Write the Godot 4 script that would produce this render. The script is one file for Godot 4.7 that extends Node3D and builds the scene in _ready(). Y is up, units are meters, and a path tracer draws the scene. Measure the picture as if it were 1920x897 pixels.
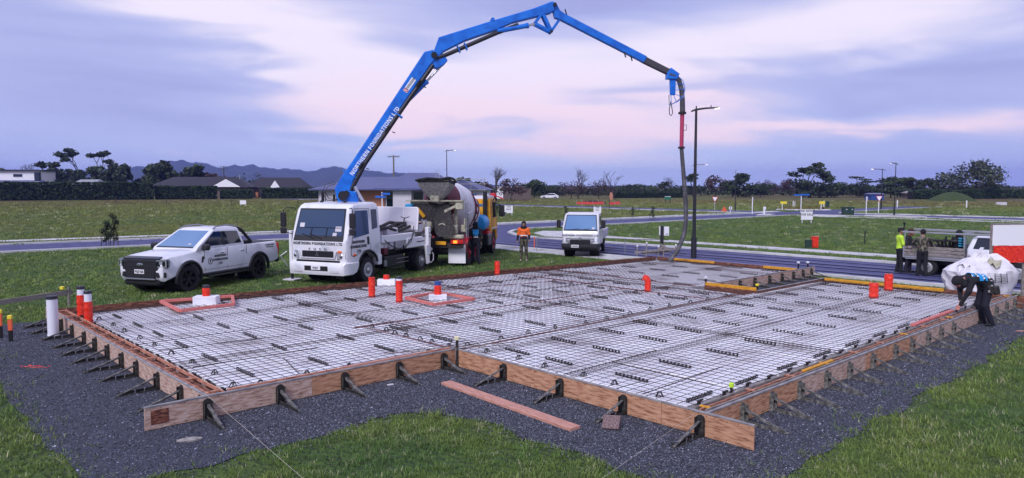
extends Node3D
# A house slab being formed up, with a concrete pump, a mixer, utes and workers around it.
# Slab frame: u runs away to the right, v runs away to the left; W(u, v, y) gives the world point.

const TURN := 0.74875            # yaw of the slab frame (local x = u, local -z = v)
var A := Vector3(-sin(TURN), 0, -cos(TURN))
var B := Vector3(cos(TURN), 0, -sin(TURN))
var O := Vector3(-4.18, 0, -9.95)
var used := {}
var M := {}
var rng := RandomNumberGenerator.new()

func W(u: float, v: float, y := 0.0) -> Vector3:
	return O + B * u + A * v + Vector3(0, y, 0)

static func V(x := 0.0, y := 0.0, z := 0.0) -> Vector3:
	return Vector3(x, y, z)

func UV(p: Vector3) -> Vector2:
	var d := p - O
	return Vector2(d.dot(B), d.dot(A))

# ---------------------------------------------------------------- mesh builder
class MB:
	var P := PackedVector3Array()
	var C := PackedColorArray()
	var col := Color.WHITE
	var tinted := false

	func tri(a: Vector3, b: Vector3, c: Vector3):
		P.append(a); P.append(b); P.append(c)
		if tinted:
			C.append(col); C.append(col); C.append(col)

	func quad(a: Vector3, b: Vector3, c: Vector3, d: Vector3):
		tri(a, b, c); tri(a, c, d)

	func tint(c: Color):
		if not tinted:
			tinted = true
			for i in P.size(): C.append(col)
		col = c

	func orient(start: int):
		var n := P.size()
		if n == start: return
		var m := Vector3.ZERO
		for i in range(start, n): m += P[i]
		m /= float(n - start)
		var vol := 0.0
		for i in range(start, n, 3):
			vol += (P[i] - m).dot((P[i + 1] - m).cross(P[i + 2] - m))
		if vol < 0:
			for i in range(start, n, 3):
				var t := P[i + 1]; P[i + 1] = P[i + 2]; P[i + 2] = t

	func convex(start: int):
		var n := P.size()
		var m := Vector3.ZERO
		for i in range(start, n): m += P[i]
		m /= float(n - start)
		for i in range(start, n, 3):
			if (P[i] - m).dot((P[i + 1] - P[i]).cross(P[i + 2] - P[i])) < 0:
				var t := P[i + 1]; P[i + 1] = P[i + 2]; P[i + 2] = t

	func box(c: Vector3, s: Vector3, b := Basis.IDENTITY, ch := 0.0):
		var st := P.size()
		var h := s * 0.5
		var sg := [-1.0, 1.0]
		if ch <= 0.0:
			for ax in 3:
				for sx in sg:
					var q := []
					for k in [[-1, -1], [1, -1], [1, 1], [-1, 1]]:
						var v := Vector3.ZERO
						v[ax] = sx * h[ax]
						v[(ax + 1) % 3] = k[0] * h[(ax + 1) % 3]
						v[(ax + 2) % 3] = k[1] * h[(ax + 2) % 3]
						q.append(c + b * v)
					quad(q[0], q[1], q[2], q[3])
		else:
			var pt = func(sx, sy, sz, ax):
				var v := Vector3(sx * (h.x - ch), sy * (h.y - ch), sz * (h.z - ch))
				v[ax] = [sx, sy, sz][ax] * h[ax]
				return c + b * v
			for ax in 3:
				for s1 in sg:
					var q := []
					for k in [[-1, -1], [1, -1], [1, 1], [-1, 1]]:
						var g := [0, 0, 0]
						g[ax] = s1; g[(ax + 1) % 3] = k[0]; g[(ax + 2) % 3] = k[1]
						q.append(pt.call(g[0], g[1], g[2], ax))
					quad(q[0], q[1], q[2], q[3])
				var a1 := (ax + 1) % 3
				var a2 := (ax + 2) % 3
				for s1 in sg:
					for s2 in sg:
						var g := [0, 0, 0]; g[a1] = s1; g[a2] = s2
						g[ax] = -1
						var p0 = pt.call(g[0], g[1], g[2], a1); var p1 = pt.call(g[0], g[1], g[2], a2)
						g[ax] = 1
						var p2 = pt.call(g[0], g[1], g[2], a1); var p3 = pt.call(g[0], g[1], g[2], a2)
						quad(p0, p1, p3, p2)
			for sx in sg:
				for sy in sg:
					for sz in sg:
						tri(pt.call(sx, sy, sz, 0), pt.call(sx, sy, sz, 1), pt.call(sx, sy, sz, 2))
		convex(st)

	func bar(a: Vector3, b: Vector3, w: float, h: float, up := Vector3.UP, ch := 0.0):
		var x := (b - a).normalized()
		if absf(x.dot(up)) > 0.99: up = Vector3.RIGHT
		var z := x.cross(up).normalized()
		var y := z.cross(x)
		box((a + b) * 0.5, Vector3(a.distance_to(b), h, w), Basis(x, y, z), ch)

	func path(pts: Array, rad, n := 8, cap := true, squash := 1.0):
		var st := P.size()
		var rings := []
		var t0: Vector3 = (pts[1] - pts[0]).normalized()
		var up := Vector3.UP if absf(t0.y) < 0.95 else Vector3.RIGHT
		var nx := t0.cross(up).normalized()
		for i in pts.size():
			var t: Vector3
			if i == 0: t = pts[1] - pts[0]
			elif i == pts.size() - 1: t = pts[i] - pts[i - 1]
			else: t = (pts[i] - pts[i - 1]).normalized() + (pts[i + 1] - pts[i]).normalized()
			t = t.normalized()
			nx = (nx - t * nx.dot(t)).normalized()
			var ny := t.cross(nx)
			var r: float = rad[i] if rad is Array else rad
			var ring := PackedVector3Array()
			for k in n:
				var a := TAU * k / n
				ring.append(pts[i] + nx * cos(a) * r + ny * sin(a) * r * squash)
			rings.append(ring)
		loft(rings, cap)

	func tube(a: Vector3, b: Vector3, r0: float, r1 := -1.0, n := 8, cap := true):
		path([a, b], [r0, r0 if r1 < 0 else r1], n, cap)

	func loft(rings: Array, cap := true, closed := true):
		var st := P.size()
		var n: int = rings[0].size()
		for i in rings.size() - 1:
			for k in (n if closed else n - 1):
				var k2 := (k + 1) % n
				quad(rings[i][k], rings[i][k2], rings[i + 1][k2], rings[i + 1][k])
		if cap:
			for e in [0, rings.size() - 1]:
				var m := Vector3.ZERO
				for p in rings[e]: m += p
				m /= n
				for k in n:
					var k2 := (k + 1) % n
					if e == 0: tri(m, rings[e][k2], rings[e][k])
					else: tri(m, rings[e][k], rings[e][k2])
		orient(st)

	func lathe(prof: Array, n := 16, xf := Transform3D.IDENTITY, arc := TAU):
		# prof: [radius, height] pairs about local y
		var st := P.size()
		var rings := []
		for p in prof:
			var ring := PackedVector3Array()
			for k in n:
				var a := arc * k / (n if arc > 6.28 else n - 1)
				ring.append(xf * Vector3(cos(a) * p[0], p[1], sin(a) * p[0]))
			rings.append(ring)
		loft(rings, false, arc > 6.28)

	func blob(c: Vector3, r: Vector3, n := 10, xf := Basis.IDENTITY):
		var prof := []
		for i in n / 2 + 1:
			var a := -PI / 2 + PI * i / (n / 2)
			prof.append([maxf(cos(a), 0.0001), sin(a)])
		lathe(prof, n, Transform3D(xf * Basis.from_scale(r), c))

	func prism(poly: PackedVector2Array, z0: float, z1: float, xf := Transform3D.IDENTITY):
		var st := P.size()
		var ix := Geometry2D.triangulate_polygon(poly)
		for i in range(0, ix.size(), 3):
			var a := poly[ix[i]]; var b := poly[ix[i + 1]]; var c := poly[ix[i + 2]]
			if (b - a).cross(c - a) < 0:
				var t := b; b = c; c = t
			tri(xf * Vector3(a.x, a.y, z1), xf * Vector3(b.x, b.y, z1), xf * Vector3(c.x, c.y, z1))
			tri(xf * Vector3(a.x, a.y, z0), xf * Vector3(c.x, c.y, z0), xf * Vector3(b.x, b.y, z0))
		var cw := Geometry2D.is_polygon_clockwise(poly)
		for i in poly.size():
			var a := poly[i]; var b := poly[(i + 1) % poly.size()]
			if cw: # y-down clockwise == y-up counter-clockwise test differs, settled by orient()
				var t := a; a = b; b = t
			quad(xf * Vector3(a.x, a.y, z0), xf * Vector3(b.x, b.y, z0), xf * Vector3(b.x, b.y, z1), xf * Vector3(a.x, a.y, z1))
		var ref := MB.new()
		orient_rim(st, poly, ix.size() * 2, z0, z1, xf)

	func orient_rim(st: int, poly: PackedVector2Array, capn: int, z0: float, z1: float, xf: Transform3D):
		# make the rim agree with the caps: total signed volume must be larger with the right winding
		var rim := st + capn
		var m := xf * Vector3(poly[0].x, poly[0].y, (z0 + z1) * 0.5)
		var vol := 0.0
		for i in range(rim, P.size(), 3):
			vol += (P[i] - m).dot((P[i + 1] - m).cross(P[i + 2] - m))
		if vol < 0:
			for i in range(rim, P.size(), 3):
				var t := P[i + 1]; P[i + 1] = P[i + 2]; P[i + 2] = t

	func body(poly: PackedVector2Array, wf: Callable, cell := 0.2, bev := 0.03):
		# a hull: side outline poly (x, y), half width wf(x, y); sides gridded, edge bevelled
		var st := P.size()
		var per := PackedVector2Array()
		for i in poly.size():
			var a := poly[i]; var b := poly[(i + 1) % poly.size()]
			var k := maxi(1, int(ceil(a.distance_to(b) / cell)))
			for j in k: per.append(a.lerp(b, float(j) / k))
		var n := per.size()
		var area := 0.0
		for i in n: area += per[i].cross(per[(i + 1) % n])
		if area < 0: per.reverse()
		var inn := PackedVector2Array()
		for i in n:
			var d := (per[(i + 1) % n] - per[(i + n - 1) % n]).normalized()
			inn.append(per[i] + Vector2(-d.y, d.x) * bev)
		var lo := inn[0]; var hi := inn[0]
		for p in inn:
			lo = lo.min(p); hi = hi.max(p)
		var nx := int(ceil((hi.x - lo.x) / cell)); var ny := int(ceil((hi.y - lo.y) / cell))
		for i in nx:
			for j in ny:
				var x0 := lo.x + cell * i; var y0 := lo.y + cell * j
				var sq := PackedVector2Array([Vector2(x0, y0), Vector2(x0 + cell, y0), Vector2(x0 + cell, y0 + cell), Vector2(x0, y0 + cell)])
				for q in Geometry2D.intersect_polygons(inn, sq):
					var ix := Geometry2D.triangulate_polygon(q)
					for t in range(0, ix.size(), 3):
						var a: Vector2 = q[ix[t]]; var b: Vector2 = q[ix[t + 1]]; var c: Vector2 = q[ix[t + 2]]
						if (b - a).cross(c - a) < 0:
							var s := b; b = c; c = s
						tri(Vector3(a.x, a.y, wf.call(a.x, a.y)), Vector3(b.x, b.y, wf.call(b.x, b.y)), Vector3(c.x, c.y, wf.call(c.x, c.y)))
						tri(Vector3(a.x, a.y, -wf.call(a.x, a.y)), Vector3(c.x, c.y, -wf.call(c.x, c.y)), Vector3(b.x, b.y, -wf.call(b.x, b.y)))
		for i in n:
			var k := (i + 1) % n
			var wa: float = wf.call(per[i].x, per[i].y); var wb: float = wf.call(per[k].x, per[k].y)
			var a := Vector3(per[i].x, per[i].y, wa - bev); var b := Vector3(per[k].x, per[k].y, wb - bev)
			var a2 := Vector3(inn[i].x, inn[i].y, wf.call(inn[i].x, inn[i].y)); var b2 := Vector3(inn[k].x, inn[k].y, wf.call(inn[k].x, inn[k].y))
			var f := Vector3(1, 1, -1)
			quad(a, a2, b2, b) if false else quad(a, b, b2, a2)
			quad(a * f, a2 * f, b2 * f, b * f)
			quad(b, a, a * f, b * f)

	func mesh(crease := 40.0) -> ArrayMesh:
		var n := P.size()
		var out := PackedVector3Array(); out.resize(n)
		var arr := []; arr.resize(Mesh.ARRAY_MAX)
		for i in range(0, n, 3):      # Godot's front faces run clockwise
			out[i] = P[i]; out[i + 1] = P[i + 2]; out[i + 2] = P[i + 1]
		arr[Mesh.ARRAY_VERTEX] = out
		var fn := PackedVector3Array(); fn.resize(n / 3)
		for i in range(0, n, 3):
			fn[i / 3] = (P[i + 1] - P[i]).cross(P[i + 2] - P[i])
		var nor := PackedVector3Array(); nor.resize(n)
		if crease > 0.0:
			var near := {}
			for i in n:
				var k := Vector3i((P[i] * 2000.0).round())
				if near.has(k): near[k].append(i / 3)
				else: near[k] = [i / 3]
			var lim := cos(deg_to_rad(crease))
			var unit := PackedVector3Array(); unit.resize(n / 3)
			for i in n / 3: unit[i] = fn[i].normalized()
			for i in range(0, n, 3):
				for j in 3:
					var s := Vector3.ZERO
					for f in near[Vector3i((P[i + j] * 2000.0).round())]:
						if unit[f].dot(unit[i / 3]) > lim: s += fn[f]
					nor[i + [0, 2, 1][j]] = s.normalized() if s.length_squared() > 0 else Vector3.UP
		else:
			for i in n: nor[i] = fn[i / 3].normalized()
		arr[Mesh.ARRAY_NORMAL] = nor
		if tinted:
			var cc := PackedColorArray(); cc.resize(n)
			for i in range(0, n, 3):
				cc[i] = C[i]; cc[i + 1] = C[i + 2]; cc[i + 2] = C[i + 1]
			arr[Mesh.ARRAY_COLOR] = cc
		var m := ArrayMesh.new()
		m.add_surface_from_arrays(Mesh.PRIMITIVE_TRIANGLES, arr)
		return m

# ---------------------------------------------------------------- naming and tagging
func numbered(called: String) -> String:
	if not used.has(called):
		used[called] = 0
		return called
	used[called] += 1
	return "%s_%03d" % [called, used[called]]

func tag(o: Node3D, label: String, category: String, group := ""):
	o.set_meta("label", label)
	o.set_meta("category", category)
	if group: o.set_meta("group", group)
	return o

func thing(called: String, label: String, category: String, at: Vector3, turn := 0.0, group := "") -> Node3D:
	var o := Node3D.new()
	o.name = numbered(called)
	add_child(o)
	o.position = at
	o.rotation.y = turn
	tag(o, label, category, group)
	return o

func part(called: String, m, mat: Material, parent: Node3D, xf := Transform3D.IDENTITY) -> MeshInstance3D:
	var o := MeshInstance3D.new()
	var n := 0
	var nm := called
	while parent.has_node(NodePath(nm)):
		n += 1
		nm = "%s_%03d" % [called, n]
	o.name = nm
	o.mesh = m.mesh() if m is MB else m
	o.material_override = mat
	o.transform = xf
	parent.add_child(o)
	return o

func single(called: String, m, mat: Material, label: String, category: String, at := Vector3.ZERO, turn := 0.0, group := "") -> MeshInstance3D:
	var o := MeshInstance3D.new()
	o.name = numbered(called)
	o.mesh = m.mesh() if m is MB else m
	o.material_override = mat
	add_child(o)
	o.position = at
	o.rotation.y = turn
	tag(o, label, category, group)
	return o

func structure(called: String, m, mat: Material) -> MeshInstance3D:
	var o := MeshInstance3D.new()
	o.name = numbered(called)
	o.mesh = m.mesh() if m is MB else m
	o.material_override = mat
	add_child(o)
	o.set_meta("kind", "structure")
	return o

func copy(o: Node3D, label: String, at: Vector3, turn := 0.0) -> Node3D:
	var r: Node3D = o.duplicate()
	var stem := String(o.name)
	if stem.length() > 4 and stem[-4] == "_" and stem.right(3).is_valid_int(): stem = stem.left(-4)
	r.name = numbered(stem)
	add_child(r)
	r.position = at
	r.rotation.y = turn
	r.set_meta("label", label)
	return r

func ordinal(n: int) -> String:
	return ["first", "second", "third", "fourth", "fifth", "sixth", "seventh", "eighth", "ninth", "tenth", "eleventh", "twelfth", "thirteenth", "fourteenth", "fifteenth", "sixteenth", "seventeenth", "eighteenth", "nineteenth", "twentieth"][n]

# ---------------------------------------------------------------- materials
func noise_tex(freq: float, cols: Array, seed_ := 1, size := 512, oct := 4, kind := FastNoiseLite.TYPE_SIMPLEX_SMOOTH) -> NoiseTexture2D:
	var n := FastNoiseLite.new()
	n.noise_type = kind
	n.frequency = freq
	n.seed = seed_
	n.fractal_octaves = oct
	var t := NoiseTexture2D.new()
	t.width = size; t.height = size
	t.seamless = true
	t.noise = n
	var g := Gradient.new()
	g.offsets = PackedFloat32Array()
	g.colors = PackedColorArray()
	var of := PackedFloat32Array(); var cs := PackedColorArray()
	for i in cols.size():
		of.append(cols[i][0]); cs.append(Color(cols[i][1], cols[i][2], cols[i][3]).linear_to_srgb())
	g.offsets = of; g.colors = cs
	t.color_ramp = g
	return t

func bump_tex(freq: float, strength: float, seed_ := 5, size := 512, kind := FastNoiseLite.TYPE_SIMPLEX_SMOOTH) -> NoiseTexture2D:
	var n := FastNoiseLite.new()
	n.noise_type = kind
	n.frequency = freq; n.seed = seed_
	var t := NoiseTexture2D.new()
	t.width = size; t.height = size; t.seamless = true
	t.as_normal_map = true
	t.bump_strength = strength
	t.noise = n
	return t

func paint(called: String, r: float, g: float, b: float, rough := 0.6, metal := 0.0) -> StandardMaterial3D:
	var m := StandardMaterial3D.new()
	m.albedo_color = Color(r, g, b).linear_to_srgb()
	m.roughness = rough
	m.metallic = metal
	M[called] = m
	return m

func textured(called: String, tex: Texture2D, scale: Vector3, rough := 0.8, world := false, bump: Texture2D = null, bs := 1.0) -> StandardMaterial3D:
	var m := paint(called, 1, 1, 1, rough)
	m.albedo_texture = tex
	m.uv1_triplanar = true
	m.uv1_world_triplanar = world
	m.uv1_scale = scale
	if bump:
		m.normal_enabled = true
		m.normal_texture = bump
		m.normal_scale = bs
	return m

func tinted(called: String, rough := 0.8) -> StandardMaterial3D:
	var m := paint(called, 1, 1, 1, rough)
	m.vertex_color_use_as_albedo = true
	return m

func materials():
	var wv := noise_tex(0.006, [[0, .50, .51, .55], [0.4, .74, .75, .78], [1, .82, .82, .84]], 3, 256)
	textured("white_paint", wv, Vector3(.5, .5, .5), .28)
	M.white_paint.clearcoat_enabled = true; M.white_paint.clearcoat = 0.5; M.white_paint.clearcoat_roughness = .08
	paint("white", .80, .80, .82, .45)
	paint("black_plastic", .012, .012, .014, .5)
	paint("black_metal", .02, .02, .022, .4, .3)
	paint("tyre", .015, .015, .016, .85)
	paint("dark", .006, .006, .007, .9)
	paint("chrome", .62, .63, .65, .18, .95)
	paint("steel", .35, .36, .38, .4, .85)
	paint("alloy_dark", .035, .036, .04, .35, .6)
	paint("wheel_grey", .42, .43, .45, .5, .3)
	paint("glass_dark", .010, .014, .02, .04)
	M.glass_dark.metallic_specular = 0.75
	paint("screen_glass", .20, .37, .60, .06, .72)  # sky reflection is put into the base colour as a bright blue tint
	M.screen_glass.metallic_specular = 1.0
	paint("screen_dark", .06, .10, .17, .06, .5)
	paint("lamp_glass", .55, .57, .62, .1, .5)
	paint("orange_lamp", .75, .13, .02, .25)
	paint("red_lamp", .5, .02, .02, .25)
	var bl := noise_tex(0.012, [[0, .004, .10, .46], [.5, .006, .15, .62], [1, .012, .19, .70]], 9, 256)
	textured("boom_blue", bl, Vector3(.6, .6, .6), .35)
	paint("bright_blue", .015, .28, .62, .4)
	textured("tank_blue", noise_tex(.01, [[0, .01, .22, .5], [1, .03, .38, .66]], 4, 128), Vector3(1, 1, 1), .4)
	textured("mixer_yellow", noise_tex(.01, [[0, .55, .24, .01], [.5, .78, .36, .008], [1, .85, .42, .02]], 5, 256), Vector3(.7, .7, .7), .4)
	textured("mixer_cream", noise_tex(.02, [[0, .10, .09, .06], [.35, .40, .38, .27], [1, .58, .55, .42]], 6, 256), Vector3(1.2, 1.2, 1.2), .7)
	textured("drum_white", noise_tex(.01, [[0, .44, .40, .43], [.35, .70, .68, .71], [1, .80, .78, .81]], 7, 256), Vector3(.6, .6, .6), .5)
	textured("grimy_black", noise_tex(.02, [[0, .008, .008, .008], [.6, .03, .026, .024], [1, .12, .11, .10]], 8, 256), Vector3(1.5, 1.5, 1.5), .8)
	textured("chute_grey", noise_tex(.02, [[0, .10, .095, .09], [.5, .28, .265, .24], [1, .42, .40, .36]], 10, 256), Vector3(1.3, 1.3, 1.3), .8)
	textured("maroon", noise_tex(.02, [[0, .07, .006, .014], [1, .22, .015, .04]], 11, 128), Vector3(1, 1, 1), .5)
	paint("red_paint", .55, .015, .02, .4)
	textured("hub_red", noise_tex(.02, [[0, .22, .01, .02], [1, .52, .03, .05]], 11, 128), Vector3(2, 2, 2), .5)
	# formwork
	var ply := noise_tex(.02, [[0, .09, .040, .020], [.16, .27, .125, .066], [.42, .44, .225, .125], [.7, .53, .29, .17], [1, .60, .39, .25]], 21, 512, 5)
	textured("plywood", ply, Vector3(.35, 1.9, 1.9), .75, false, bump_tex(.05, 3.0), .5)
	var ply2 := noise_tex(.02, [[0, .10, .06, .042], [.2, .34, .205, .15], [.5, .48, .33, .255], [.75, .56, .42, .34], [1, .64, .52, .44]], 31, 512, 5)
	textured("plywood_pale", ply2, Vector3(.45, 2.3, 2.3), .75, false, bump_tex(.05, 3.0), .5)
	textured("ply_stain", noise_tex(.03, [[0, .03, .012, .008], [.5, .16, .045, .025], [1, .40, .21, .13]], 41, 256), Vector3(1.2, 4, 4), .8)
	textured("board_edge", noise_tex(.03, [[0, .10, .10, .11], [.5, .26, .25, .26], [1, .42, .40, .38]], 23, 256), Vector3(.5, 3, 3), .7)
	textured("bracket_steel", noise_tex(.02, [[0, .010, .010, .010], [.55, .028, .027, .024], [.8, .06, .056, .05], [1, .20, .19, .17]], 24, 256), Vector3(1.6, 1.6, 1.6), .6)
	textured("bracket_dusty", noise_tex(.02, [[0, .03, .03, .03], [.5, .09, .088, .08], [1, .30, .29, .27]], 25, 256), Vector3(1.6, 1.6, 1.6), .75)
	textured("rebate_timber", noise_tex(.03, [[0, .16, .05, .03], [.4, .38, .16, .10], [.7, .55, .27, .18], [1, .66, .38, .27]], 26, 256), Vector3(.5, 3, 3), .75)
	textured("pink_timber", noise_tex(.03, [[0, .34, .09, .08], [.5, .60, .17, .14], [1, .70, .27, .22]], 27, 256), Vector3(.6, 3, 3), .7)
	textured("plank_timber", noise_tex(.02, [[0, .20, .08, .05], [.25, .42, .20, .145], [.6, .55, .28, .21], [1, .64, .37, .28]], 28, 512), Vector3(.35, 4, 4), .75)
	textured("yellow_timber", noise_tex(.03, [[0, .36, .15, .01], [.5, .66, .31, .015], [1, .74, .40, .05]], 29, 256), Vector3(.6, 3, 3), .65)
	textured("red_brown_timber", noise_tex(.02, [[0, .03, .012, .008], [.35, .12, .045, .028], [.7, .27, .105, .06], [1, .38, .18, .11]], 30, 512), Vector3(.4, 2.2, 2.2), .85)
	textured("grey_timber", noise_tex(.03, [[0, .09, .08, .075], [.5, .24, .21, .19], [1, .38, .34, .30]], 32, 256), Vector3(.5, 3, 3), .8)
	textured("foam", noise_tex(.008, [[0, .36, .33, .34], [.25, .66, .65, .68], [.5, .82, .83, .86], [1, .88, .88, .91]], 33, 512, 5), Vector3(.16, .16, .16), .6, true)
	textured("rebar", noise_tex(.03, [[0, .012, .007, .007], [.5, .035, .019, .015], [1, .12, .05, .032]], 34, 256), Vector3(.8, .8, .8), .7, true)
	textured("rebar_rust", noise_tex(.03, [[0, .05, .014, .010], [.6, .14, .035, .024], [1, .24, .075, .05]], 35, 256), Vector3(.8, .8, .8), .8, true)
	textured("soil", noise_tex(.02, [[0, .010, .006, .004], [.5, .045, .024, .015], [1, .11, .06, .04]], 36, 256), Vector3(.7, .7, .7), .95, true, bump_tex(.06, 8.0), 1.0)
	textured("red_wrap", noise_tex(.02, [[0, .52, .012, .006], [.6, .80, .035, .012], [1, .88, .10, .05]], 37, 256), Vector3(2, 2, 2), .3, false, bump_tex(.02, 6.0), .8)
	paint("pvc_white", .74, .74, .80, .35)
	paint("cap_black", .02, .022, .03, .45)
	paint("pipe_blue", .02, .07, .26, .4)
	paint("yellow_cap", .80, .66, .04, .5)
	paint("pale_cap", .72, .68, .40, .5)
	paint("peg_orange", .75, .12, .04, .6)
	paint("string", .55, .50, .42, .8)
	textured("paver", noise_tex(.05, [[0, .06, .035, .035], [.5, .17, .115, .11], [1, .34, .27, .26]], 38, 256), Vector3(3, 3, 3), .9)
	textured("bag_white", noise_tex(.01, [[0, .50, .46, .46], [.4, .68, .66, .68], [1, .76, .75, .79]], 39, 256), Vector3(.9, .9, .9), .7)
	textured("hose_grey", noise_tex(.02, [[0, .03, .03, .034], [.6, .075, .072, .08], [1, .19, .18, .19]], 71, 128), Vector3(1, 1, 1), .6)
	paint("hose_dark", .055, .05, .058, .6)
	paint("hose_red", .40, .035, .10, .5)
	paint("pipe_black", .014, .013, .02, .45)
	paint("letter_white", .80, .80, .82, .5)
	paint("letter_black", .015, .015, .02, .5)
	paint("letter_cyan", .05, .40, .62, .5)
	# setting
	textured("asphalt", noise_tex(.02, [[0, .036, .038, .105], [.5, .058, .062, .165], [1, .086, .090, .21]], 51, 512), Vector3(.12, .12, .12), .75, true, bump_tex(.2, 3.0), .4)
	textured("asphalt_patch", noise_tex(.03, [[0, .02, .02, .03], [1, .05, .05, .07]], 52, 128), Vector3(.3, .3, .3), .85, true)
	textured("concrete", noise_tex(.02, [[0, .34, .34, .33], [.5, .52, .52, .52], [1, .62, .62, .62]], 53, 256), Vector3(.2, .2, .2), .8, true)
	textured("bark_red", noise_tex(.04, [[0, .06, .03, .018], [1, .17, .08, .05]], 54, 256), Vector3(.05, .05, .05), .95, true)
	textured("bark", noise_tex(.05, [[0, .03, .022, .018], [1, .11, .09, .075]], 55, 128), Vector3(.8, .3, .8), .95)
	textured("pale_bark", noise_tex(.05, [[0, .10, .085, .075], [1, .28, .25, .22]], 56, 128), Vector3(.8, .3, .8), .95)
	tinted("leaf", .8)
	M.leaf.backlight_enabled = true; M.leaf.backlight = Color(.12, .2, .06)
	tinted("skin_cloth", .85)
	tinted("ground_mat", .95)
	tinted("hill_mat", .95)
	textured("roof_steel", noise_tex(.01, [[0, .075, .085, .19], [1, .10, .115, .25]], 57, 128), Vector3(.2, .2, .2), .45)
	paint("roof_dark", .022, .020, .028, .7)
	textured("brick_orange", noise_tex(.05, [[0, .36, .12, .05], [.5, .50, .20, .085], [1, .58, .27, .13]], 58, 256), Vector3(.8, .8, .8), .85)
	textured("wall_white", noise_tex(.01, [[0, .52, .50, .55], [1, .64, .62, .66]], 59, 128), Vector3(.3, .3, .3), .7)
	textured("shed_wall", noise_tex(.05, [[0, .07, .05, .045], [.5, .13, .10, .09], [1, .19, .155, .14]], 60, 256), Vector3(1, .1, 1), .9)
	paint("fence_red", .62, .06, .05, .6)
	paint("sign_green", .01, .15, .08, .5)
	paint("box_green", .012, .04, .028, .6)
	paint("sign_blue", .01, .12, .50, .5)
	paint("lamp_black", .016, .017, .02, .5)
	paint("galv", .40, .41, .43, .45, .6)
	paint("hiviz_yellow", .50, .78, .05, .7)
	var lit := paint("lit_lens", .9, .9, .85, .3)
	lit.emission_enabled = true; lit.emission = Color(1, .96, .88); lit.emission_energy_multiplier = 2.2
	var tl := paint("lit_orange", .9, .3, .05, .3)
	tl.emission_enabled = true; tl.emission = Color(1, .42, .08); tl.emission_energy_multiplier = 1.6

# ---------------------------------------------------------------- sky
func gauss(x: float, y: float, cx: float, cy: float, sx: float, sy: float, tilt := 0.0) -> float:
	var dx := x - cx; var dy := y - cy
	var c := cos(tilt); var s := sin(tilt)
	var a := (dx * c + dy * s) / sx; var b := (-dx * s + dy * c) / sy
	return exp(-(a * a + b * b))

const SKY_GAIN := 0.635      # the sky is given as it looks at the exposure below

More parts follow.
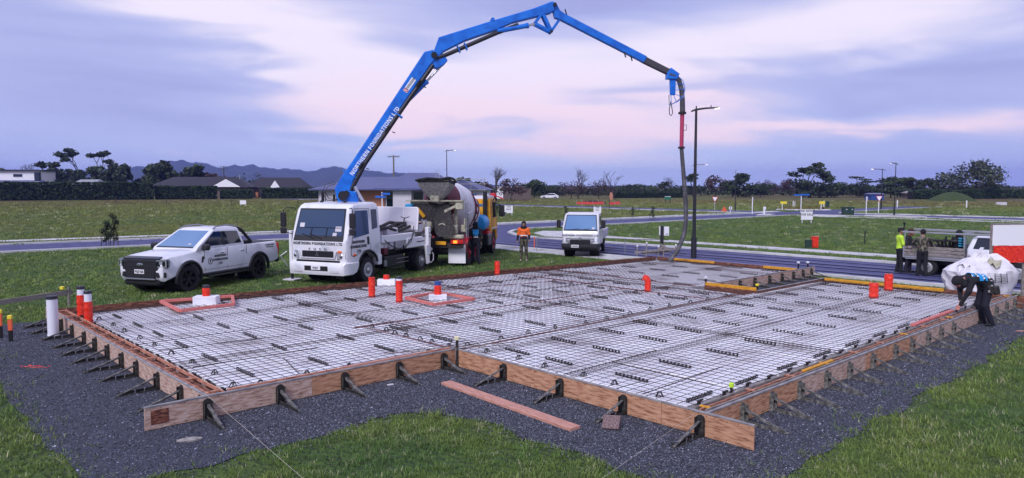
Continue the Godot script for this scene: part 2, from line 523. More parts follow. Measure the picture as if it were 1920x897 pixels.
func sky_image() -> Image:
	var w := 3072; var h := 1536
	var im := Image.create(w, h, false, Image.FORMAT_RGBF)
	var n1 := FastNoiseLite.new(); n1.seed = 11; n1.frequency = 1.0; n1.fractal_octaves = 5; n1.noise_type = FastNoiseLite.TYPE_SIMPLEX_SMOOTH
	var n2 := FastNoiseLite.new(); n2.seed = 23; n2.frequency = 1.0; n2.fractal_octaves = 3; n2.noise_type = FastNoiseLite.TYPE_SIMPLEX_SMOOTH
	var low := Color8(186, 197, 243); var mid := Color8(180, 187, 233); var top := Color8(159, 166, 219)
	var glow := Color8(212, 224, 255)       # the thin bright sky low down where the sun has gone behind the cloud
	var white := Color8(240, 231, 249); var pink := Color8(249, 226, 241); var dusk := Color8(156, 162, 214)
	for y in h:
		var el := 90.0 - (y + 0.5) * 180.0 / h
		var step := 1
		if el > 32.0: step = 8
		elif el > 20.0: step = 2
		elif el < -3.0: step = w
		if step == 8 and y % 8 != 0: continue
		if step == 2 and y % 2 != 0: continue
		for x in range(0, w, step):
			var az := fposmod((x + 0.5) * 360.0 / w + 180.0, 360.0) - 180.0
			var c: Color
			if el < -3.0:
				c = Color8(150, 160, 210)
			else:
				# cloud sheets seen from below flatten towards the horizon
				var e := maxf(el, 0.0)
				var X := az / 34.8; var Y := e / 14.17
				var f := 1.0 / (0.42 + 0.05 * e)
				var p := Vector3(sin(deg_to_rad(az)) * 2.2, e * 0.20, cos(deg_to_rad(az)) * 2.2)
				var wx := n2.get_noise_3d(p.x * 0.9, p.y * 0.9, p.z * 0.9)
				var wy := n2.get_noise_3d(p.x * 0.9 + 40.0, p.y * 0.9, p.z * 0.9)
				var q := Vector3(p.x + wx * 0.5, p.y * 1.5 + wy * 0.35 + az * 0.012, p.z)
				var d := n1.get_noise_3d(q.x * 0.9, q.y * 0.9, q.z * 0.9)
				var fine := n1.get_noise_3d(q.x * 2.6 + 9.0, q.y * 2.6, q.z * 2.6)
				X += wx * 0.11 + fine * 0.035; Y += wy * 0.13 + fine * 0.07
				var b := d * 0.8 + fine * 0.20
				if absf(az) < 62.0:
					var near := clampf((62.0 - absf(az)) / 22.0, 0, 1) * clampf((26.0 - el) / 9.0, 0, 1)
					var g := 0.0
					g += 1.15 * gauss(X, Y, -0.46, 0.72, 0.34, 0.17, -0.75)
					g += 0.95 * gauss(X, Y, -0.12, 0.52, 0.30, 0.20, -0.25)
					g += 0.55 * gauss(X, Y, -0.78, 0.96, 0.22, 0.14, -0.6)
					g += 0.75 * gauss(X, Y, -0.32, 0.37, 0.22, 0.10, 0.05)
					g += 0.85 * gauss(X, Y, 0.08, 0.28, 0.24, 0.12, -0.15)
					g += 1.05 * gauss(X, Y, 0.32, 0.64, 0.34, 0.20, 0.12)
					g += 0.6 * gauss(X, Y, 0.72, 0.84, 0.30, 0.16, 0.2)
					g += 0.9 * gauss(X, Y, 0.62, 0.335, 0.52, 0.045, -0.05)
					g -= 0.75 * gauss(X, Y, -0.25, 0.70, 0.13, 0.10, 0.2)
					g -= 0.65 * gauss(X, Y, 0.24, 0.45, 0.16, 0.09, 0.05)
					g -= 0.4 * gauss(X, Y, 0.12, 0.62, 0.14, 0.05, 0.05)
					g -= 0.95 * gauss(X, Y, 0.12, 1.0, 0.32, 0.10, 0.03)
					g -= 0.9 * gauss(X, Y, 0.86, 0.50, 0.34, 0.11, -0.06)
					g -= 0.85 * gauss(X, Y, -0.85, 0.52, 0.38, 0.24, -0.5)
					g -= 0.6 * gauss(X, Y, -0.45, 0.22, 0.6, 0.10, 0.0)
					g -= 0.5 * gauss(X, Y, 0.4, 0.12, 0.7, 0.10, 0.0)
					b = lerpf(b, g * 0.58 + b * 0.46, near)
				var low_here := low.lerp(glow, exp(-pow((X - 0.02) / 0.55, 2.0)))
				var base := low_here.lerp(mid, smoothstep(0.0, 0.55, e / 14.0)).lerp(top, smoothstep(0.6, 1.6, e / 14.0))
				var lightc := pink.lerp(white, smoothstep(0.30, 0.62, Y))
				c = base.lerp(lightc, smoothstep(-0.24, 0.56, b))
				c = c.lerp(dusk, smoothstep(-0.12, -0.62, b) * 0.6 * smoothstep(0.1, 0.35, Y))
				c = c.lerp(low_here, smoothstep(0.20, 0.0, e / 14.0) * 0.8)
			c = c.srgb_to_linear() * SKY_GAIN
			if step == 1: im.set_pixel(x, y, c)
			elif step == w: im.fill_rect(Rect2i(0, y, w, 1), c)
			else: im.fill_rect(Rect2i(x, y, step, step), c)
	return im

func setting_light():
	var cam := Camera3D.new()
	cam.name = "camera"
	cam.fov = 35.96
	cam.position = Vector3(0, 3.2, 0)
	cam.rotation_degrees = Vector3(-4.118, 0, 0)
	cam.near = 0.1
	cam.far = 9000.0
	add_child(cam)
	cam.current = true
	var env := Environment.new()
	env.background_mode = Environment.BG_SKY
	var sky := Sky.new()
	var pm := PanoramaSkyMaterial.new()
	pm.panorama = ImageTexture.create_from_image(sky_image())
	pm.energy_multiplier = 1.0
	sky.sky_material = pm
	env.sky = sky
	env.background_energy_multiplier = 1.0
	env.tonemap_mode = Environment.TONE_MAPPER_LINEAR
	env.tonemap_exposure = 1.74
	env.sdfgi_enabled = true
	env.ssao_enabled = true
	env.ssil_enabled = true
	env.fog_enabled = true
	env.fog_density = 0.00021
	env.fog_light_color = Color(0.50, 0.56, 0.86)
	var we := WorldEnvironment.new()
	we.name = "world_environment"
	we.environment = env
	add_child(we)
	var sun := DirectionalLight3D.new()
	sun.name = "sun"
	sun.light_color = Color(0.98, 0.965, 1.0)
	sun.light_energy = 0.5
	sun.light_angular_distance = 20.0
	sun.shadow_enabled = true
	sun.rotation_degrees = Vector3(-40, -26, 0)
	add_child(sun)

# ---------------------------------------------------------------- ground
var gravel_poly := PackedVector2Array()   # in (u, v)
var road1 := []                            # centre line of the road along u
var pads := []                             # footpath and road polygons in (u, v), kept clear of grass

func back_v(u: float) -> float:            # the back form board is not quite square to the rest
	return 9.55 - 0.0885 * u

func make_gravel_outline():
	var key := [Vector2(-1.8, 10.4), Vector2(-1.85, -1.7), Vector2(1.0, -1.75), Vector2(1.9, -1.55), Vector2(2.35, -1.75), Vector2(2.68, -2.6), Vector2(2.7, -6.35), Vector2(21.0, -6.2), Vector2(21.3, 0.2), Vector2(21.6, 2.0), Vector2(21.3, 7.9), Vector2(13, 8.75), Vector2(1.5, 9.75)]
	var n := FastNoiseLite.new(); n.seed = 4; n.frequency = 0.9; n.fractal_octaves = 2
	for i in key.size():
		var a: Vector2 = key[i]; var b: Vector2 = key[(i + 1) % key.size()]
		var k := maxi(1, int(a.distance_to(b) / 0.12))
		for j in k:
			var p := a.lerp(b, float(j) / k)
			gravel_poly.append(p + Vector2(n.get_noise_2d(p.x, p.y), n.get_noise_2d(p.x + 90.0, p.y)) * 0.13)

func sheet(poly: PackedVector2Array, y: float) -> MB:
	var m := MB.new()
	var ix := Geometry2D.triangulate_polygon(poly)
	for i in range(0, ix.size(), 3):
		var q := [poly[ix[i]], poly[ix[i + 1]], poly[ix[i + 2]]]
		var a := W(q[0].x, q[0].y, y); var b := W(q[1].x, q[1].y, y); var c := W(q[2].x, q[2].y, y)
		if (b - a).cross(c - a).y < 0: m.tri(a, c, b)
		else: m.tri(a, b, c)
	return m

func slab_of(poly: PackedVector2Array, y: float) -> MB:      # a raised strip with edges
	var m := MB.new()
	var q := PackedVector2Array()
	for p in poly: q.append(Vector2(p.x, p.y))
	# local x = u, y = v, then lay flat
	var xf := Transform3D(Basis(B, A, Vector3.UP), O)
	m.prism(q, -0.05, y, xf)
	return m

func strip(line: Array, half: float) -> PackedVector2Array:
	var l := PackedVector2Array(); var r := PackedVector2Array()
	for i in line.size():
		var d: Vector2 = (line[mini(i + 1, line.size() - 1)] - line[maxi(i - 1, 0)]).normalized().orthogonal()
		l.append(line[i] + d * half); r.append(line[i] - d * half)
	r.reverse()
	l.append_array(r)
	return l

func ground_tone(p: Vector3) -> Color:
	var u := UV(p)
	var d := Vector2(p.x, p.z).length()
	var n: float = gn.get_noise_2d(p.x * 0.05, p.z * 0.05)
	var n2: float = gn.get_noise_2d(p.x * 0.4 + 50.0, p.z * 0.4)
	var green := Color(0.080, 0.122, 0.020)
	var deep := Color(0.048, 0.096, 0.019)
	var olive := Color(0.108, 0.120, 0.024)
	var brown := Color(0.115, 0.075, 0.030)
	var c := green.lerp(deep, clampf(0.5 + n2 * 1.2, 0, 1))
	# the paddock behind the left road is paler and drier, brown along its far edge
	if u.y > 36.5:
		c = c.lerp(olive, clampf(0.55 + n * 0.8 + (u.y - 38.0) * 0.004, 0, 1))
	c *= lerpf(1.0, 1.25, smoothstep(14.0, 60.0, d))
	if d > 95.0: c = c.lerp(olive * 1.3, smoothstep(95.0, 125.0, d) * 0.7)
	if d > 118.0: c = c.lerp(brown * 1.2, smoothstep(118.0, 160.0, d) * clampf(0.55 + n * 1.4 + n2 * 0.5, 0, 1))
	return c

var gn := FastNoiseLite.new()

func ground():
	gn.seed = 77; gn.frequency = 1.0; gn.fractal_octaves = 4
	make_gravel_outline()
	var m := MB.new()
	m.tinted = true
	var rings := [0.0, 3.0]
	while rings[-1] < 220.0: rings.append(rings[-1] * 1.045 + 0.12)
	while rings[-1] < 3300.0: rings.append(rings[-1] * 1.25)
	var segs := 240
	for i in rings.size() - 1:
		for k in segs:
			var q := []
			for e in [[i, k], [i + 1, k], [i + 1, k + 1], [i, k + 1]]:
				var a: float = TAU * e[1] / segs
				q.append(Vector3(cos(a) * rings[e[0]], 0, sin(a) * rings[e[0]]))
			for t in [[0, 1, 2], [0, 2, 3]]:
				var s := m.P.size()
				m.tri(q[t[0]], q[t[2]], q[t[1]])
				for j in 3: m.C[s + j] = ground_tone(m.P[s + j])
	var tex := noise_tex(.03, [[0, .42, .46, .36], [.5, .95, 1, .9], [.8, 1.0, 1.0, .8], [1, 1, 1, .75]], 61, 512, 5)
	M.ground_mat.albedo_texture = tex
	M.ground_mat.uv1_triplanar = true; M.ground_mat.uv1_world_triplanar = true; M.ground_mat.uv1_scale = Vector3(.14, .14, .14)
	M.ground_mat.normal_enabled = true
	M.ground_mat.normal_texture = bump_tex(.12, 10.0, 62)
	structure("ground", m, M.ground_mat)
	# gravel
	textured("gravel_mat", noise_tex(.11, [[0, .010, .011, .016], [.4, .042, .048, .072], [.7, .090, .10, .145], [1, .25, .27, .34]], 63, 1024, 4), Vector3(.55, .55, .55), .85, true, bump_tex(.11, 14.0, 64, 1024), 1.0)
	structure("gravel_pad", sheet(gravel_poly, 0.012), M.gravel_mat)
	gravel_stones()
	roads()

func gravel_stones():
	var base := MB.new()
	var pts := [Vector3(1, .1, .2), Vector3(-.9, 0, .35), Vector3(.15, .75, -.1), Vector3(-.1, -.7, .1), Vector3(.2, .15, .95), Vector3(-.15, -.05, -.9)]
	for f in [[0, 2, 4], [4, 2, 1], [1, 2, 5], [5, 2, 0], [4, 3, 0], [1, 3, 4], [5, 3, 1], [0, 3, 5]]:
		base.tri(pts[f[0]], pts[f[1]], pts[f[2]])
	base.convex(0)
	var mm := MultiMesh.new()
	mm.transform_format = MultiMesh.TRANSFORM_3D
	mm.use_colors = true
	mm.mesh = base.mesh(0.0)
	var xs := []; var cs := []
	var zones := [[-2.2, -0.06, -2.1, 9.9, 900, 1.0], [-0.06, 4.3, -2.15, -0.04, 2600, 0.95], [2.35, 4.3, -6.5, -2.15, 2600, 0.95], [4.3, 12.0, -6.5, -5.05, 1300, 1.0], [12.0, 21.0, -6.5, -5.05, 350, 1.2], [15.0, 20.9, 0.05, 1.6, 200, 1.2]]
	for z in zones:
		var count := int((z[1] - z[0]) * (z[3] - z[2]) * z[4])
		for i in count:
			var u := rng.randf_range(z[0], z[1]); var v := rng.randf_range(z[2], z[3])
			if u > -0.05 and v > -0.03 and u < 4.3 : continue
			if not Geometry2D.is_point_in_polygon(Vector2(u, v), gravel_poly):
				var e := Vector2.from_angle(rng.randf() * TAU) * 0.45 * rng.randf()
				if not Geometry2D.is_point_in_polygon(Vector2(u, v) + e, gravel_poly) or rng.randf() < 0.35: continue
			var s: float = rng.randf_range(0.007, 0.0165) * z[5]
			if rng.randf() < 0.03: s *= 1.5
			var b := Basis.from_euler(Vector3(rng.randf() * TAU, rng.randf() * TAU, rng.randf() * TAU)).scaled(Vector3(s, s * rng.randf_range(.5, .9), s * rng.randf_range(.7, 1.2)))
			xs.append(Transform3D(b, W(u, v, 0.012 + s * 0.25)))
			var g := 0.022 + 0.18 * pow(rng.randf(), 2.1)
			if rng.randf() < 0.02: g = rng.randf_range(0.25, 0.42)
			cs.append(Color(g * 0.90, g * 0.95, g * 1.20))
	mm.instance_count = xs.size()
	for i in xs.size():
		mm.set_instance_transform(i, xs[i]); mm.set_instance_color(i, cs[i])
	var o := MultiMeshInstance3D.new()
	o.name = "gravel_stones"
	o.multimesh = mm
	o.material_override = tinted("stone", .75)
	add_child(o)
	tag(o, "loose blue grey crushed gravel spread round the formwork", "gravel")
	o.set_meta("kind", "stuff")

func roads():
	road1 = [Vector2(-90, 39.5), Vector2(-30, 36.8), Vector2(3, 34.9), Vector2(18, 33.4), Vector2(34, 32.2), Vector2(60, 31.2), Vector2(78, 30.6), Vector2(120, 30.0)]
	var polys := {}
	polys["road"] = [strip(road1, 2.75), strip([Vector2(25.2, -120), Vector2(25.2, -10), Vector2(25.35, 8), Vector2(25.2, 18), Vector2(25.0, 31)], 2.95)]
	var r2: PackedVector2Array = polys["road"][1]
	# flared corners of the junction
	var flare := PackedVector2Array([Vector2(28.0, 31.2), Vector2(28.05, 22.0), Vector2(28.7, 24.4), Vector2(30.0, 26.6), Vector2(32.0, 28.4), Vector2(35.0, 29.4), Vector2(35.0, 31.2)])
	var flare2 := PackedVector2Array([Vector2(22.4, 31.2), Vector2(22.35, 23.0), Vector2(21.8, 26.0), Vector2(20.4, 28.6), Vector2(18.0, 30.4), Vector2(15.0, 31.2)])
	var road3 := strip([Vector2(79, -130), Vector2(79.5, 0), Vector2(79.5, 31), Vector2(79.5, 60), Vector2(80, 160)], 3.3)
	var y := 0.008
	for p in polys["road"] + [flare, flare2, road3]:
		structure("road", sheet(p, y), M.asphalt)
		pads.append(p)
		y += 0.004
	# kerbs: real low concrete steps
	var kerbs := []
	var l := []; var r := []
	for p in road1:
		l.append(p + Vector2(0.06, 2.9)); 
	kerbs.append([Vector2(-90, 42.3), Vector2(-30, 39.6), Vector2(3, 37.75), Vector2(18, 36.25), Vector2(34, 35.05), Vector2(60, 34.0), Vector2(75.5, 33.5)])
	kerbs.append([Vector2(-90, 36.6), Vector2(-30, 33.9), Vector2(3, 32.05), Vector2(14.6, 31.1), Vector2(18.0, 30.3), Vector2(20.3, 28.6), Vector2(21.7, 26.0), Vector2(22.2, 23.0), Vector2(22.15, 8), Vector2(22.1, -10), Vector2(22.1, -120)])
	kerbs.append([Vector2(28.3, -120), Vector2(28.3, -10), Vector2(28.45, 8), Vector2(28.2, 22.0), Vector2(28.8, 24.3), Vector2(30.1, 26.5), Vector2(32.1, 28.2), Vector2(35.1, 29.25), Vector2(60, 28.3), Vector2(73.0, 27.8), Vector2(75.2, 26.5), Vector2(76.0, 24.0), Vector2(75.9, -60)])
	kerbs.append([Vector2(83.2, -90), Vector2(83.2, 26), Vector2(84.5, 27.5), Vector2(88, 28), Vector2(120, 27.3)])
	kerbs.append([Vector2(75.5, 33.5), Vector2(76.2, 36), Vector2(76.4, 60), Vector2(77, 150)])
	for k in kerbs:
		structure("kerb", slab_of(strip(k, 0.16), 0.10), M.concrete)
	# footpaths
	var paths := []
	paths.append([Vector2(-90, 46.0), Vector2(-30, 43.2), Vector2(3, 41.2), Vector2(18, 38.9), Vector2(34, 37.3), Vector2(60, 36.1), Vector2(74, 35.6)])
	paths.append([Vector2(31.7, -120), Vector2(31.7, -10), Vector2(31.8, 8), Vector2(31.9, 16), Vector2(32.0, 20.5)])
	paths.append([Vector2(73.2, -60), Vector2(73.0, 20), Vector2(72.8, 24)])
	paths.append([Vector2(85.8, -80), Vector2(85.8, 24)])
	for k in paths:
		var p := strip(k, 0.62)
		structure("footpath", slab_of(p, 0.03), M.concrete)
		pads.append(p)
	# the pram crossings at the corner of the lot
	for p in [PackedVector2Array([Vector2(29.6, 18.6), Vector2(32.6, 19.8), Vector2(33.2, 21.6), Vector2(34.4, 25.0), Vector2(33.4, 26.6), Vector2(31.2, 25.4), Vector2(29.6, 22.6)]),
			PackedVector2Array([Vector2(21.1, 10.0), Vector2(22.0, 10.0), Vector2(22.0, 21.0), Vector2(21.1, 20.4)]),
			PackedVector2Array([Vector2(72.0, 22.8), Vector2(75.6, 22.8), Vector2(75.6, 26.6), Vector2(72.6, 27.4), Vector2(71.0, 25.4)])]:
		structure("footpath", slab_of(p, 0.036), M.concrete)
		pads.append(p)
	# drive crossing and splitter islands in the far junction
	for p in [PackedVector2Array([Vector2(70.5, 30.6), Vector2(72.5, 30.9), Vector2(73.6, 30.0), Vector2(71.8, 29.5)]),
			PackedVector2Array([Vector2(76.6, 33.0), Vector2(82.0, 33.6), Vector2(82.2, 35.0), Vector2(76.8, 34.4)]),
			PackedVector2Array([Vector2(77.2, 16.0), Vector2(78.2, 16.0), Vector2(78.6, 21.0), Vector2(77.8, 22.0)])]:
		structure("traffic_island", slab_of(p, 0.12), M.concrete)
	# wheel marks and a repair patch on the asphalt
	var pt := PackedVector2Array([Vector2(23.0, 13.6), Vector2(25.3, 13.4), Vector2(25.4, 13.75), Vector2(23.1, 13.95)])
	structure("road_patch", sheet(pt, 0.03), M.asphalt_patch)
	textured("asphalt_worn", noise_tex(.02, [[0, .06, .062, .15], [.5, .085, .09, .20], [1, .12, .125, .25]], 57, 256), Vector3(.2, .2, .2), .6, true)
	for q in [[23.6, .16], [24.9, .12], [26.0, .20], [27.2, .10]]:
		var line := []
		for i in 30: line.append(Vector2(q[0] + .10 * gn.get_noise_1d(i * .7 + q[0] * 9.0), -34.0 + i * 1.9))
		structure("tyre_track", sheet(strip(line, q[1]), 0.03 + .0005 * q[0]), M.asphalt_worn)
	# bare red earth where the last sections are still dirt
	structure("dirt_track", sheet(PackedVector2Array([Vector2(83.5, 10), Vector2(92, 8), Vector2(99, -6), Vector2(104, -26), Vector2(98, -27), Vector2(93, -8), Vector2(87, 2), Vector2(83.5, 3)]), 0.004), M.bark_red)

func blocked(u: float, v: float) -> bool:
	if u > -0.1 and u < 21.0 and v > -5.1 and v < 9.7:
		if v < 0 and u < 4.3: return Geometry2D.is_point_in_polygon(Vector2(u, v), gravel_poly)
		if v <= back_v(u) + 0.1: return true
	if u > -2.4 and u < 22.2 and v > -7 and v < 10.6:
		var e := pow(rng.randf(), 2.2) * 0.62
		if Geometry2D.is_point_in_polygon(Vector2(u, v) + Vector2.from_angle(rng.randf() * TAU) * e, gravel_poly): return true
	if v > 24.0 or u > 21.0:
		for p in pads:
			if Geometry2D.is_point_in_polygon(Vector2(u, v), p): return true
	return false

func tuft(blades: int, spread: float, tall: float, wide: float, seed_: int) -> ArrayMesh:
	var r := RandomNumberGenerator.new(); r.seed = seed_
	var m := MB.new()
	for i in blades:
		var a := r.randf() * TAU; var d := sqrt(r.randf()) * spread
		var c := Vector3(cos(a) * d, -0.01, sin(a) * d)
		var h := tall * r.randf_range(.45, 1.0)
		var lean := Vector3(r.randf_range(-1, 1), 0, r.randf_range(-1, 1)) * h * 0.75
		var s := Vector3(cos(a + 1.3 + r.randf()), 0, sin(a + 1.3 + r.randf())) * wide * r.randf_range(.6, 1.2)
		var mid := c + lean * 0.35 + Vector3(0, h * 0.62, 0)
		var tip := c + lean + Vector3(0, h * r.randf_range(.75, 1.0), 0)
		m.quad(c - s, c + s, mid + s * .7, mid - s * .7)
		m.tri(mid - s * .7, mid + s * .7, tip)
	return m.mesh(0.0)

func grass():
	var zones := [   # r0, r1, tufts per m2, scale, blades mesh
		[5.5, 10.0, 620.0, 0.85, 0], [10.0, 16.0, 260.0, 1.15, 0], [16.0, 28.0, 60.0, 1.5, 1], [28.0, 48.0, 18.0, 2.1, 1], [48.0, 85.0, 5.0, 3.2, 1], [85.0, 175.0, 1.5, 5.5, 1]]
	var meshes := [tuft(9, 0.05, 0.088, 0.0038, 3), tuft(16, 0.10, 0.060, 0.006, 5)]
	var xs := [[], []]; var cs := [[], []]
	var half := deg_to_rad(41.0)
	for z in zones:
		half = deg_to_rad(60.0 if z[1] < 30.0 else 42.0)
		var area: float = half * (z[1] * z[1] - z[0] * z[0])
		for i in int(area * z[2]):
			var r := sqrt(rng.randf_range(z[0] * z[0], z[1] * z[1]))
			var a := rng.randf_range(-half, half)
			var p := Vector3(sin(a) * r, 0, -cos(a) * r)
			var q := UV(p)
			if r < 16.0 and q.x > -0.1 and q.y > -4.9 and q.y < 9 and (q.x > 4.3 or q.y > 0): continue
			if blocked(q.x, q.y): continue
			var n := gn.get_noise_2d(p.x * 0.45, p.z * 0.45)
			var n3 := gn.get_noise_2d(p.x * 2.4 + 7.0, p.z * 2.4)
			if rng.randf() > 0.80 + n * 1.1 + n3 * 0.5: continue
			var s: float = z[3] * rng.randf_range(.6, 1.25) * (1.0 + n3 * 0.5)
			var b := Basis(Vector3.UP, rng.randf() * TAU).scaled(Vector3(s, s * rng.randf_range(.6, 1.1), s))
			xs[z[4]].append(Transform3D(b, p))
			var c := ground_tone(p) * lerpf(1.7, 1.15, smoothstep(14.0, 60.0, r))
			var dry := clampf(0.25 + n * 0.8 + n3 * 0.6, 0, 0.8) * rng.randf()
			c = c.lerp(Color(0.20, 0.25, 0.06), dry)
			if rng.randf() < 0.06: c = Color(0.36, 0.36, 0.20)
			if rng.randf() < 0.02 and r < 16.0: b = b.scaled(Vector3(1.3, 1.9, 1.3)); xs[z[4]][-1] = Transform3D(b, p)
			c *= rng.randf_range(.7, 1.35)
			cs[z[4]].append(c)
	for k in 2:
		var mm := MultiMesh.new()
		mm.transform_format = MultiMesh.TRANSFORM_3D
		mm.use_colors = true
		mm.mesh = meshes[k]
		mm.instance_count = xs[k].size()
		for i in xs[k].size():
			mm.set_instance_transform(i, xs[k][i]); mm.set_instance_color(i, cs[k][i])
		var o := MultiMeshInstance3D.new()
		o.name = ["grass", "meadow_grass"][k]
		o.multimesh = mm
		var mat := tinted(["blade", "meadow_blade"][k], .7)
		mat.backlight_enabled = true; mat.backlight = Color(.18, .25, .08)
		o.material_override = mat
		add_child(o)
		tag(o, ["bright green lawn grass growing along the gravel in front", "short rough grass of the empty sections behind the slab"][k], "grass")
		o.set_meta("kind", "stuff")

# ---------------------------------------------------------------- the slab being formed up
func yaw_of(d: Vector3) -> float:
	return atan2(-d.z, d.x)

func make_board(called: String, p0: Vector2, p1: Vector2, out: Vector3, h: float, mat: Material, label: String, group: String, base := 0.005, edge := true) -> Node3D:
	# a plywood form board from p0 to p1 (u, v); out points away from the slab
	var a := W(p0.x, p0.y); var b := W(p1.x, p1.y)
	var t := thing(called, label, "form board", (a + b) * 0.5, yaw_of((b - a).normalized()), group)
	var L := a.distance_to(b) - 0.006
	var inv := t.transform.basis.inverse()
	var o := (inv * out).normalized()
	var m := MB.new()
	m.box(o * 0.011 + V(0, base + (h - base) * 0.5, 0), V(L, h - base - (0.03 if edge else 0.0), 0.018), Basis.IDENTITY, 0.002)
	part("plywood_panel", m, mat, t)
	if edge:
		var e := MB.new()
		e.box(o * 0.006 + V(0, h - 0.011, 0), V(L, 0.022, 0.040), Basis.IDENTITY, 0.003)
		part("top_edge", e, M.board_edge, t)
		e = MB.new()
		e.box(o * 0.015 + V(0, base + 0.008, 0), V(L, 0.020, 0.030), Basis.IDENTITY, 0.003)
		part("bottom_edge", e, M.bracket_steel, t)
		# screw heads along the panel
		var s := MB.new()
		var k := int(L / 0.14)
		for i in k:
			for y in [0.045, h - 0.05]:
				var c := o * 0.021 + V(-L / 2 + 0.06 + (L - 0.12) * i / maxf(1, k - 1) + rng.randf_range(-.015, .015), base + y + rng.randf_range(-.008, .008), 0)
				s.box(c, V(0.009, 0.009, 0.003))
		part("screws", s, M.dark, t).set_meta("kind", "stuff")
	return t

var bracket0: Node3D
func bracket(u: float, v: float, out: Vector3, label: String, dusty := false, high := 0.29):
	var at := W(u, v) + out * 0.022
	if bracket0 == null:
		var t := thing("form_bracket", label, "bracket", at, yaw_of(out), "steel brackets propping the form boards")
		var m := MB.new()
		var prof := PackedVector2Array()
		for p in [[-.065, 0], [.065, 0], [.065, .23], [.058, .262], [.04, .282], [.015, .292], [-.015, .292], [-.04, .282], [-.058, .262], [-.065, .23]]:
			prof.append(Vector2(p[0], p[1]))
		m.prism(prof, 0.0, 0.012, Transform3D(Basis(V(0, 0, -1), Vector3.UP, V(1, 0, 0)), Vector3.ZERO))
		part("upright", m, M.bracket_steel, t)
		m = MB.new()
		m.box(V(.032, .135, .055), V(.05, .25, .008)); m.box(V(.032, .135, -.055), V(.05, .25, .008))
		part("flange", m, M.bracket_steel, t)
		m = MB.new()
		m.bar(V(.03, .215, 0), V(.60, .028, 0), .036, .010, Vector3.UP, .002)
		m.bar(V(.03, .205, .016), V(.60, .020, .016), .006, .034)
		part("brace", m, M.bracket_dusty, t)
		m = MB.new()
		m.bar(V(.03, .026, 0), V(.64, .018, 0), .064, .008, Vector3.UP, .002)
		m.bar(V(.03, .045, .03), V(.60, .03, .03), .008, .055)
		part("foot", m, M.bracket_steel, t)
		for q in [[.22, -.018], [.36, -.02], [.55, .0]]:
			m = MB.new()
			m.tube(V(q[0], 0, q[1]), V(q[0] - .008, .075, q[1]), .008, .008, 6)
			m.tube(V(q[0] - .008, .068, q[1]), V(q[0] - .008, .08, q[1]), .014, .014, 6)
			part("ground_pin", m, M.steel, t)
		bracket0 = t
		return
	var r := copy(bracket0, label, at, yaw_of(out) + rng.randf_range(-.05, .05))
	r.scale = V(rng.randf_range(.95, 1.05), high / 0.29, 1)
	if dusty:
		for n in ["brace", "foot", "upright", "flange"]:
			(r.get_node(n) as MeshInstance3D).material_override = M.bracket_dusty

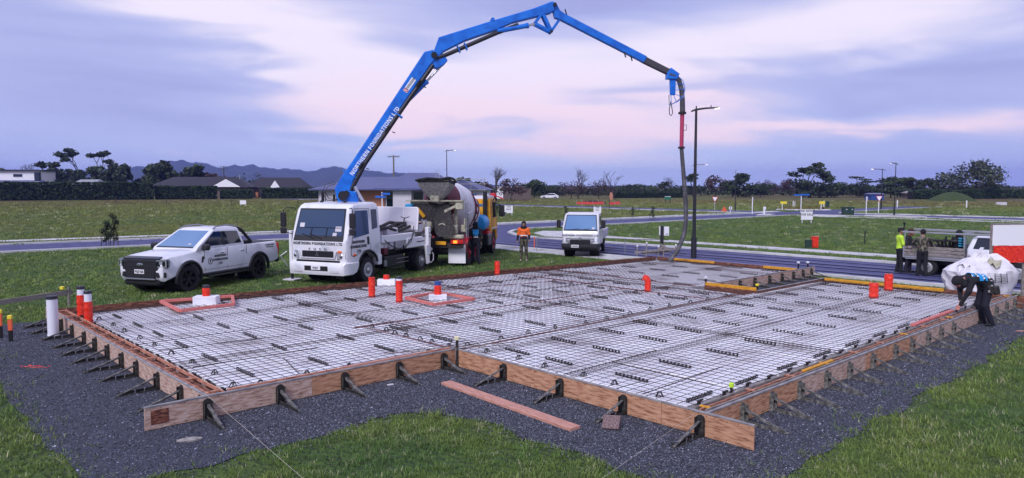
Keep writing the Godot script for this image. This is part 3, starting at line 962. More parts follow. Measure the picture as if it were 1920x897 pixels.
func formwork():
	var h := 0.335
	var g := "plywood form boards round the slab"
	# front left face
	make_board("form_board", Vector2(-.83, 0), Vector2(1.55, 0), -A, h, M.plywood_pale, "overhanging plywood form board at the near left corner with a dark red patch", g)
	make_board("form_board", Vector2(1.55, 0), Vector2(4.32, 0), -A, h, M.plywood, "plywood form board of the front left face that meets the inner corner", g)
	var st := MB.new()
	st.box(V(0, 0, 0), V(.225, .19, .003))
	var pt := part("red_patch", st, M.ply_stain, get_node("form_board"))
	pt.transform = Transform3D(Basis.IDENTITY, V(-1.0, .175, .0225))
	# front right face
	make_board("form_board", Vector2(4.34, -.02), Vector2(4.34, -2.0), -B, h, M.plywood, "plywood form board of the front right face nearest the inner corner", g)
	make_board("form_board", Vector2(4.34, -2.0), Vector2(4.34, -4.42), -B, h, M.plywood, "plywood form board in the middle of the front right face, behind the loose plank", g)
	make_board("form_board", Vector2(4.34, -4.42), Vector2(4.34, -5.77), -B, h, M.plywood, "overhanging plywood form board at the near right corner of the slab", g)
	# right face
	for i in 6:
		make_board("form_board", Vector2(4.37 + 2.46 * i, -5.09), Vector2(4.37 + 2.46 * (i + 1), -5.09), -A, h, [M.plywood, M.plywood_pale][i % 2] if i < 3 else M.plywood_pale, "plywood form board along the right edge, %s from the near right corner" % ordinal(i), g)
	# left face
	for i in 4:
		make_board("form_board", Vector2(-.01, .03 + 2.52 * i), Vector2(-.01, .03 + 2.52 * (i + 1)), -B, h, M.plywood_pale, "pale muddy form board along the left edge, %s from the near left corner" % ordinal(i), g)
	# back face: seen from inside, red brown and wet
	for i in 8:
		var u0 := 0.05 + 2.6 * i; var u1 := u0 + 2.6
		make_board("back_form_board", Vector2(u0, back_v(u0)), Vector2(u1, back_v(u1)), A, h + 0.01, M.red_brown_timber, "red brown wet form board along the back of the slab, %s from its left end" % ordinal(i), "red brown boards along the back", 0.0, false)
	for i in 3:
		make_board("back_form_board", Vector2(20.9, 7.7 - 2.0 * i), Vector2(20.9, 5.7 - 2.0 * i), B, h, M.red_brown_timber, "dark form board on the roadside end of the slab, %s from the back corner" % ordinal(i), "red brown boards along the back", 0.0, false)
	# the notch
	for i in 3:
		make_board("form_board", Vector2(14.97 + 2.36 * i, 1.7), Vector2(14.97 + 2.36 * (i + 1), 1.7), -A, h, M.plywood_pale, "grey plywood form board of the notch, %s from the yellow timber" % ordinal(i), g)
	for i in 2:
		make_board("notch_form_board", Vector2(14.95 + 2.1 * i, 0), Vector2(14.95 + 2.1 * (i + 1), 0), A, h, M.red_brown_timber, "red brown form board on the near side of the notch, %s" % ["next to the yellow timber", "at its roadside end"][i], "", 0.0, true)
	make_board("notch_form_board", Vector2(14.93, 0.02), Vector2(14.93, 1.68), B, h - .02, M.red_brown_timber, "short form board under the yellow timber of the notch", "", 0.0, false)
	make_board("end_form_board", Vector2(19.06, -.02), Vector2(19.06, -2.55), B, h - .01, M.red_brown_timber, "form board behind the yellow strip at the far end, nearest the notch", "", 0.0, false)
	make_board("end_form_board", Vector2(19.06, -2.55), Vector2(19.06, -5.7), B, h - .01, M.red_brown_timber, "form board at the far end of the slab, beside the white rubbish bag", "", 0.0, false)
	# brackets
	var k := 0
	for u in [1.03, 2.10, 3.12, 4.05]:
		bracket(u, 0, -A, ["steel bracket on the front left face, with the overhanging board to its left", "steel bracket on the front left face, second from the near left corner", "steel bracket on the front left face, third from the near left corner", "steel bracket on the front left face, beside the inner corner"][k]); k += 1
	bracket(-.02, 0, -A, "steel bracket at the near left corner of the slab where a string is tied")
	k = 0
	for v in [-1.31, -2.58, -3.79, -5.03]:
		bracket(4.34, v, -B, ["steel bracket on the front right face nearest the inner corner", "steel bracket on the front right face behind the loose plank", "steel bracket on the front right face beside the brown paver", "steel bracket on the front right face at the near right corner"][k]); k += 1
	k = 0
	for u in [5.2, 6.0, 6.84, 7.75, 8.6, 9.57, 10.6, 11.45, 12.33, 13.1, 13.9, 16.2, 17.1, 18.0, 18.75]:
		bracket(u, -5.09, -A, "dusty steel bracket along the right edge, %s from the near right corner" % ordinal(k), true); k += 1
	k = 0
	for v in [.22, .94, 1.99, 3.05, 3.88, 4.77, 5.63, 6.45, 7.45, 8.4, 9.3]:
		bracket(-.01, v, -B, "dark steel bracket along the left edge, %s from the near left corner" % ordinal(k)); k += 1
	k = 0
	for u in [15.9, 16.9, 17.8, 18.75, 19.6, 20.4, 21.1, 21.75]:
		bracket(u, 1.7, -A, "dark steel bracket in the notch, %s from the yellow timber" % ordinal(k)); k += 1
	# rebate ladder along the left edge
	ladder("rebate_frame", Vector2(.03, .05), Vector2(.03, 9.4), 0.20, 11, M.rebate_timber, M.rebate_timber, "long pinkish timber rebate frame with cross pieces along the left edge", true)
	ladder("edge_rails", Vector2(4.45, -5.03), Vector2(14.0, -5.03), 0.17, 9, M.grey_timber, M.rebate_timber, "pair of grey timber rails with orange cross pieces along the right edge", false)
	ladder("edge_rails", Vector2(14.15, -5.03), Vector2(18.95, -5.03), 0.17, 4, M.grey_timber, M.grey_timber, "pair of grey timber rails beyond the bending worker", false)
	lying_timber("edge_batten", Vector2(.28, .035), Vector2(2.05, .035), .04, .06, .30, M.rebate_timber, "dark pink batten inside the front left face, nearest the left corner", "batten")
	lying_timber("edge_batten", Vector2(2.06, .035), Vector2(3.55, .035), .045, .06, .305, M.plank_timber, "orange new timber batten inside the front left face", "batten")
	lying_timber("edge_batten", Vector2(3.56, .035), Vector2(4.25, .035), .04, .06, .30, M.rebate_timber, "short red batten inside the front left face by the inner corner", "batten")
	lying_timber("yellow_timber", Vector2(14.97, .06), Vector2(14.97, 1.66), .05, .15, .25, M.yellow_timber, "bright yellow timber across the inner end of the notch", "timber")
	lying_timber("yellow_timber", Vector2(18.98, -.05), Vector2(18.98, -3.4), .05, .10, .245, M.yellow_timber, "long yellow timber strip along the far end of the slab", "timber")
	lying_timber("yellow_timber", Vector2(20.82, 7.0), Vector2(20.82, 5.0), .05, .10, .25, M.yellow_timber, "yellow timber strip by the tip of the concrete hose", "timber")
	lying_timber("yellow_timber", Vector2(20.82, 3.0), Vector2(20.82, 1.76), .05, .10, .25, M.yellow_timber, "yellow timber strip at the outer corner of the notch", "timber")
	lying_timber("pink_timber", Vector2(12.55, -4.76), Vector2(15.1, -4.74), .095, .05, .315, M.pink_timber, "bright pink timber that the bending worker holds on the right edge", "timber")
	lying_timber("yellow_timber", Vector2(7.3, -4.945), Vector2(8.35, -4.945), .055, .03, .31, M.yellow_timber, "short orange offcut between the rails of the right edge", "timber")

func ladder(called: String, p0: Vector2, p1: Vector2, width: float, n: int, mat: Material, cross: Material, label: String, floor_: bool):
	var a := W(p0.x, p0.y); var b := W(p1.x, p1.y)
	var t := thing(called, label, "timber frame", a, yaw_of((b - a).normalized()))
	var L := a.distance_to(b)
	var side := -1.0 if called == "edge_rails" else 1.0
	# local x runs along; the slab lies on the +z side for the left ladder, on the -z side for the right one
	for s in [0.0, width]:
		var m := MB.new()
		m.box(V(L / 2, .303, (s + .012) * side), V(L, .052, .024), Basis.IDENTITY, .003)
		part("rail", m, mat, t)
	if not floor_:
		var m := MB.new()
		m.box(V(L / 2, .302, (width * .5 + .012) * side), V(L, .04, .02), Basis.IDENTITY, .003)
		part("rail", m, M.rebate_timber, t)
	else:
		var m := MB.new()
		m.box(V(L / 2, .15, (width * .5 + .012) * side), V(L, .22, width - .03))
		part("infill", m, M.red_brown_timber, t)
	for i in n:
		var m := MB.new()
		m.box(V(.12 + (L - .24) * i / (n - 1), .322, (width * .5 + .012) * side), V(.045, .022, width - .026), Basis.IDENTITY, .003)
		part("cross_piece", m, cross if floor_ or i % 3 else M.yellow_timber, t)

func lying_timber(called: String, p0: Vector2, p1: Vector2, w: float, h: float, y: float, mat: Material, label: String, cat: String):
	var a := W(p0.x, p0.y); var b := W(p1.x, p1.y)
	var m := MB.new()
	m.box(V(0, h / 2, 0), V(a.distance_to(b), h, w), Basis.IDENTITY, .004)
	single(called, m, mat, label, cat, (a + b) * .5 + V(0, y, 0), yaw_of((b - a).normalized()))

func pods():
	var rects := [[.42, 14.6, .18, 9.6, "of the main slab"], [14.65, 20.5, 2.0, 9.0, "at the roadside end"], [4.62, 18.7, -4.62, .14, "of the right wing"]]
	var shared := {}
	for r in rects:
		var u: float = r[0]
		var colm := -1
		while u < r[1] - 0.15:
			colm += 1
			var row := -1
			var u1: float = minf(u + 1.28, r[1])
			var top: float = minf(r[3], back_v((u + u1) * .5) - .42) if r[3] > 5 else r[3]
			var v: float = r[2]
			while v < top - 0.15:
				var v1: float = minf(v + 1.22, top)
				row += 1
				if not (r[2] < -4.0 and u > 14.3 and v1 > 0.3):
					var sz := Vector2(u1 - u - .045, v1 - v - .045)
					var key := Vector2i((sz * 100.0).round())
					if not shared.has(key):
						var m := MB.new()
						m.box(V(0, .105, 0), V(sz.x, .21, sz.y), Basis.IDENTITY, .012)
						shared[key] = m.mesh(30.0)
					single("foam_pod", shared[key], M.foam, "white foam pod %s, %s from the left in the %s row" % [r[4], ordinal(colm), ordinal(row)], "foam pod", W((u + u1) * .5, (v + v1) * .5, .035 + rng.randf_range(-.004, .004)), TURN, "white polystyrene pods under the mesh")
				v = v1
			u = u1
	# dark wet bed under the pods and soil in the edge beams
	var bed := PackedVector2Array([Vector2(.02, .02), Vector2(4.36, .02), Vector2(4.36, -5.06), Vector2(19.04, -5.06), Vector2(19.04, -.02), Vector2(14.95, -.02), Vector2(14.95, 1.68), Vector2(20.88, 1.68), Vector2(20.88, back_v(20.88) - .02), Vector2(.02, back_v(0.02) - .02)])
	structure("excavation", sheet(bed, .028), M.soil)
	# heaped soil against the back boards
	var n := FastNoiseLite.new(); n.seed = 8; n.frequency = 2.2
	var m := MB.new()
	for i in 260:
		var u0 := .25 + i * .079; var u1 := u0 + .079
		var ring := []
		for e in [u0, u1]:
			var row := []
			for s in 5:
				var f := s / 4.0
				row.append(W(e, back_v(e) - .015 - f * .40, .16 * (1 - f) * (1 - f) + .05 + .05 * n.get_noise_2d(e, f * .5) ))
			ring.append(row)
		for s in 4: m.quad(ring[0][s], ring[1][s], ring[1][s + 1], ring[0][s + 1])
	structure("soil_bank", m, M.soil)

var bar_mesh: ArrayMesh
func bar_part(called: String, t: Node3D, a: Vector3, b: Vector3, mat: Material, thick := 1.0):
	var x := b - a
	var z := x.cross(Vector3.UP).normalized()
	part(called, bar_mesh, mat, t, Transform3D(Basis(x, z.cross(x).normalized() * thick, z * thick), a))

func mesh_sheets():
	var m := MB.new()
	m.tube(Vector3.ZERO, V(1, 0, 0), .0046, .0046, 5)
	bar_mesh = m.mesh(80.0)
	var rects := [[.34, 14.75, .10, 9.6, "behind the left face"], [14.5, 20.6, 1.85, 9.0, "at the roadside end"], [4.5, 18.85, -4.75, .25, "in the right wing"]]
	for r in rects:
		var row := 0
		var v: float = r[2]
		while v < r[3] - .3:
			var colm := 0
			var u: float = r[0]
			while u < r[1] - .3:
				var u1: float = minf(u + 4.75, r[1])
				var top: float = (back_v((u + u1) * .5) - .18) if r[3] > 5 else r[3]
				var v1: float = minf(v + 2.30, top)
				if v1 - v > .3:
					var label := "rusty steel mesh sheet %s, %s from the left in the %s row" % [r[4], ordinal(colm), ordinal(row)]
					var t := thing("mesh_sheet", label, "steel mesh", W(u, v, .288 + rng.randf_range(0, .006)), TURN + rng.randf_range(-.004, .004), "steel mesh sheets over the pods")
					var s := .035 + rng.randf() * .10
					while s < v1 - v:
						bar_part("bar", t, V(0, 0, -s), V(u1 - u, rng.randf_range(-.006, .006), -s), M.rebar); s += .17
					s = .035 + rng.randf() * .10
					while s < u1 - u:
						bar_part("bar", t, V(s, .0095, 0), V(s, .0095, -(v1 - v)), M.rebar); s += .17
				u += 4.45; colm += 1
			v += 2.08; row += 1
	# loose bars and the heavy pairs over the beams
	var lines := [[[4.06, 3.0, 12.8, 2.9], "rust red pair of bars crossing the slab from the left mesh to the far beam", 2, 1.5], [[4.4, -.03, 14.8, .1], "rust red pair of bars along the join of the right wing", 2, 1.5], [[4.30, 3.0, 4.36, .3], "pair of bars running back from the inner corner", 2, 1.3],
		[[14.66, 8.1, 14.62, 1.8], "dark pair of bars across the slab in line with the notch", 2, 1.5], [[12.82, 8.3, 12.74, .3], "dark pair of bars across the slab beside the bent red pipe", 2, 1.5], [[1.80, 1.45, 1.50, .3], "short single bar near the left corner, laid towards the front face", 1, 1.7],
		[[.45, 1.86, 2.6, 1.78], "single dark bar near the left corner, laid along the front face", 1, 1.9], [[.45, 3.5, 2.7, 3.2], "single dark bar behind the near left corner, ending in the fine mesh", 1, 1.6], [[4.5, -2.49, 6.9, -2.47], "thick bar in the right wing starting at the loose plank's bracket", 1, 1.7],
		[[5.66, -2.5, 5.64, -4.4], "bar in the right wing laid towards the near right corner", 1, 1.4], [[4.5, -3.98, 6.7, -3.9], "thick bar in the right wing nearest the near right corner", 1, 1.7], [[7.0, 6.6, 12.6, 5.3], "dark bars lying askew near the red pipes", 2, 1.2], [[3.7, 4.6, 7.4, 4.4], "bar lying in front of the pink box frame", 1, 1.4]]
	for l in lines:
		var q: Array = l[0]
		var a := W(q[0], q[1], .306); var b := W(q[2], q[3], .310)
		var t := thing("reinforcing_bar" if l[2] == 1 else "bar_pair", l[1], "steel bar", a, yaw_of((b - a).normalized()))
		for i in l[2]:
			bar_part("bar", t, V(0, .004 * i, .07 * i), V(a.distance_to(b), .004 * i, .07 * i), M.rebar_rust if l[2] == 2 else M.rebar, l[3])
	var d0 := W(3.55, .42, .315)
	for i in 2:
		var a := W(3.2 + i * .35, .55 - i * .05, .318); var b := W(5.3 + i * .2, -.42 + i * .1, .320)
		var t := thing("corner_bar", ["pale bar laid slantwise over the inner corner, the one nearer the front", "pale bar laid slantwise over the inner corner, the one behind"][i], "steel bar", a, yaw_of((b - a).normalized()))
		bar_part("bar", t, Vector3.ZERO, V(a.distance_to(b), 0, 0), M.grey_timber, 1.6)

func spacers():
	# long castellated spacers that hold the mesh off the pods
	var m := MB.new()
	m.box(V(0, .004, .012), V(.63, .008, .006)); m.box(V(0, .004, -.012), V(.63, .008, .006))
	for i in 9:
		var x := -.30 + .075 * i
		m.box(V(x, .022, .012), V(.016, .036, .006)); m.box(V(x, .022, -.012), V(.016, .036, .006))
		m.box(V(x, .041, 0), V(.034, .007, .036))
	m.box(V(0, .036, 0), V(.63, .006, .006))
	var spacer_mesh := m.mesh(0.0)
	var spots := []
	for i in 16:
		for j in 7:
			var u := .95 + 1.28 * i; var v := 1.05 + 1.39 * j
			if v > back_v(u) - .6 or (u > 14.2 and v < 2.1): continue
			spots.append([u, v, "of the main slab", i, j])
	for i in 11:
		for j in 3: spots.append([5.17 + 1.28 * i, [-3.23, -1.75, -.66][j], "of the right wing", i, j])
	for s in spots:
		single("bar_spacer", spacer_mesh, M.black_plastic, "black castellated spacer strip %s, %s from the left in the %s row" % [s[2], ordinal(s[3]), ordinal(s[4])], "bar spacer", W(s[0] + rng.randf_range(-.05, .05), s[1] + rng.randf_range(-.08, .08), .25), TURN + PI / 2 + rng.randf_range(-.03, .03), "black spacer strips across the slab")
	for i in 11:
		var s := single("bar_spacer", spacer_mesh, M.black_plastic, "black spacer strip beside the right edge rails, %s from the near corner" % ordinal(i), "bar spacer", W(5.08 + 1.28 * i, -4.52, .25), TURN + rng.randf_range(-.02, .02), "black spacer strips along the right edge")
	# small chairs at the edges
	var c := MB.new()
	for sx in [-1, 1]:
		for sz in [-1, 1]:
			c.bar(V(.05 * sx, 0, .03 * sz), V(.018 * sx, .062, .010 * sz), .012, .012)
	c.box(V(0, .064, 0), V(.05, .014, .04))
	c.box(V(0, .003, 0), V(.13, .006, .012))
	var chair := c.mesh(0.0)
	var at := []
	for i in 9: at.append([.60, .5 + i * .93, .245, "along the left edge, %s from the near corner" % ordinal(i)])
	for i in 5: at.append([.9 + i * .78, .33, .245, "along the front left face, %s from the left" % ordinal(i)])
	for i in 6: at.append([4.78, -.35 - i * .74, .245, "along the front right face, %s from the inner corner" % ordinal(i)])
	for i in 12: at.append([4.9 + i * .81, .35, .245, "along the wing's beam, %s from the inner corner" % ordinal(i)])
	for i in 7: at.append([4.55, .5 + i * .42, .245, "behind the inner corner, %s going back" % ordinal(i)])
	for i in 9: at.append([12.6, .8 + i * .8, .245, "along the cross beam, %s from its near end" % ordinal(i)])
	for s in at:
		single("bar_chair", chair, M.black_plastic, "small black bar chair " + s[3], "bar chair", W(s[0] + rng.randf_range(-.06, .06), s[1] + rng.randf_range(-.06, .06), s[2]), rng.randf() * TAU, "small black bar chairs")
	# dark end spacers between the pods of the right edge
	var e := MB.new()
	e.box(V(0, .09, 0), V(.10, .18, .075), Basis.IDENTITY, .006)
	e.box(V(0, .20, 0), V(.05, .05, .03)); e.box(V(.03, .235, 0), V(.13, .02, .03))
	e.box(V(0, .185, .05), V(.15, .012, .02))
	var es := e.mesh(0.0)
	for i in 22:
		single("end_spacer", es, M.black_plastic, "black end spacer %s along the right edge, %s" % [["in the near half", "in the far half"][i / 11], ordinal(i % 11)], "pod spacer", W(4.85 + i * .64, -4.66, .05), TURN + rng.randf_range(-.1, .1), "black end spacers of the right edge")
	for i in 15:
		single("end_spacer", es, M.black_plastic, "black end spacer beside the left rebate frame, %s from the near corner" % ordinal(i), "pod spacer", W(.36, .35 + i * .58, .045), TURN + PI / 2, "black end spacers of the left edge")

func pipes():
	var wrapped := func(u, v, h, r, white, cap, capmat, label):
		var t := thing("wrapped_pipe", label, "pipe", W(u, v, .2), rng.randf() * 2.0)
		var m := MB.new()
		var prof := [[r * .2, 0], [r * 1.05, 0]]
		for i in 9:
			prof.append([r * (1.06 + .10 * sin(i * 2.3 + u)), (h - white) * (i + .5) / 9.0])
		prof.append([r * 1.02, h - white]); prof.append([r * .5, h - white])
		m.lathe(prof, 14)
		part("wrapping", m, M.red_wrap, t)
		if white > 0.0:
			m = MB.new()
			m.lathe([[r * .9, h - white - .05], [r * .9, h - cap], [.001, h - cap]], 16)
			part("pipe", m, M.pvc_white, t)
		if cap > 0.0:
			m = MB.new()
			m.lathe([[r * .5, h - cap], [r * .97, h - cap], [r * .97, h - .012], [r * .85, h], [.001, h]], 16)
			part("cap", m, capmat, t)
		return t
	wrapped.call(.40, 8.64, .74, .085, .20, .07, M.cap_black, "white pipe with black cap and red wrapping by the left edge, the one behind")
	wrapped.call(.32, 7.68, .74, .082, .23, .06, M.cap_black, "white pipe with black cap and torn red wrapping by the left edge, in front")
	wrapped.call(6.8, 6.66, .58, .085, 0.0, 0.0, M.cap_black, "plain red wrapped pipe left of the white foam block in front of the pump truck")
	wrapped.call(6.87, 5.48, .70, .085, .10, .05, M.cap_black, "red wrapped pipe with a white band and black cap behind the pink diamond frame")
	wrapped.call(12.58, 8.12, .50, .085, 0.0, 0.0, M.cap_black, "red wrapped pipe at the back board, below the man in the orange vest")
	wrapped.call(16.43, -2.5, .45, .11, 0.0, 0.0, M.cap_black, "red wrapped stub at the far end of the wing, the shorter wider one")
	wrapped.call(18.2, -2.22, .52, .11, 0.0, 0.0, M.cap_black, "red wrapped stub beside the yellow strip at the far end")
	# bent pipe
	var t := thing("bent_pipe", "red wrapped pipe with a bent top in the middle of the slab", "pipe", W(13.0, 2.27, .2))
	var m := MB.new()
	m.path([V(0, 0, 0), V(.0, .22, 0), V(0, .36, 0), V(-.03, .42, .0), V(-.11, .45, .02)], [.085, .09, .085, .095, .085], 12)
	part("wrapping", m, M.red_wrap, t)
	m = MB.new()
	m.tube(V(-.05, .43, 0), V(-.05, .50, 0), .09, .075, 12)
	part("cap", m, M.red_wrap, t)
	# foam blocks with pipes in them
	for b in [[3.05, 8.25, .56, .24, .27, .06, M.cap_black, "white foam block with a red capped pipe standing in the left pink frame"], [8.30, 8.25, .52, .20, .13, .0, M.red_wrap, "white foam block with a short red stub in front of the pump truck's wheel"], [7.72, 4.98, .46, .16, .34, .09, M.pipe_blue, "white foam block with a blue capped red pipe inside the pink diamond frame"]]:
		t = thing("foam_block", b[7], "foam block", W(b[0], b[1], .25), .1)
		m = MB.new()
		m.box(V(0, b[3] / 2, 0), V(b[2], b[3], b[2] * .6), Basis.IDENTITY, .012)
		part("block", m, M.foam, t)
		m = MB.new()
		m.lathe([[.001, b[3] - .02], [.09, b[3] - .02], [.095, b[3] + b[4] * .5], [.085, b[3] + b[4] - b[5]], [.001, b[3] + b[4] - b[5]]], 14)
		part("pipe", m, M.red_wrap, t)
		if b[5] > 0:
			m = MB.new()
			m.lathe([[.086, b[3] + b[4] - b[5] - .01], [.088, b[3] + b[4] - .01], [.07, b[3] + b[4]], [.001, b[3] + b[4]]], 14)
			part("cap", m, b[6], t)
	# pink frames
	for f in [[[Vector2(2.25, 9.10), Vector2(2.12, 7.35), Vector2(3.4, 7.45), Vector2(3.9, 8.75)], "flat pink timber box frame by the left back board", .30], [[Vector2(7.05, 5.45), Vector2(8.25, 5.72), Vector2(8.25, 4.15), Vector2(6.95, 4.12)], "pink timber diamond frame in the middle left of the slab", .295]]:
		var c := Vector2.ZERO
		for p in f[0]: c += p / 4.0
		t = thing("timber_boxing", f[1], "timber frame", W(c.x, c.y, f[2]))
		for i in 4:
			m = MB.new()
			m.bar(W(f[0][i].x, f[0][i].y) - W(c.x, c.y) + V(0, .035 + .002 * i, 0), W(f[0][(i + 1) % 4].x, f[0][(i + 1) % 4].y) - W(c.x, c.y) + V(0, .035 + .002 * i, 0), .075, .07, Vector3.UP, .005)
			part("rail", m, M.pink_timber, t)
	# white upright pipe outside the left edge
	t = thing("white_pipe", "white plastic pipe with a black cap standing outside the left edge", "pipe", W(-.30, 7.95, 0))
	m = MB.new()
	m.lathe([[.12, 0], [.115, .03], [.107, .06], [.107, .82], [.001, .82]], 20)
	part("pipe", m, M.pvc_white, t)
	m = MB.new()
	m.lathe([[.108, .80], [.118, .80], [.118, .855], [.105, .868], [.001, .868]], 20)
	part("cap", m, M.cap_black, t)
	# stakes with caps
	stake(V(0, 0, 0) + W(4.30, -.09), .56, .026, M.bracket_steel, M.pale_cap, "dark steel stake with a pale round cap at the inner corner")
	stake(W(16.45, .84), .30, .03, M.dark, M.yellow_cap, "short stake with a yellow cap in the notch")
	stake(W(22.44, 2.48), .42, .03, M.dark, M.pvc_white, "dark stake with a white cap past the notch, the left one of two")
	stake(W(22.75, 2.27), .42, .03, M.dark, M.pvc_white, "dark stake with a white cap past the notch, the right one of two")
	stake(W(15.29, 1.86), .52, .025, M.dark, M.pvc_white, "dark stake with a pale cap behind the left end of the yellow timber")
	stake(W(5.75, -4.62, .2), .16, .02, M.dark, M.hiviz_yellow, "stub with a lime cap at the near right corner of the mesh")

func stake(at: Vector3, h: float, r: float, mat: Material, capm: Material, label: String):
	var t := thing("stake", label, "stake", at)
	var m := MB.new()
	m.tube(Vector3.ZERO, V(0, h - .03, 0), r, r, 8)
	part("shaft", m, mat, t)
	m = MB.new()
	m.lathe([[r, h - .07], [r * 1.9, h - .06], [r * 1.9, h - .01], [r * 1.2, h], [.001, h]], 10)
	part("cap", m, capm, t)

func foreground():
	# loose plank
	var m := MB.new()
	m.box(V(0, .0225, 0), V(2.95, .045, .19), Basis.IDENTITY, .004)
	var pl := single("plank", m, M.plank_timber, "long pinkish timber plank lying on the gravel in front", "plank", V(-.12, .012, -10.56), yaw_of(V(1.80, 0, 2.15).normalized()))
	# paver
	m = MB.new()
	m.box(Vector3.ZERO, V(.23, .06, .20), Basis.IDENTITY, .006)
	var pv := single("paver", m, M.paver, "brown concrete paver leaning by the foot of a bracket", "paver", V(1.31, .09, -9.50), -.75)
	pv.rotation = V(.75, -.35, .1)
	# red paint mark
	m = MB.new()
	for i in 16:
		var c := V(rng.randf_range(-.28, .28), .022, rng.randf_range(-.07, .07))
		m.box(c, V(rng.randf_range(.03, .12), .006, rng.randf_range(.01, .03)), Basis(Vector3.UP, rng.randf_range(-.5, .5)))
	single("paint_mark", m, M.fence_red, "red spray paint mark on the gravel at the left", "paint mark", V(-8.42, 0, -12.81), -.2)
	# strings
	for s in [[W(-.02, .03, .34), V(-1.30, .12, -6.35), "thin builder's string running from the near left corner towards the camera"], [W(4.33, -5.0, .34), V(.05, .10, -6.30), "thin builder's string running from the near right corner towards the camera"]]:
		m = MB.new()
		m.tube(s[0], s[1], .0017, .0017, 5)
		single("string_line", m, M.string, s[2], "string line")
	# profile hurdle left of the slab
	var t := thing("profile_board", "weathered timber profile rail on stakes beyond the left edge", "profile", W(-.4, 12.0))
	var o := t.position
	m = MB.new()
	m.bar(W(-2.2, 11.2) - o + V(0, .30, 0), W(1.0, 12.3) - o + V(0, .36, 0), .03, .13, Vector3.UP, .004)
	part("rail", m, M.grey_timber, t)
	for p in [[-1.9, 11.3], [.9, 12.25]]:
		m = MB.new()
		m.bar(W(p[0], p[1]) - o, W(p[0], p[1]) - o + V(0, .5, 0), .05, .05)
		part("stake", m, M.grey_timber, t)
	m = MB.new()
	m.box(W(.75, 12.2) - o + V(0, .5, 0), V(.09, .085, .09), Basis.IDENTITY, .01)
	part("yellow_cap", m, M.yellow_cap, t)
	m = MB.new()
	m.bar(W(-1.6, 11.4) - o + V(0, .34, 0), W(-.9, 10.4) - o + V(0, .02, 0), .04, .03)
	part("brace", m, M.grey_timber, t)
	# orange pegs at the frame edge
	for p in [[V(-10.30, 0, -14.95), .56, "orange painted peg with a yellow cap at the left, the nearer one"], [V(-10.75, 0, -15.3), .62, "orange painted peg with a yellow cap at the left, the farther one"]]:
		t = thing("marker_peg", p[2], "peg", p[0], .3)
		m = MB.new(); m.box(V(0, p[1] * .22, 0), V(.07, p[1] * .44, .05), Basis.IDENTITY, .005)
		part("shaft", m, M.dark, t)
		m = MB.new(); m.box(V(0, p[1] * .64, 0), V(.075, p[1] * .42, .055), Basis.IDENTITY, .005)
		part("painted_end", m, M.peg_orange, t)
		m = MB.new(); m.box(V(0, p[1] * .92, 0), V(.085, .085, .075), Basis.IDENTITY, .012)
		part("cap", m, M.yellow_cap, t)
	# flat stones and offcuts
	m = MB.new(); m.blob(Vector3.ZERO, V(.16, .03, .07), 10)
	single("flat_stone", m, M.chute_grey, "pale flat stone beside the near left form board", "stone", V(-4.05, .02, -9.05), .4)
	m = MB.new(); m.box(Vector3.ZERO, V(.10, .012, .05))
	single("offcut", m, M.wall_white, "small white offcut on the gravel by the front left face", "offcut", W(2.75, -.32, .03), .6)
	m = MB.new(); m.box(Vector3.ZERO, V(.42, .02, .05), Basis.IDENTITY, .004)
	single("offcut", m, M.plank_timber, "pale stick on the gravel beside the bending worker", "offcut", W(15.4, -6.1, .03), .1)
	# timber heap and profile pegs by the back corner
	t = thing("profile_board", "untidy timber profile with white capped pegs behind the back corner", "profile", V(6.3, 0, -32.7))
	for q in [[-.76, .55], [-.35, .68], [.18, .52], [.42, .55], [.95, .58]]:
		m = MB.new(); m.bar(V(q[0], 0, .1), V(q[0] + .03, q[1], .1), .045, .045)
		part("peg", m, M.grey_timber, t)
		m = MB.new(); m.blob(V(q[0] + .03, q[1], .1), V(.045, .05, .045), 8)
		part("cap", m, M.pvc_white, t)
	for q in [[V(-.85, .25, .1), V(1.0, .42, .13)], [V(-.5, .2, .05), V(.8, .3, .02)], [V(.15, .3, .15), V(.5, .62, .12)], [V(.3, .62, .1), V(.75, .3, .1)]]:
		m = MB.new(); m.bar(q[0], q[1], .03, .09)
		part("rail", m, M.grey_timber, t)
	# rubbish bag and sign at the far right
	rubbish()

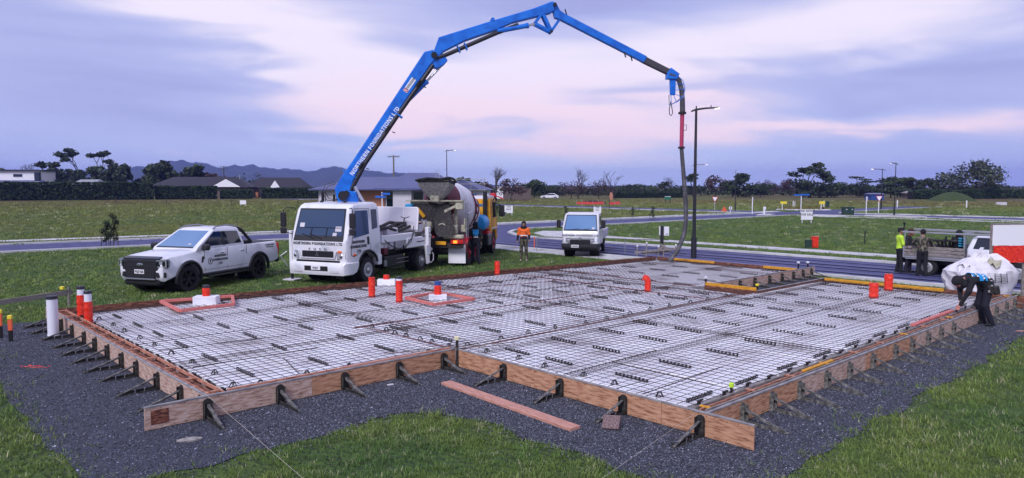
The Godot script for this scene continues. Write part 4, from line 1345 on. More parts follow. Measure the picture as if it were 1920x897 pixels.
func rubbish():
	var n := FastNoiseLite.new(); n.seed = 31; n.frequency = 1.0; n.fractal_octaves = 3
	var t := thing("rubbish_bag", "huge white bulk bag overflowing with plastic sheet behind the bending worker", "rubbish bag", W(19.95, -4.0), TURN - .55)
	t.scale = V(.86, .75, .86)
	var m := MB.new()
	var rings := []
	for j in 15:
		var f := j / 14.0
		var ring := PackedVector3Array()
		for k in 48:
			var a := TAU * k / 48
			var c := cos(a); var s := sin(a)
			var sq := pow(pow(absf(c), 3.4) + pow(absf(s), 3.4), -1.0 / 3.4)
			var r := sq * lerpf(.80, 1.02, sin(f * 2.2)) * (1.0 if f < .72 else lerpf(1.0, .08, pow((f - .72) / .28, 1.3)))
			var y := 1.62 * (f if f < .72 else .72 + .28 * sin((f - .72) / .28 * PI / 2))
			var nn := n.get_noise_3d(c * 2.2, f * 2.6, s * 2.2) * .13 + n.get_noise_3d(c * 6, f * 8, s * 6) * .05
			var lift := 0.16 * c * f
			ring.append(V(c * r * .98 * (1 + nn), y * (1 + nn * .4) + lift * .6, s * r * .80 * (1 + nn)))
		rings.append(ring)
	m.loft(rings)
	part("bag", m, M.bag_white, t)
	# loose torn sheets on the top
	for q in [[V(-.35, 1.45, .1), .5, .2], [V(-.05, 1.62, .05), .42, 1.2], [V(.35, 1.55, .0), .5, -.4], [V(.1, 1.5, .3), .45, .7], [V(-.55, 1.3, .25), .35, 2.0]]:
		m = MB.new()
		var g := []
		for i in 7:
			var row := []
			for j in 7:
				var x: float = (i - 3) / 3.0 * q[1]; var z: float = (j - 3) / 3.0 * q[1] * .7
				row.append(q[0] + Basis(Vector3.UP, q[2]) * V(x, .10 - .22 * (x * x + z * z) / (q[1] * q[1]) + n.get_noise_2d(x * 5 + q[2] * 9, z * 5) * .22, z))
			g.append(row)
		for i in 6:
			for j in 6: m.quad(g[i][j], g[i + 1][j], g[i + 1][j + 1], g[i][j + 1])
		part("plastic_sheet", m, M.bag_white if q[2] != .7 else M.mixer_cream, t)
	m = MB.new()
	m.bar(V(-.35, 1.45, 0), V(.02, 1.98, .05), .16, .012)
	part("torn_corner", m, M.bag_white, t)
	for q in [[V(-.05, 1.00, .86), .22, 0.0]]:
		m = MB.new()
		for i in 5:
			m.bar(q[0] + V(-q[1], -.08 * i + .1, 0), q[0] + V(q[1], -.08 * i + .06, .01), .012, .012)
		for i in 3:
			m.bar(q[0] + V(-q[1] + i * q[1], .12, .01), q[0] + V(-q[1] + i * q[1] + .05, -.25, .01), .012, .012)
		part("drawn_mark", m, M.letter_black, t)
	# site board
	t = thing("site_board", "site board with a white upper half and red lower half in a timber frame", "sign", V(13.95, 0, -20.7), .12)
	m = MB.new(); m.box(V(.12, 1.82, 0), V(1.15, .58, .02))
	part("white_panel", m, M.white, t)
	m = MB.new(); m.box(V(.10, 1.28, .004), V(1.0, .48, .022))
	part("red_panel", m, M.red_wrap, t)
	m = MB.new()
	m.box(V(.12, 2.13, -.01), V(1.25, .045, .05), Basis.IDENTITY, .004); m.box(V(-.48, 1.60, -.012), V(.05, 1.10, .045), Basis.IDENTITY, .004)
	part("frame", m, M.grey_timber, t)
	for x in [-.40, .60]:
		m = MB.new(); m.box(V(x, 1.0, -.05), V(.07, 2.0, .05), Basis.IDENTITY, .004)
		part("post", m, M.grey_timber, t)

# ---------------------------------------------------------------- vehicles (local +x is forward, +z is the right side)
func wheel(t: Node3D, at: Vector3, r: float, w: float, rim: Material, spokes := 6, rim_r := 0.66, deep := 0.0, steer := 0.0):
	# outer side of the wheel is +z or -z, whichever at.z says
	var s := signf(at.z)
	var xf := Transform3D(Basis(V(1, 0, 0), V(0, 0, s), V(0, -s, 0)).rotated(Vector3.UP, steer), at)
	var m := MB.new()
	var rr := r * rim_r
	m.lathe([[rr * .98, -w / 2 + .01], [r * .93, -w / 2], [r, -w / 2 + .03], [r, w / 2 - .03], [r * .93, w / 2], [rr, w / 2 - .006], [rr * .96, w / 2 - .03]], 28)
	# tread blocks
	for i in 28:
		var a := TAU * i / 28
		m.box(V(cos(a) * r, 0, sin(a) * r), V(.012, w * .86, r * .10), Basis(Vector3.UP, -a))
	var wh := part("wheel", m, M.tyre, t, xf)
	m = MB.new()
	m.lathe([[rr, w / 2 - .02], [rr * .93, w / 2 - .05 - deep], [rr * .90, -w / 4]], 24)
	if spokes > 0:
		for i in spokes:
			var a := TAU * i / spokes
			for off in [-.13, .13]:
				m.bar(V(cos(a + off * .6) * rr * .18, w / 2 - .05, sin(a + off * .6) * rr * .18), V(cos(a + off) * rr * .95, w / 2 - .035, sin(a + off) * rr * .95), rr * .14, .03, Vector3.UP, .004)
		m.lathe([[rr * .26, w / 2 - .06], [rr * .26, w / 2 - .02], [.001, w / 2 - .015]], 12)
	else:
		m.lathe([[rr * .93, w / 2 - .05 - deep], [rr * .62, w / 2 - .03 - deep * .3], [rr * .60, w / 2 - .05 - deep * .2], [rr * .34, w / 2 - .05], [rr * .32, w / 2 + .02], [rr * .22, w / 2 + .05], [.001, w / 2 + .055]], 24)
		for i in 8:
			var a := TAU * (i + .5) / 8
			m.tube(V(cos(a) * rr * .48, w / 2 - .06, sin(a) * rr * .48), V(cos(a) * rr * .48, w / 2 - .01, sin(a) * rr * .48), .02, .02, 6)
	part("rim", m, rim, wh)
	m = MB.new()
	m.lathe([[rr * .95, -w / 5], [.001, -w / 5]], 20)
	part("brake", m, M.dark, wh)

func text(t: Node3D, s: String, size: float, mat: Material, xf: Transform3D, called := "lettering", weight := 700, font := "Droid Sans", squeeze := 1.0) -> MeshInstance3D:
	var f := SystemFont.new()
	f.font_names = PackedStringArray([font])
	f.font_weight = weight
	var tm := TextMesh.new()
	tm.text = s
	tm.font = f
	tm.font_size = 48
	tm.pixel_size = size / 36.0
	tm.depth = 0.006
	tm.curve_step = 3.0
	tm.horizontal_alignment = HORIZONTAL_ALIGNMENT_CENTER
	return part(called, tm, mat, t, xf * Transform3D(Basis.from_scale(V(squeeze, 1, 1)), Vector3.ZERO))

func facing(at: Vector3, right: Vector3, up: Vector3) -> Transform3D:
	# a frame whose x reads along right, y along up, z towards the reader
	var r := right.normalized(); var z := r.cross(up).normalized()
	return Transform3D(Basis(r, z.cross(r), z), at)

func pane(pts: Array, thick := 0.006) -> MB:
	# a thin sheet over four or more coplanar points
	var m := MB.new()
	var n: Vector3 = ((pts[1] - pts[0]) as Vector3).cross(pts[2] - pts[0]).normalized() * thick
	for i in range(1, pts.size() - 1):
		m.tri(pts[0] + n, pts[i] + n, pts[i + 1] + n)
		m.tri(pts[0] - n, pts[i + 1] - n, pts[i] - n)
	for i in pts.size():
		var a: Vector3 = pts[i]; var b: Vector3 = pts[(i + 1) % pts.size()]
		m.quad(a - n, b - n, b + n, a + n)
	return m

func arc_points(cx: float, cy: float, r: float, a0: float, a1: float, n: int) -> Array:
	var o := []
	for i in n + 1:
		var a := deg_to_rad(lerpf(a0, a1, float(i) / n))
		o.append(Vector2(cx + cos(a) * r, cy + sin(a) * r))
	return o

func ute():
	var ang := deg_to_rad(251.5)
	var t := thing("ute", "white double cab ute parked on the grass left of the pump truck", "ute", V(-10.12, 0, -24.0), ang)
	var fx := 1.635
	var poly := PackedVector2Array()
	for p in [[2.46, .40], [2.56, .52], [2.58, .74], [2.56, .96], [2.48, 1.06], [2.30, 1.115], [1.6, 1.175], [1.27, 1.205], [1.22, 1.24], [-1.02, 1.26], [-1.06, 1.25], [-2.70, 1.245], [-2.76, 1.20], [-2.79, .80], [-2.76, .60], [-2.45, .52]]: poly.append(Vector2(p[0], p[1]))
	poly.append_array(PackedVector2Array(arc_points(-fx, .42, .50, 168, 12, 12)))
	poly.append(Vector2(-fx + .52, .47)); poly.append(Vector2(fx - .52, .47))
	poly.append_array(PackedVector2Array(arc_points(fx, .42, .50, 168, 12, 12)))
	var wf := func(x: float, y: float) -> float:
		var w := .935
		w -= maxf(0.0, y - .92) * .22
		w -= maxf(0.0, .62 - y) * .10
		if x > 1.9: w -= pow((x - 1.9) / .7, 2.0) * .17
		if x < -2.4: w -= pow((-2.4 - x) / .4, 2.0) * .05
		if y > .98 and x > 1.0: w -= .05
		return w
	var m := MB.new()
	m.body(poly, wf, .16, .035)
	var body := part("body", m, M.white_paint, t)
	# bonnet crown
	m = MB.new()
	m.loft([PackedVector3Array([V(2.44, 1.06, -.70), V(2.44, 1.09, -.40), V(2.46, 1.10, 0), V(2.44, 1.09, .40), V(2.44, 1.06, .70)]),
		PackedVector3Array([V(2.2, 1.115, -.74), V(2.2, 1.165, -.56), V(2.2, 1.165, 0), V(2.2, 1.165, .56), V(2.2, 1.115, .74)]),
		PackedVector3Array([V(1.5, 1.175, -.78), V(1.5, 1.225, -.60), V(1.5, 1.225, 0), V(1.5, 1.225, .60), V(1.5, 1.175, .78)]),
		PackedVector3Array([V(1.20, 1.205, -.78), V(1.20, 1.25, -.62), V(1.20, 1.255, 0), V(1.20, 1.25, .62), V(1.20, 1.205, .78)])], false, false)
	part("bonnet", m, M.white_paint, body)
	# cab
	var base := [V(1.05, 1.235, .80), V(-1.02, 1.25, .84)]
	var roof := [V(.12, 1.80, .66), V(-.86, 1.81, .66)]
	m = MB.new()
	var rings := []
	for q in [[1.28, -1.04, 1.215, .845], [1.21, -1.03, 1.30, .84], [.35, -.92, 1.78, .70], [.24, -.88, 1.84, .64], [.12, -.80, 1.865, .5]]:
		var ring := PackedVector3Array()
		for c in [[q[0], .82], [q[0] - .05, 1.0], [q[1] + .05, 1.0], [q[1], .86], [q[1], -.86], [q[1] + .05, -1.0], [q[0] - .05, -1.0], [q[0], -.82]]:
			ring.append(V(c[0], q[2], c[1] * q[3]))
		rings.append(ring)
	m.loft(rings)
	part("cab", m, M.white_paint, t)
	var sidep := func(x: float, y: float, s: float) -> Vector3:
		var f := (y - 1.30) / .48
		return V(x, y, s * (lerpf(.84, .70, f) + .007))
	# glass
	m = pane([V(1.205, 1.303, .70), V(1.205, 1.303, -.70), V(.375, 1.768, -.58), V(.375, 1.768, .58)], .010)
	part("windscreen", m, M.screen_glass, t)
	m = pane([V(1.215, 1.280, .70), V(1.215, 1.280, -.70), V(1.185, 1.315, -.70), V(1.185, 1.315, .70)], .016)
	part("wiper_cowl", m, M.black_plastic, t)
	for s in [-1.0, 1.0]:
		var w := pane([sidep.call(1.0, 1.315, s), sidep.call(.02, 1.315, s), sidep.call(.02, 1.745, s), sidep.call(.32, 1.745, s)], .005)
		part("front_window", w, M.glass_dark, t)
		w = pane([sidep.call(-.06, 1.315, s), sidep.call(-.86, 1.33, s), sidep.call(-.78, 1.72, s), sidep.call(-.06, 1.745, s)], .005)
		part("rear_window", w, M.glass_dark, t)
		w = pane([sidep.call(.025, 1.30, s) + V(0, 0, s * .002), sidep.call(-.065, 1.30, s) + V(0, 0, s * .002), sidep.call(-.065, 1.735, s) + V(0, 0, s * .002), sidep.call(.025, 1.735, s) + V(0, 0, s * .002)], .005)
		part("door_pillar", w, M.black_plastic, t)
		# doors: shut lines, handle, mirror, sill, arch flare, rail
		m = MB.new()
		for x in [[.98, .55], [-.06, .53], [-1.0, .60]]:
			m.box(V(x[0], (1.24 + x[1]) / 2, s * .928), V(.009, 1.24 - x[1], .012))
		m.box(V(0, .60, s * .934), V(2.0, .008, .012))
		part("door_seam", m, M.black_metal, t)
		m = MB.new()
		for x in [.16, -.80]: m.box(V(x, 1.08, s * .905), V(.22, .035, .045), Basis.IDENTITY, .012)
		part("door_handle", m, M.white_paint, t)
		m = MB.new()
		for x in [.16, -.80]: m.box(V(x - .01, 1.075, s * .912), V(.15, .022, .05), Basis.IDENTITY, .008)
		part("handle_recess", m, M.black_plastic, t)
		m = MB.new()
		m.box(V(.98, 1.31, s * 1.00), V(.18, .20, .26), Basis.IDENTITY, .05); m.bar(V(.98, 1.24, s * .84), V(1.0, 1.26, s * .98), .06, .05)
		part("mirror", m, M.black_plastic, t)
		m = MB.new()
		m.box(V(0, .46, s * .93), V(2.15, .07, .10), Basis.IDENTITY, .02)
		m.box(V(0, .385, s * .98), V(1.85, .045, .14), Basis.IDENTITY, .015)
		part("side_step", m, M.black_plastic, t)
		m = MB.new()
		m.box(V(0, .41, s * 1.045), V(1.9, .02, .02))
		part("step_trim", m, M.chrome, t)
		for x in [fx, -fx]:
			m = MB.new()
			var pts := []
			for p in arc_points(x, .42, .50, 192, -12, 18): pts.append(V(p.x, p.y, s * (wf.call(p.x, p.y) + .012)))
			m.path(pts, .05, 8)
			part("arch_flare", m, M.black_plastic, t)
			m = MB.new()
			m.lathe([[.50, -.25], [.50, .0], [.30, .0]], 20, Transform3D(Basis(V(1, 0, 0), V(0, 0, s), V(0, -s, 0)), V(x, .42, s * .62)))
			part("wheel_well", m, M.dark, t)
			wheel(t, V(x, .395, s * .80), .395, .27, M.alloy_dark, 6, .66, 0.0, -.12 if x > 0 else 0.0)
		m = MB.new()
		m.path([V(.26, 1.82, s * .655), V(.10, 1.895, s * .62), V(-.50, 1.92, s * .60), V(-.95, 1.84, s * .62)], .022, 8)
		part("roof_rail", m, M.steel, t)
		# sports bar behind the cab
		m = MB.new()
		m.path([V(-.92, 1.80, s * .64), V(-1.05, 1.74, s * .68), V(-1.42, 1.30, s * .80)], [.05, .06, .05], 8)
		m.bar(V(-1.06, 1.32, s * .79), V(-1.40, 1.31, s * .80), .06, .10)
		part("sports_bar", m, M.black_plastic, t)
		m = MB.new()
		m.box(V(1.06, .93, s * .93), V(.09, .20, .02), Basis(V(0, 0, 1), .35), .008)
		part("wing_vent", m, M.black_plastic, t)
		m = MB.new()
		m.box(V(-2.765, .98, s * .86), V(.07, .42, .10), Basis.IDENTITY, .02)
		part("tail_light", m, M.red_lamp, t)
		# head lamps: a black housing with a bright C
		m = MB.new()
		m.box(V(2.46, .93, s * .72), V(.20, .25, .36), Basis(Vector3.UP, -s * .42), .03)
		var hl := part("headlight", m, M.glass_dark, t)
		m = MB.new()
		var bs := Basis(Vector3.UP, -s * .42)
		m.box(V(2.46, .93, s * .72) + bs * V(.098, .095, 0), V(.02, .028, .28), bs); m.box(V(2.46, .93, s * .72) + bs * V(.098, -.01, s * .125), V(.02, .20, .03), bs)
		m.box(V(2.46, .93, s * .72) + bs * V(.098, -.085, 0), V(.02, .025, .24), bs); m.box(V(2.46, .93, s * .72) + bs * V(.10, .02, s * -.02), V(.02, .08, .09), bs, .01)
		part("lamp", m, M.lamp_glass, hl)
		m = MB.new()
		m.box(V(2.50, .60, s * .70), V(.12, .16, .28), Basis(Vector3.UP, -s * .4), .02)
		m.box(V(2.53, .87, s * .60), V(.12, .30, .18), Basis(Vector3.UP, -s * .25), .02)
		part("fog_lamp_bezel", m, M.black_plastic, t)
		text(t, "NORTHERN\nFOUNDATIONS\nLTD", .075, M.letter_black, facing(V(.32, .90, s * .942), V(-s, 0, 0) * -1.0, Vector3.UP) if s > 0 else facing(V(.28, .87, s * .942), V(-1, 0, 0), Vector3.UP))
		m = MB.new()
		var dx := .74 if s < 0 else .72
		m.lathe([[.085, -.004], [.10, -.004], [.10, .004], [.085, .004]], 20, Transform3D(Basis(Vector3.RIGHT, PI / 2), V(dx, .85, s * .940)))
		m.box(V(dx, .85, s * .941), V(.03, .10, .006)); m.box(V(dx, .87, s * .941), V(.06, .03, .006))
		part("round_logo", m, M.letter_black, t)
		text(t, "FOUNDATIONS\nSPECIALISTS", .05, M.letter_black, facing(V(-2.28, 1.10, s * .905), V(s, 0, 0), Vector3.UP))
	# nose
	m = MB.new()
	m.box(V(2.545, .91, 0), V(.10, .28, 1.16), Basis.IDENTITY, .02)
	var gr := part("grille", m, M.black_plastic, t)
	m = MB.new()
	for y in [.83, .97]: m.box(V(2.585, y, 0), V(.03, .035, 1.18), Basis.IDENTITY, .008)
	for i in 14: m.box(V(2.582, .90, -.52 + .08 * i), V(.012, .10, .012))
	part("bar", m, M.alloy_dark, gr)
	m = MB.new()
	m.lathe([[.001, .02], [.10, .016], [.115, 0]], 24, Transform3D(Basis(V(0, 0, 1), -PI / 2) * Basis.from_scale(V(.42, 1, 1)), V(2.60, .90, 0)))
	part("oval_badge", m, M.chrome, gr)
	m = MB.new()
	m.box(V(2.47, 1.085, 0), V(.16, .05, 1.34), Basis(V(0, 0, 1), -.35), .012)
	part("bonnet_guard", m, M.glass_dark, t)
	m = MB.new()
	m.box(V(2.545, .61, 0), V(.14, .28, 1.10), Basis.IDENTITY, .03); m.bar(V(2.56, .66, .5), V(2.40, .62, .80), .10, .20, Vector3.UP, .02); m.bar(V(2.56, .66, -.5), V(2.40, .62, -.80), .10, .20, Vector3.UP, .02); m.box(V(2.57, .77, 0), V(.08, .05, 1.1))
	part("lower_grille", m, M.black_plastic, t)
	m = MB.new()
	m.box(V(2.57, .47, 0), V(.12, .05, 1.10), Basis.IDENTITY, .015)
	part("skid_plate", m, M.steel, t)
	m = MB.new()
	m.box(V(2.42, .36, 0), V(.30, .18, 1.30), Basis.IDENTITY, .05)
	part("under_tray", m, M.dark, t)
	plate(t, "PQZ168", V(2.625, .69, 0), V(0, 0, -1))
	m = MB.new()
	m.box(V(-1.9, 1.255, 0), V(1.62, .03, 1.5), Basis.IDENTITY, .01)
	part("tray_cover", m, M.black_plastic, t)
	m = MB.new()
	m.box(V(-2.82, .58, 0), V(.16, .16, 1.7), Basis.IDENTITY, .03)
	part("rear_bumper", m, M.black_plastic, t)
	m = MB.new()
	m.box(V(0, .42, 0), V(4.6, .20, 1.1))
	part("underside", m, M.dark, t)
	m = MB.new()
	m.box(V(.85, 1.39, .52), V(.01, .05, .12), Basis(V(0, 0, 1), .99)); 
	part("windscreen_sticker", pane([V(1.093, 1.372, -.52), V(1.093, 1.372, -.40), V(1.043, 1.40, -.40), V(1.043, 1.40, -.52)], .012), M.wall_white, t)

func plate(t: Node3D, s: String, at: Vector3, right: Vector3, w := .36):
	var n := right.normalized().cross(Vector3.UP)
	var m := MB.new()
	m.box(at, V(w, .125, .012), Basis(right.normalized(), Vector3.UP, n), .004)
	var p := part("number_plate", m, M.white, t)
	text(p, s, .075, M.letter_black, facing(at + n * .009 + V(0, 0, 0), right, Vector3.UP), "lettering", 700, "Droid Sans", .9)

func pump_truck():
	var ang := deg_to_rad(247.0)     # forward direction
	var t := thing("pump_truck", "white concrete pump truck with a tall folded blue boom on its back", "pump truck", V(-6.27, 0, -23.75), ang)
	# x = 0 is the front bumper, the truck runs to -x
	var fx := -1.18; var rx := -4.75
	# cab
	var poly := PackedVector2Array()
	for p in [[-.05, .60], [.02, .78], [.03, 1.40], [-.02, 1.50], [-.30, 2.42], [-.40, 2.56], [-.55, 2.63], [-1.75, 2.66], [-1.88, 2.60], [-1.92, 2.45], [-1.95, 1.15], [-1.95, .72]]: poly.append(Vector2(p[0], p[1]))
	poly.append_array(PackedVector2Array(arc_points(fx, .46, .60, 142, 24, 10)))
	var wf := func(x: float, y: float) -> float:
		var w := 1.13
		w -= maxf(0.0, y - 1.5) * .07
		w -= maxf(0.0, y - 2.45) * .22
		if x > -.30: w -= pow((x + .30) / .33, 2.0) * .10
		return w
	var m := MB.new()
	m.body(poly, wf, .2, .05)
	var cab := part("cab", m, M.white_paint, t)
	# windscreen and its black surround
	var ws := func(y: float, z: float) -> Vector3: return V(lerpf(-.012, -.292, (y - 1.50) / .92) + .008, y, z)
	part("windscreen_surround", pane([ws.call(1.42, -.98), ws.call(2.47, -.90), ws.call(2.47, .90), ws.call(1.42, .98)], .006), M.black_plastic, t)
	part("windscreen", pane([ws.call(1.60, -.93) + V(.006, 0, 0), ws.call(2.42, -.86) + V(.006, 0, 0), ws.call(2.42, .86) + V(.006, 0, 0), ws.call(1.60, .93) + V(.006, 0, 0)], .006), M.screen_dark, t)
	m = MB.new()
	for s in [-1.0, 1.0]:
		m.tube(ws.call(1.50, s * .15) + V(.03, 0, 0), ws.call(1.66, s * .15 + .50) + V(.03, 0, 0), .012, .012, 5)
	m.tube(ws.call(1.86, -.85) + V(.03, 0, 0), ws.call(1.86, .85) + V(.03, 0, 0), .008, .008, 5)
	m.tube(ws.call(1.55, -.3) + V(.03, 0, 0), ws.call(1.86, -.3) + V(.03, 0, 0), .01, .01, 5)
	m.tube(ws.call(1.55, .3) + V(.03, 0, 0), ws.call(1.86, .3) + V(.03, 0, 0), .01, .01, 5)
	part("wiper", m, M.black_plastic, t)
	part("windscreen_sticker", pane([ws.call(1.74, -.86) + V(.014, 0, 0), ws.call(1.90, -.85) + V(.014, 0, 0), ws.call(1.90, -.62) + V(.014, 0, 0), ws.call(1.74, -.62) + V(.014, 0, 0)], .003), M.wall_white, t)
	part("windscreen_sticker", pane([ws.call(1.60, -.70) + V(.014, 0, 0), ws.call(1.70, -.70) + V(.014, 0, 0), ws.call(1.70, -.55) + V(.014, 0, 0), ws.call(1.60, -.55) + V(.014, 0, 0)], .003), M.wall_white, t)
	part("windscreen_sticker", pane([ws.call(1.85, .62) + V(.014, 0, 0), ws.call(2.0, .62) + V(.014, 0, 0), ws.call(2.0, .80) + V(.014, 0, 0), ws.call(1.85, .80) + V(.014, 0, 0)], .003), M.wall_white, t)
	# front panel
	m = MB.new()
	m.box(V(.035, 1.005, 0), V(.05, .21, 1.22), Basis.IDENTITY, .01)
	var gr := part("grille", m, M.black_plastic, t)
	m = MB.new()
	for y in [.95, 1.0, 1.05]: m.box(V(.062, y, 0), V(.012, .012, 1.1))
	part("slat", m, M.alloy_dark, gr)
	m = MB.new()
	m.bar(V(.055, .90, -.66), V(.055, 1.11, -.74), .04, .03); m.bar(V(.055, .90, .66), V(.055, 1.11, .74), .04, .03)
	m.box(V(.05, .885, 0), V(.04, .03, 1.36), Basis.IDENTITY, .006)
	part("trim", m, M.white_paint, gr)
	m = MB.new()          # three pointed emblem
	for i in 3:
		var a := PI / 2 + TAU * i / 3
		var d := V(0, sin(a), cos(a)); var e := V(0, cos(a), -sin(a))
		m.quad(V(.078, 1.0, 0), V(.078, 1.0, 0) + d * .045 + e * .026, V(.078, 1.0, 0) + d * .09, V(.078, 1.0, 0) + d * .045 - e * .026)
	part("emblem", m, M.chrome, gr)
	text(t, "NORTHERN FOUNDATIONS LTD", .098, M.letter_black, facing(V(.040, 1.345, 0), V(0, 0, -1), Vector3.UP))
	text(t, "F   U   S   O", .075, M.steel, facing(V(.038, 1.165, 0), V(0, 0, -1), Vector3.UP), "lettering", 700, "Droid Sans", 1.5)
	m = MB.new()
	m.box(V(.0, .775, 0), V(.10, .07, 1.70), Basis.IDENTITY, .01)
	part("bumper_gap", m, M.dark, t)
	poly = PackedVector2Array([Vector2(.10, .34), Vector2(.14, .45), Vector2(.14, .66), Vector2(.08, .75), Vector2(-.62, .75), Vector2(-.62, .60), Vector2(-.50, .40), Vector2(-.30, .34)])
	m = MB.new()
	m.body(poly, func(x: float, y: float) -> float: return 1.15 - (pow((x + .15) / .29, 2.0) * .10 if x > -.15 else 0.0), .15, .03)
	part("bumper", m, M.white_paint, t)
	m = MB.new()
	m.box(V(.135, .55, 0), V(.03, .16, .92), Basis.IDENTITY, .01)
	part("bumper_opening", m, M.black_plastic, t)
	m = MB.new()
	m.box(V(.13, .465, .72), V(.03, .09, .36), Basis.IDENTITY, .01); m.box(V(.13, .465, -.72), V(.03, .09, .36), Basis.IDENTITY, .01)
	part("bumper_panel", m, M.wall_white, t)
	plate(t, "PQS1", V(.158, .565, 0), V(0, 0, -1), .36)
	for s in [-1.0, 1.0]:
		m = MB.new()
		m.box(V(-.035, .98, s * .90), V(.12, .30, .34), Basis(Vector3.UP, -s * .28), .03)
		var hl := part("headlight", m, M.lamp_glass, t)
		m = MB.new()
		m.box(V(.03, 1.09, s * .86), V(.035, .075, .16), Basis(Vector3.UP, -s * .28), .01)
		part("indicator", m, M.orange_lamp if s < 0 else M.lamp_glass, hl)
		m = MB.new()
		m.blob(V(.03, .95, s * .90), V(.02, .07, .07), 10)
		part("lamp", m, M.chrome, hl)
		m = MB.new()
		m.blob(V(-.38, .98, s * 1.14), V(.08, .05, .03), 10)
		part("side_marker", m, M.orange_lamp, t)
		# doors and windows
		var sw := func(x: float, y: float, out: float) -> Vector3: return V(x, y, s * (wf.call(x, y) + out))
		part("door_window", pane([sw.call(-.33, 1.52, .004), sw.call(-1.22, 1.62, .004), sw.call(-1.22, 2.40, .004), sw.call(-.52, 2.40, .004)], .008), M.screen_dark, t)
		part("rear_window", pane([sw.call(-1.42, 1.75, .004), sw.call(-1.74, 1.80, .004), sw.call(-1.74, 2.42, .004), sw.call(-1.42, 2.42, .004)], .008), M.glass_dark, t)
		m = MB.new()
		var pts := []
		for p in [[-.28, 1.50], [-.22, 1.20], [-.22, .98], [-.36, .92], [-.80, 1.06], [-1.30, 1.10], [-1.30, 2.45], [-.5, 2.47], [-.28, 1.50]]: pts.append(sw.call(p[0], p[1], .001))
		m.path(pts, .009, 5)
		part("door_seam", m, M.black_metal, t)
		m = MB.new()
		m.box(sw.call(-1.16, 1.40, .012), V(.10, .26, .03), Basis(V(0, 0, 1), -.1), .01)
		part("door_handle", m, M.black_plastic, t)
		text(t, "NORTHERN\nFOUNDATIONS\nLTD", .095, M.letter_black, facing(sw.call(-.62, 1.24, .010), V(s, 0, 0), Vector3.UP))
		m = MB.new()
		m.path([V(-.25, 2.47, s * 1.05), V(-.05, 2.50, s * 1.28), V(.02, 2.42, s * 1.36), V(.02, 1.65, s * 1.36)], .016, 6)
		m.tube(V(.02, 1.70, s * 1.36), V(-.1, 1.62, s * 1.10), .014, .014, 6)
		var arm := part("mirror_arm", m, M.black_plastic, t)
		m = MB.new()
		m.box(V(.03, 2.10, s * 1.36), V(.10, .48, .22), Basis.IDENTITY, .03); m.box(V(.03, 1.74, s * 1.36), V(.12, .20, .22), Basis.IDENTITY, .03)
		part("mirror", m, M.black_plastic, t)
		m = MB.new()
		m.box(V(-1.86, .70, s * 1.02), V(.22, .36, .26), Basis.IDENTITY, .03)
		part("mudguard", m, M.white_paint, t)
		m = MB.new()
		pts = []
		for p in arc_points(fx, .46, .60, 160, 15, 12): pts.append(V(p.x, p.y, s * 1.11))
		m.path(pts, .035, 6)
		part("arch_trim", m, M.black_plastic, t)
		m = MB.new()
		m.box(V(-.60, .50, s * 1.06), V(.20, .05, .16), Basis.IDENTITY, .01); m.box(V(-.58, .78, s * 1.02), V(.24, .05, .2), Basis.IDENTITY, .01)
		part("cab_step", m, M.black_plastic, t)
		m = MB.new()
		m.lathe([[.58, -.36], [.58, .0], [.2, .0]], 20, Transform3D(Basis(V(1, 0, 0), V(0, 0, s), V(0, -s, 0)), V(fx, .46, s * .85)))
		part("wheel_well", m, M.dark, t)
		wheel(t, V(fx, .42, s * .98), .42, .27, M.wheel_grey, 0, .60, -.05)
		wheel(t, V(rx, .42, s * .98), .42, .27, M.wheel_grey, 0, .60, .14)
		wheel(t, V(rx, .42, s * .68), .42, .25, M.wheel_grey, 0, .60, .1)
	m = MB.new()
	m.box(V(-1.0, 2.68, -.35), V(.10, .06, .10), Basis.IDENTITY, .02); m.box(V(-1.0, 2.68, .6), V(.10, .06, .10), Basis.IDENTITY, .02)
	part("roof_marker", m, M.black_plastic, t)
	# chassis
	m = MB.new()
	for s in [-1.0, 1.0]: m.box(V(-3.4, .78, s * .42), V(4.9, .24, .09))
	m.box(V(-2.9, .55, -.85), V(1.3, .42, .45), Basis.IDENTITY, .04); m.box(V(-2.9, .55, .85), V(1.3, .42, .45), Basis.IDENTITY, .04)
	m.box(V(-3.1, .72, 0), V(2.4, .5, 1.0)); m.tube(V(rx, .42, -.9), V(rx, .42, .9), .10, .10, 8); m.tube(V(fx, .42, -.9), V(fx, .42, .9), .08, .08, 8)
	part("chassis", m, M.black_metal, t)
	m = MB.new()
	for y in [.48, .62]: m.box(V(-3.35, y, -1.10), V(.8, .02, .02))
	m.box(V(-2.30, .52, -1.05), V(.16, .22, .06), Basis.IDENTITY, .01)
	part("side_guard", m, M.steel, t)
	m = MB.new()
	m.box(V(-2.42, .92, -.9), V(.22, .24, .25), Basis.IDENTITY, .02)
	part("fire_box", m, M.maroon, t)
	# deck, outriggers, hopper
	m = MB.new()
	m.box(V(-3.2, 1.36, -.98), V(2.2, .26, .18), Basis.IDENTITY, .02); m.box(V(-3.2, 1.36, .98), V(2.2, .26, .18), Basis.IDENTITY, .02)
	m.box(V(-3.5, 1.12, 0), V(3.1, .16, 1.9), Basis.IDENTITY, .02)
	part("deck_beam", m, M.white, t)
	m = MB.new()
	m.box(V(-4.35, 1.12, -1.02), V(1.3, .38, .16), Basis.IDENTITY, .03); m.box(V(-4.35, 1.12, 1.02), V(1.3, .38, .16), Basis.IDENTITY, .03)
	part("rear_wing", m, M.white, t)
	m = MB.new()
	m.box(V(-3.2, 1.10, -1.04), V(.46, .34, .10), Basis.IDENTITY, .02)
	for i in 7: m.box(V(-3.2, .98 + .04 * i, -1.093), V(.40, .016, .01))
	part("oil_cooler", m, M.galv, t)
	m = MB.new()
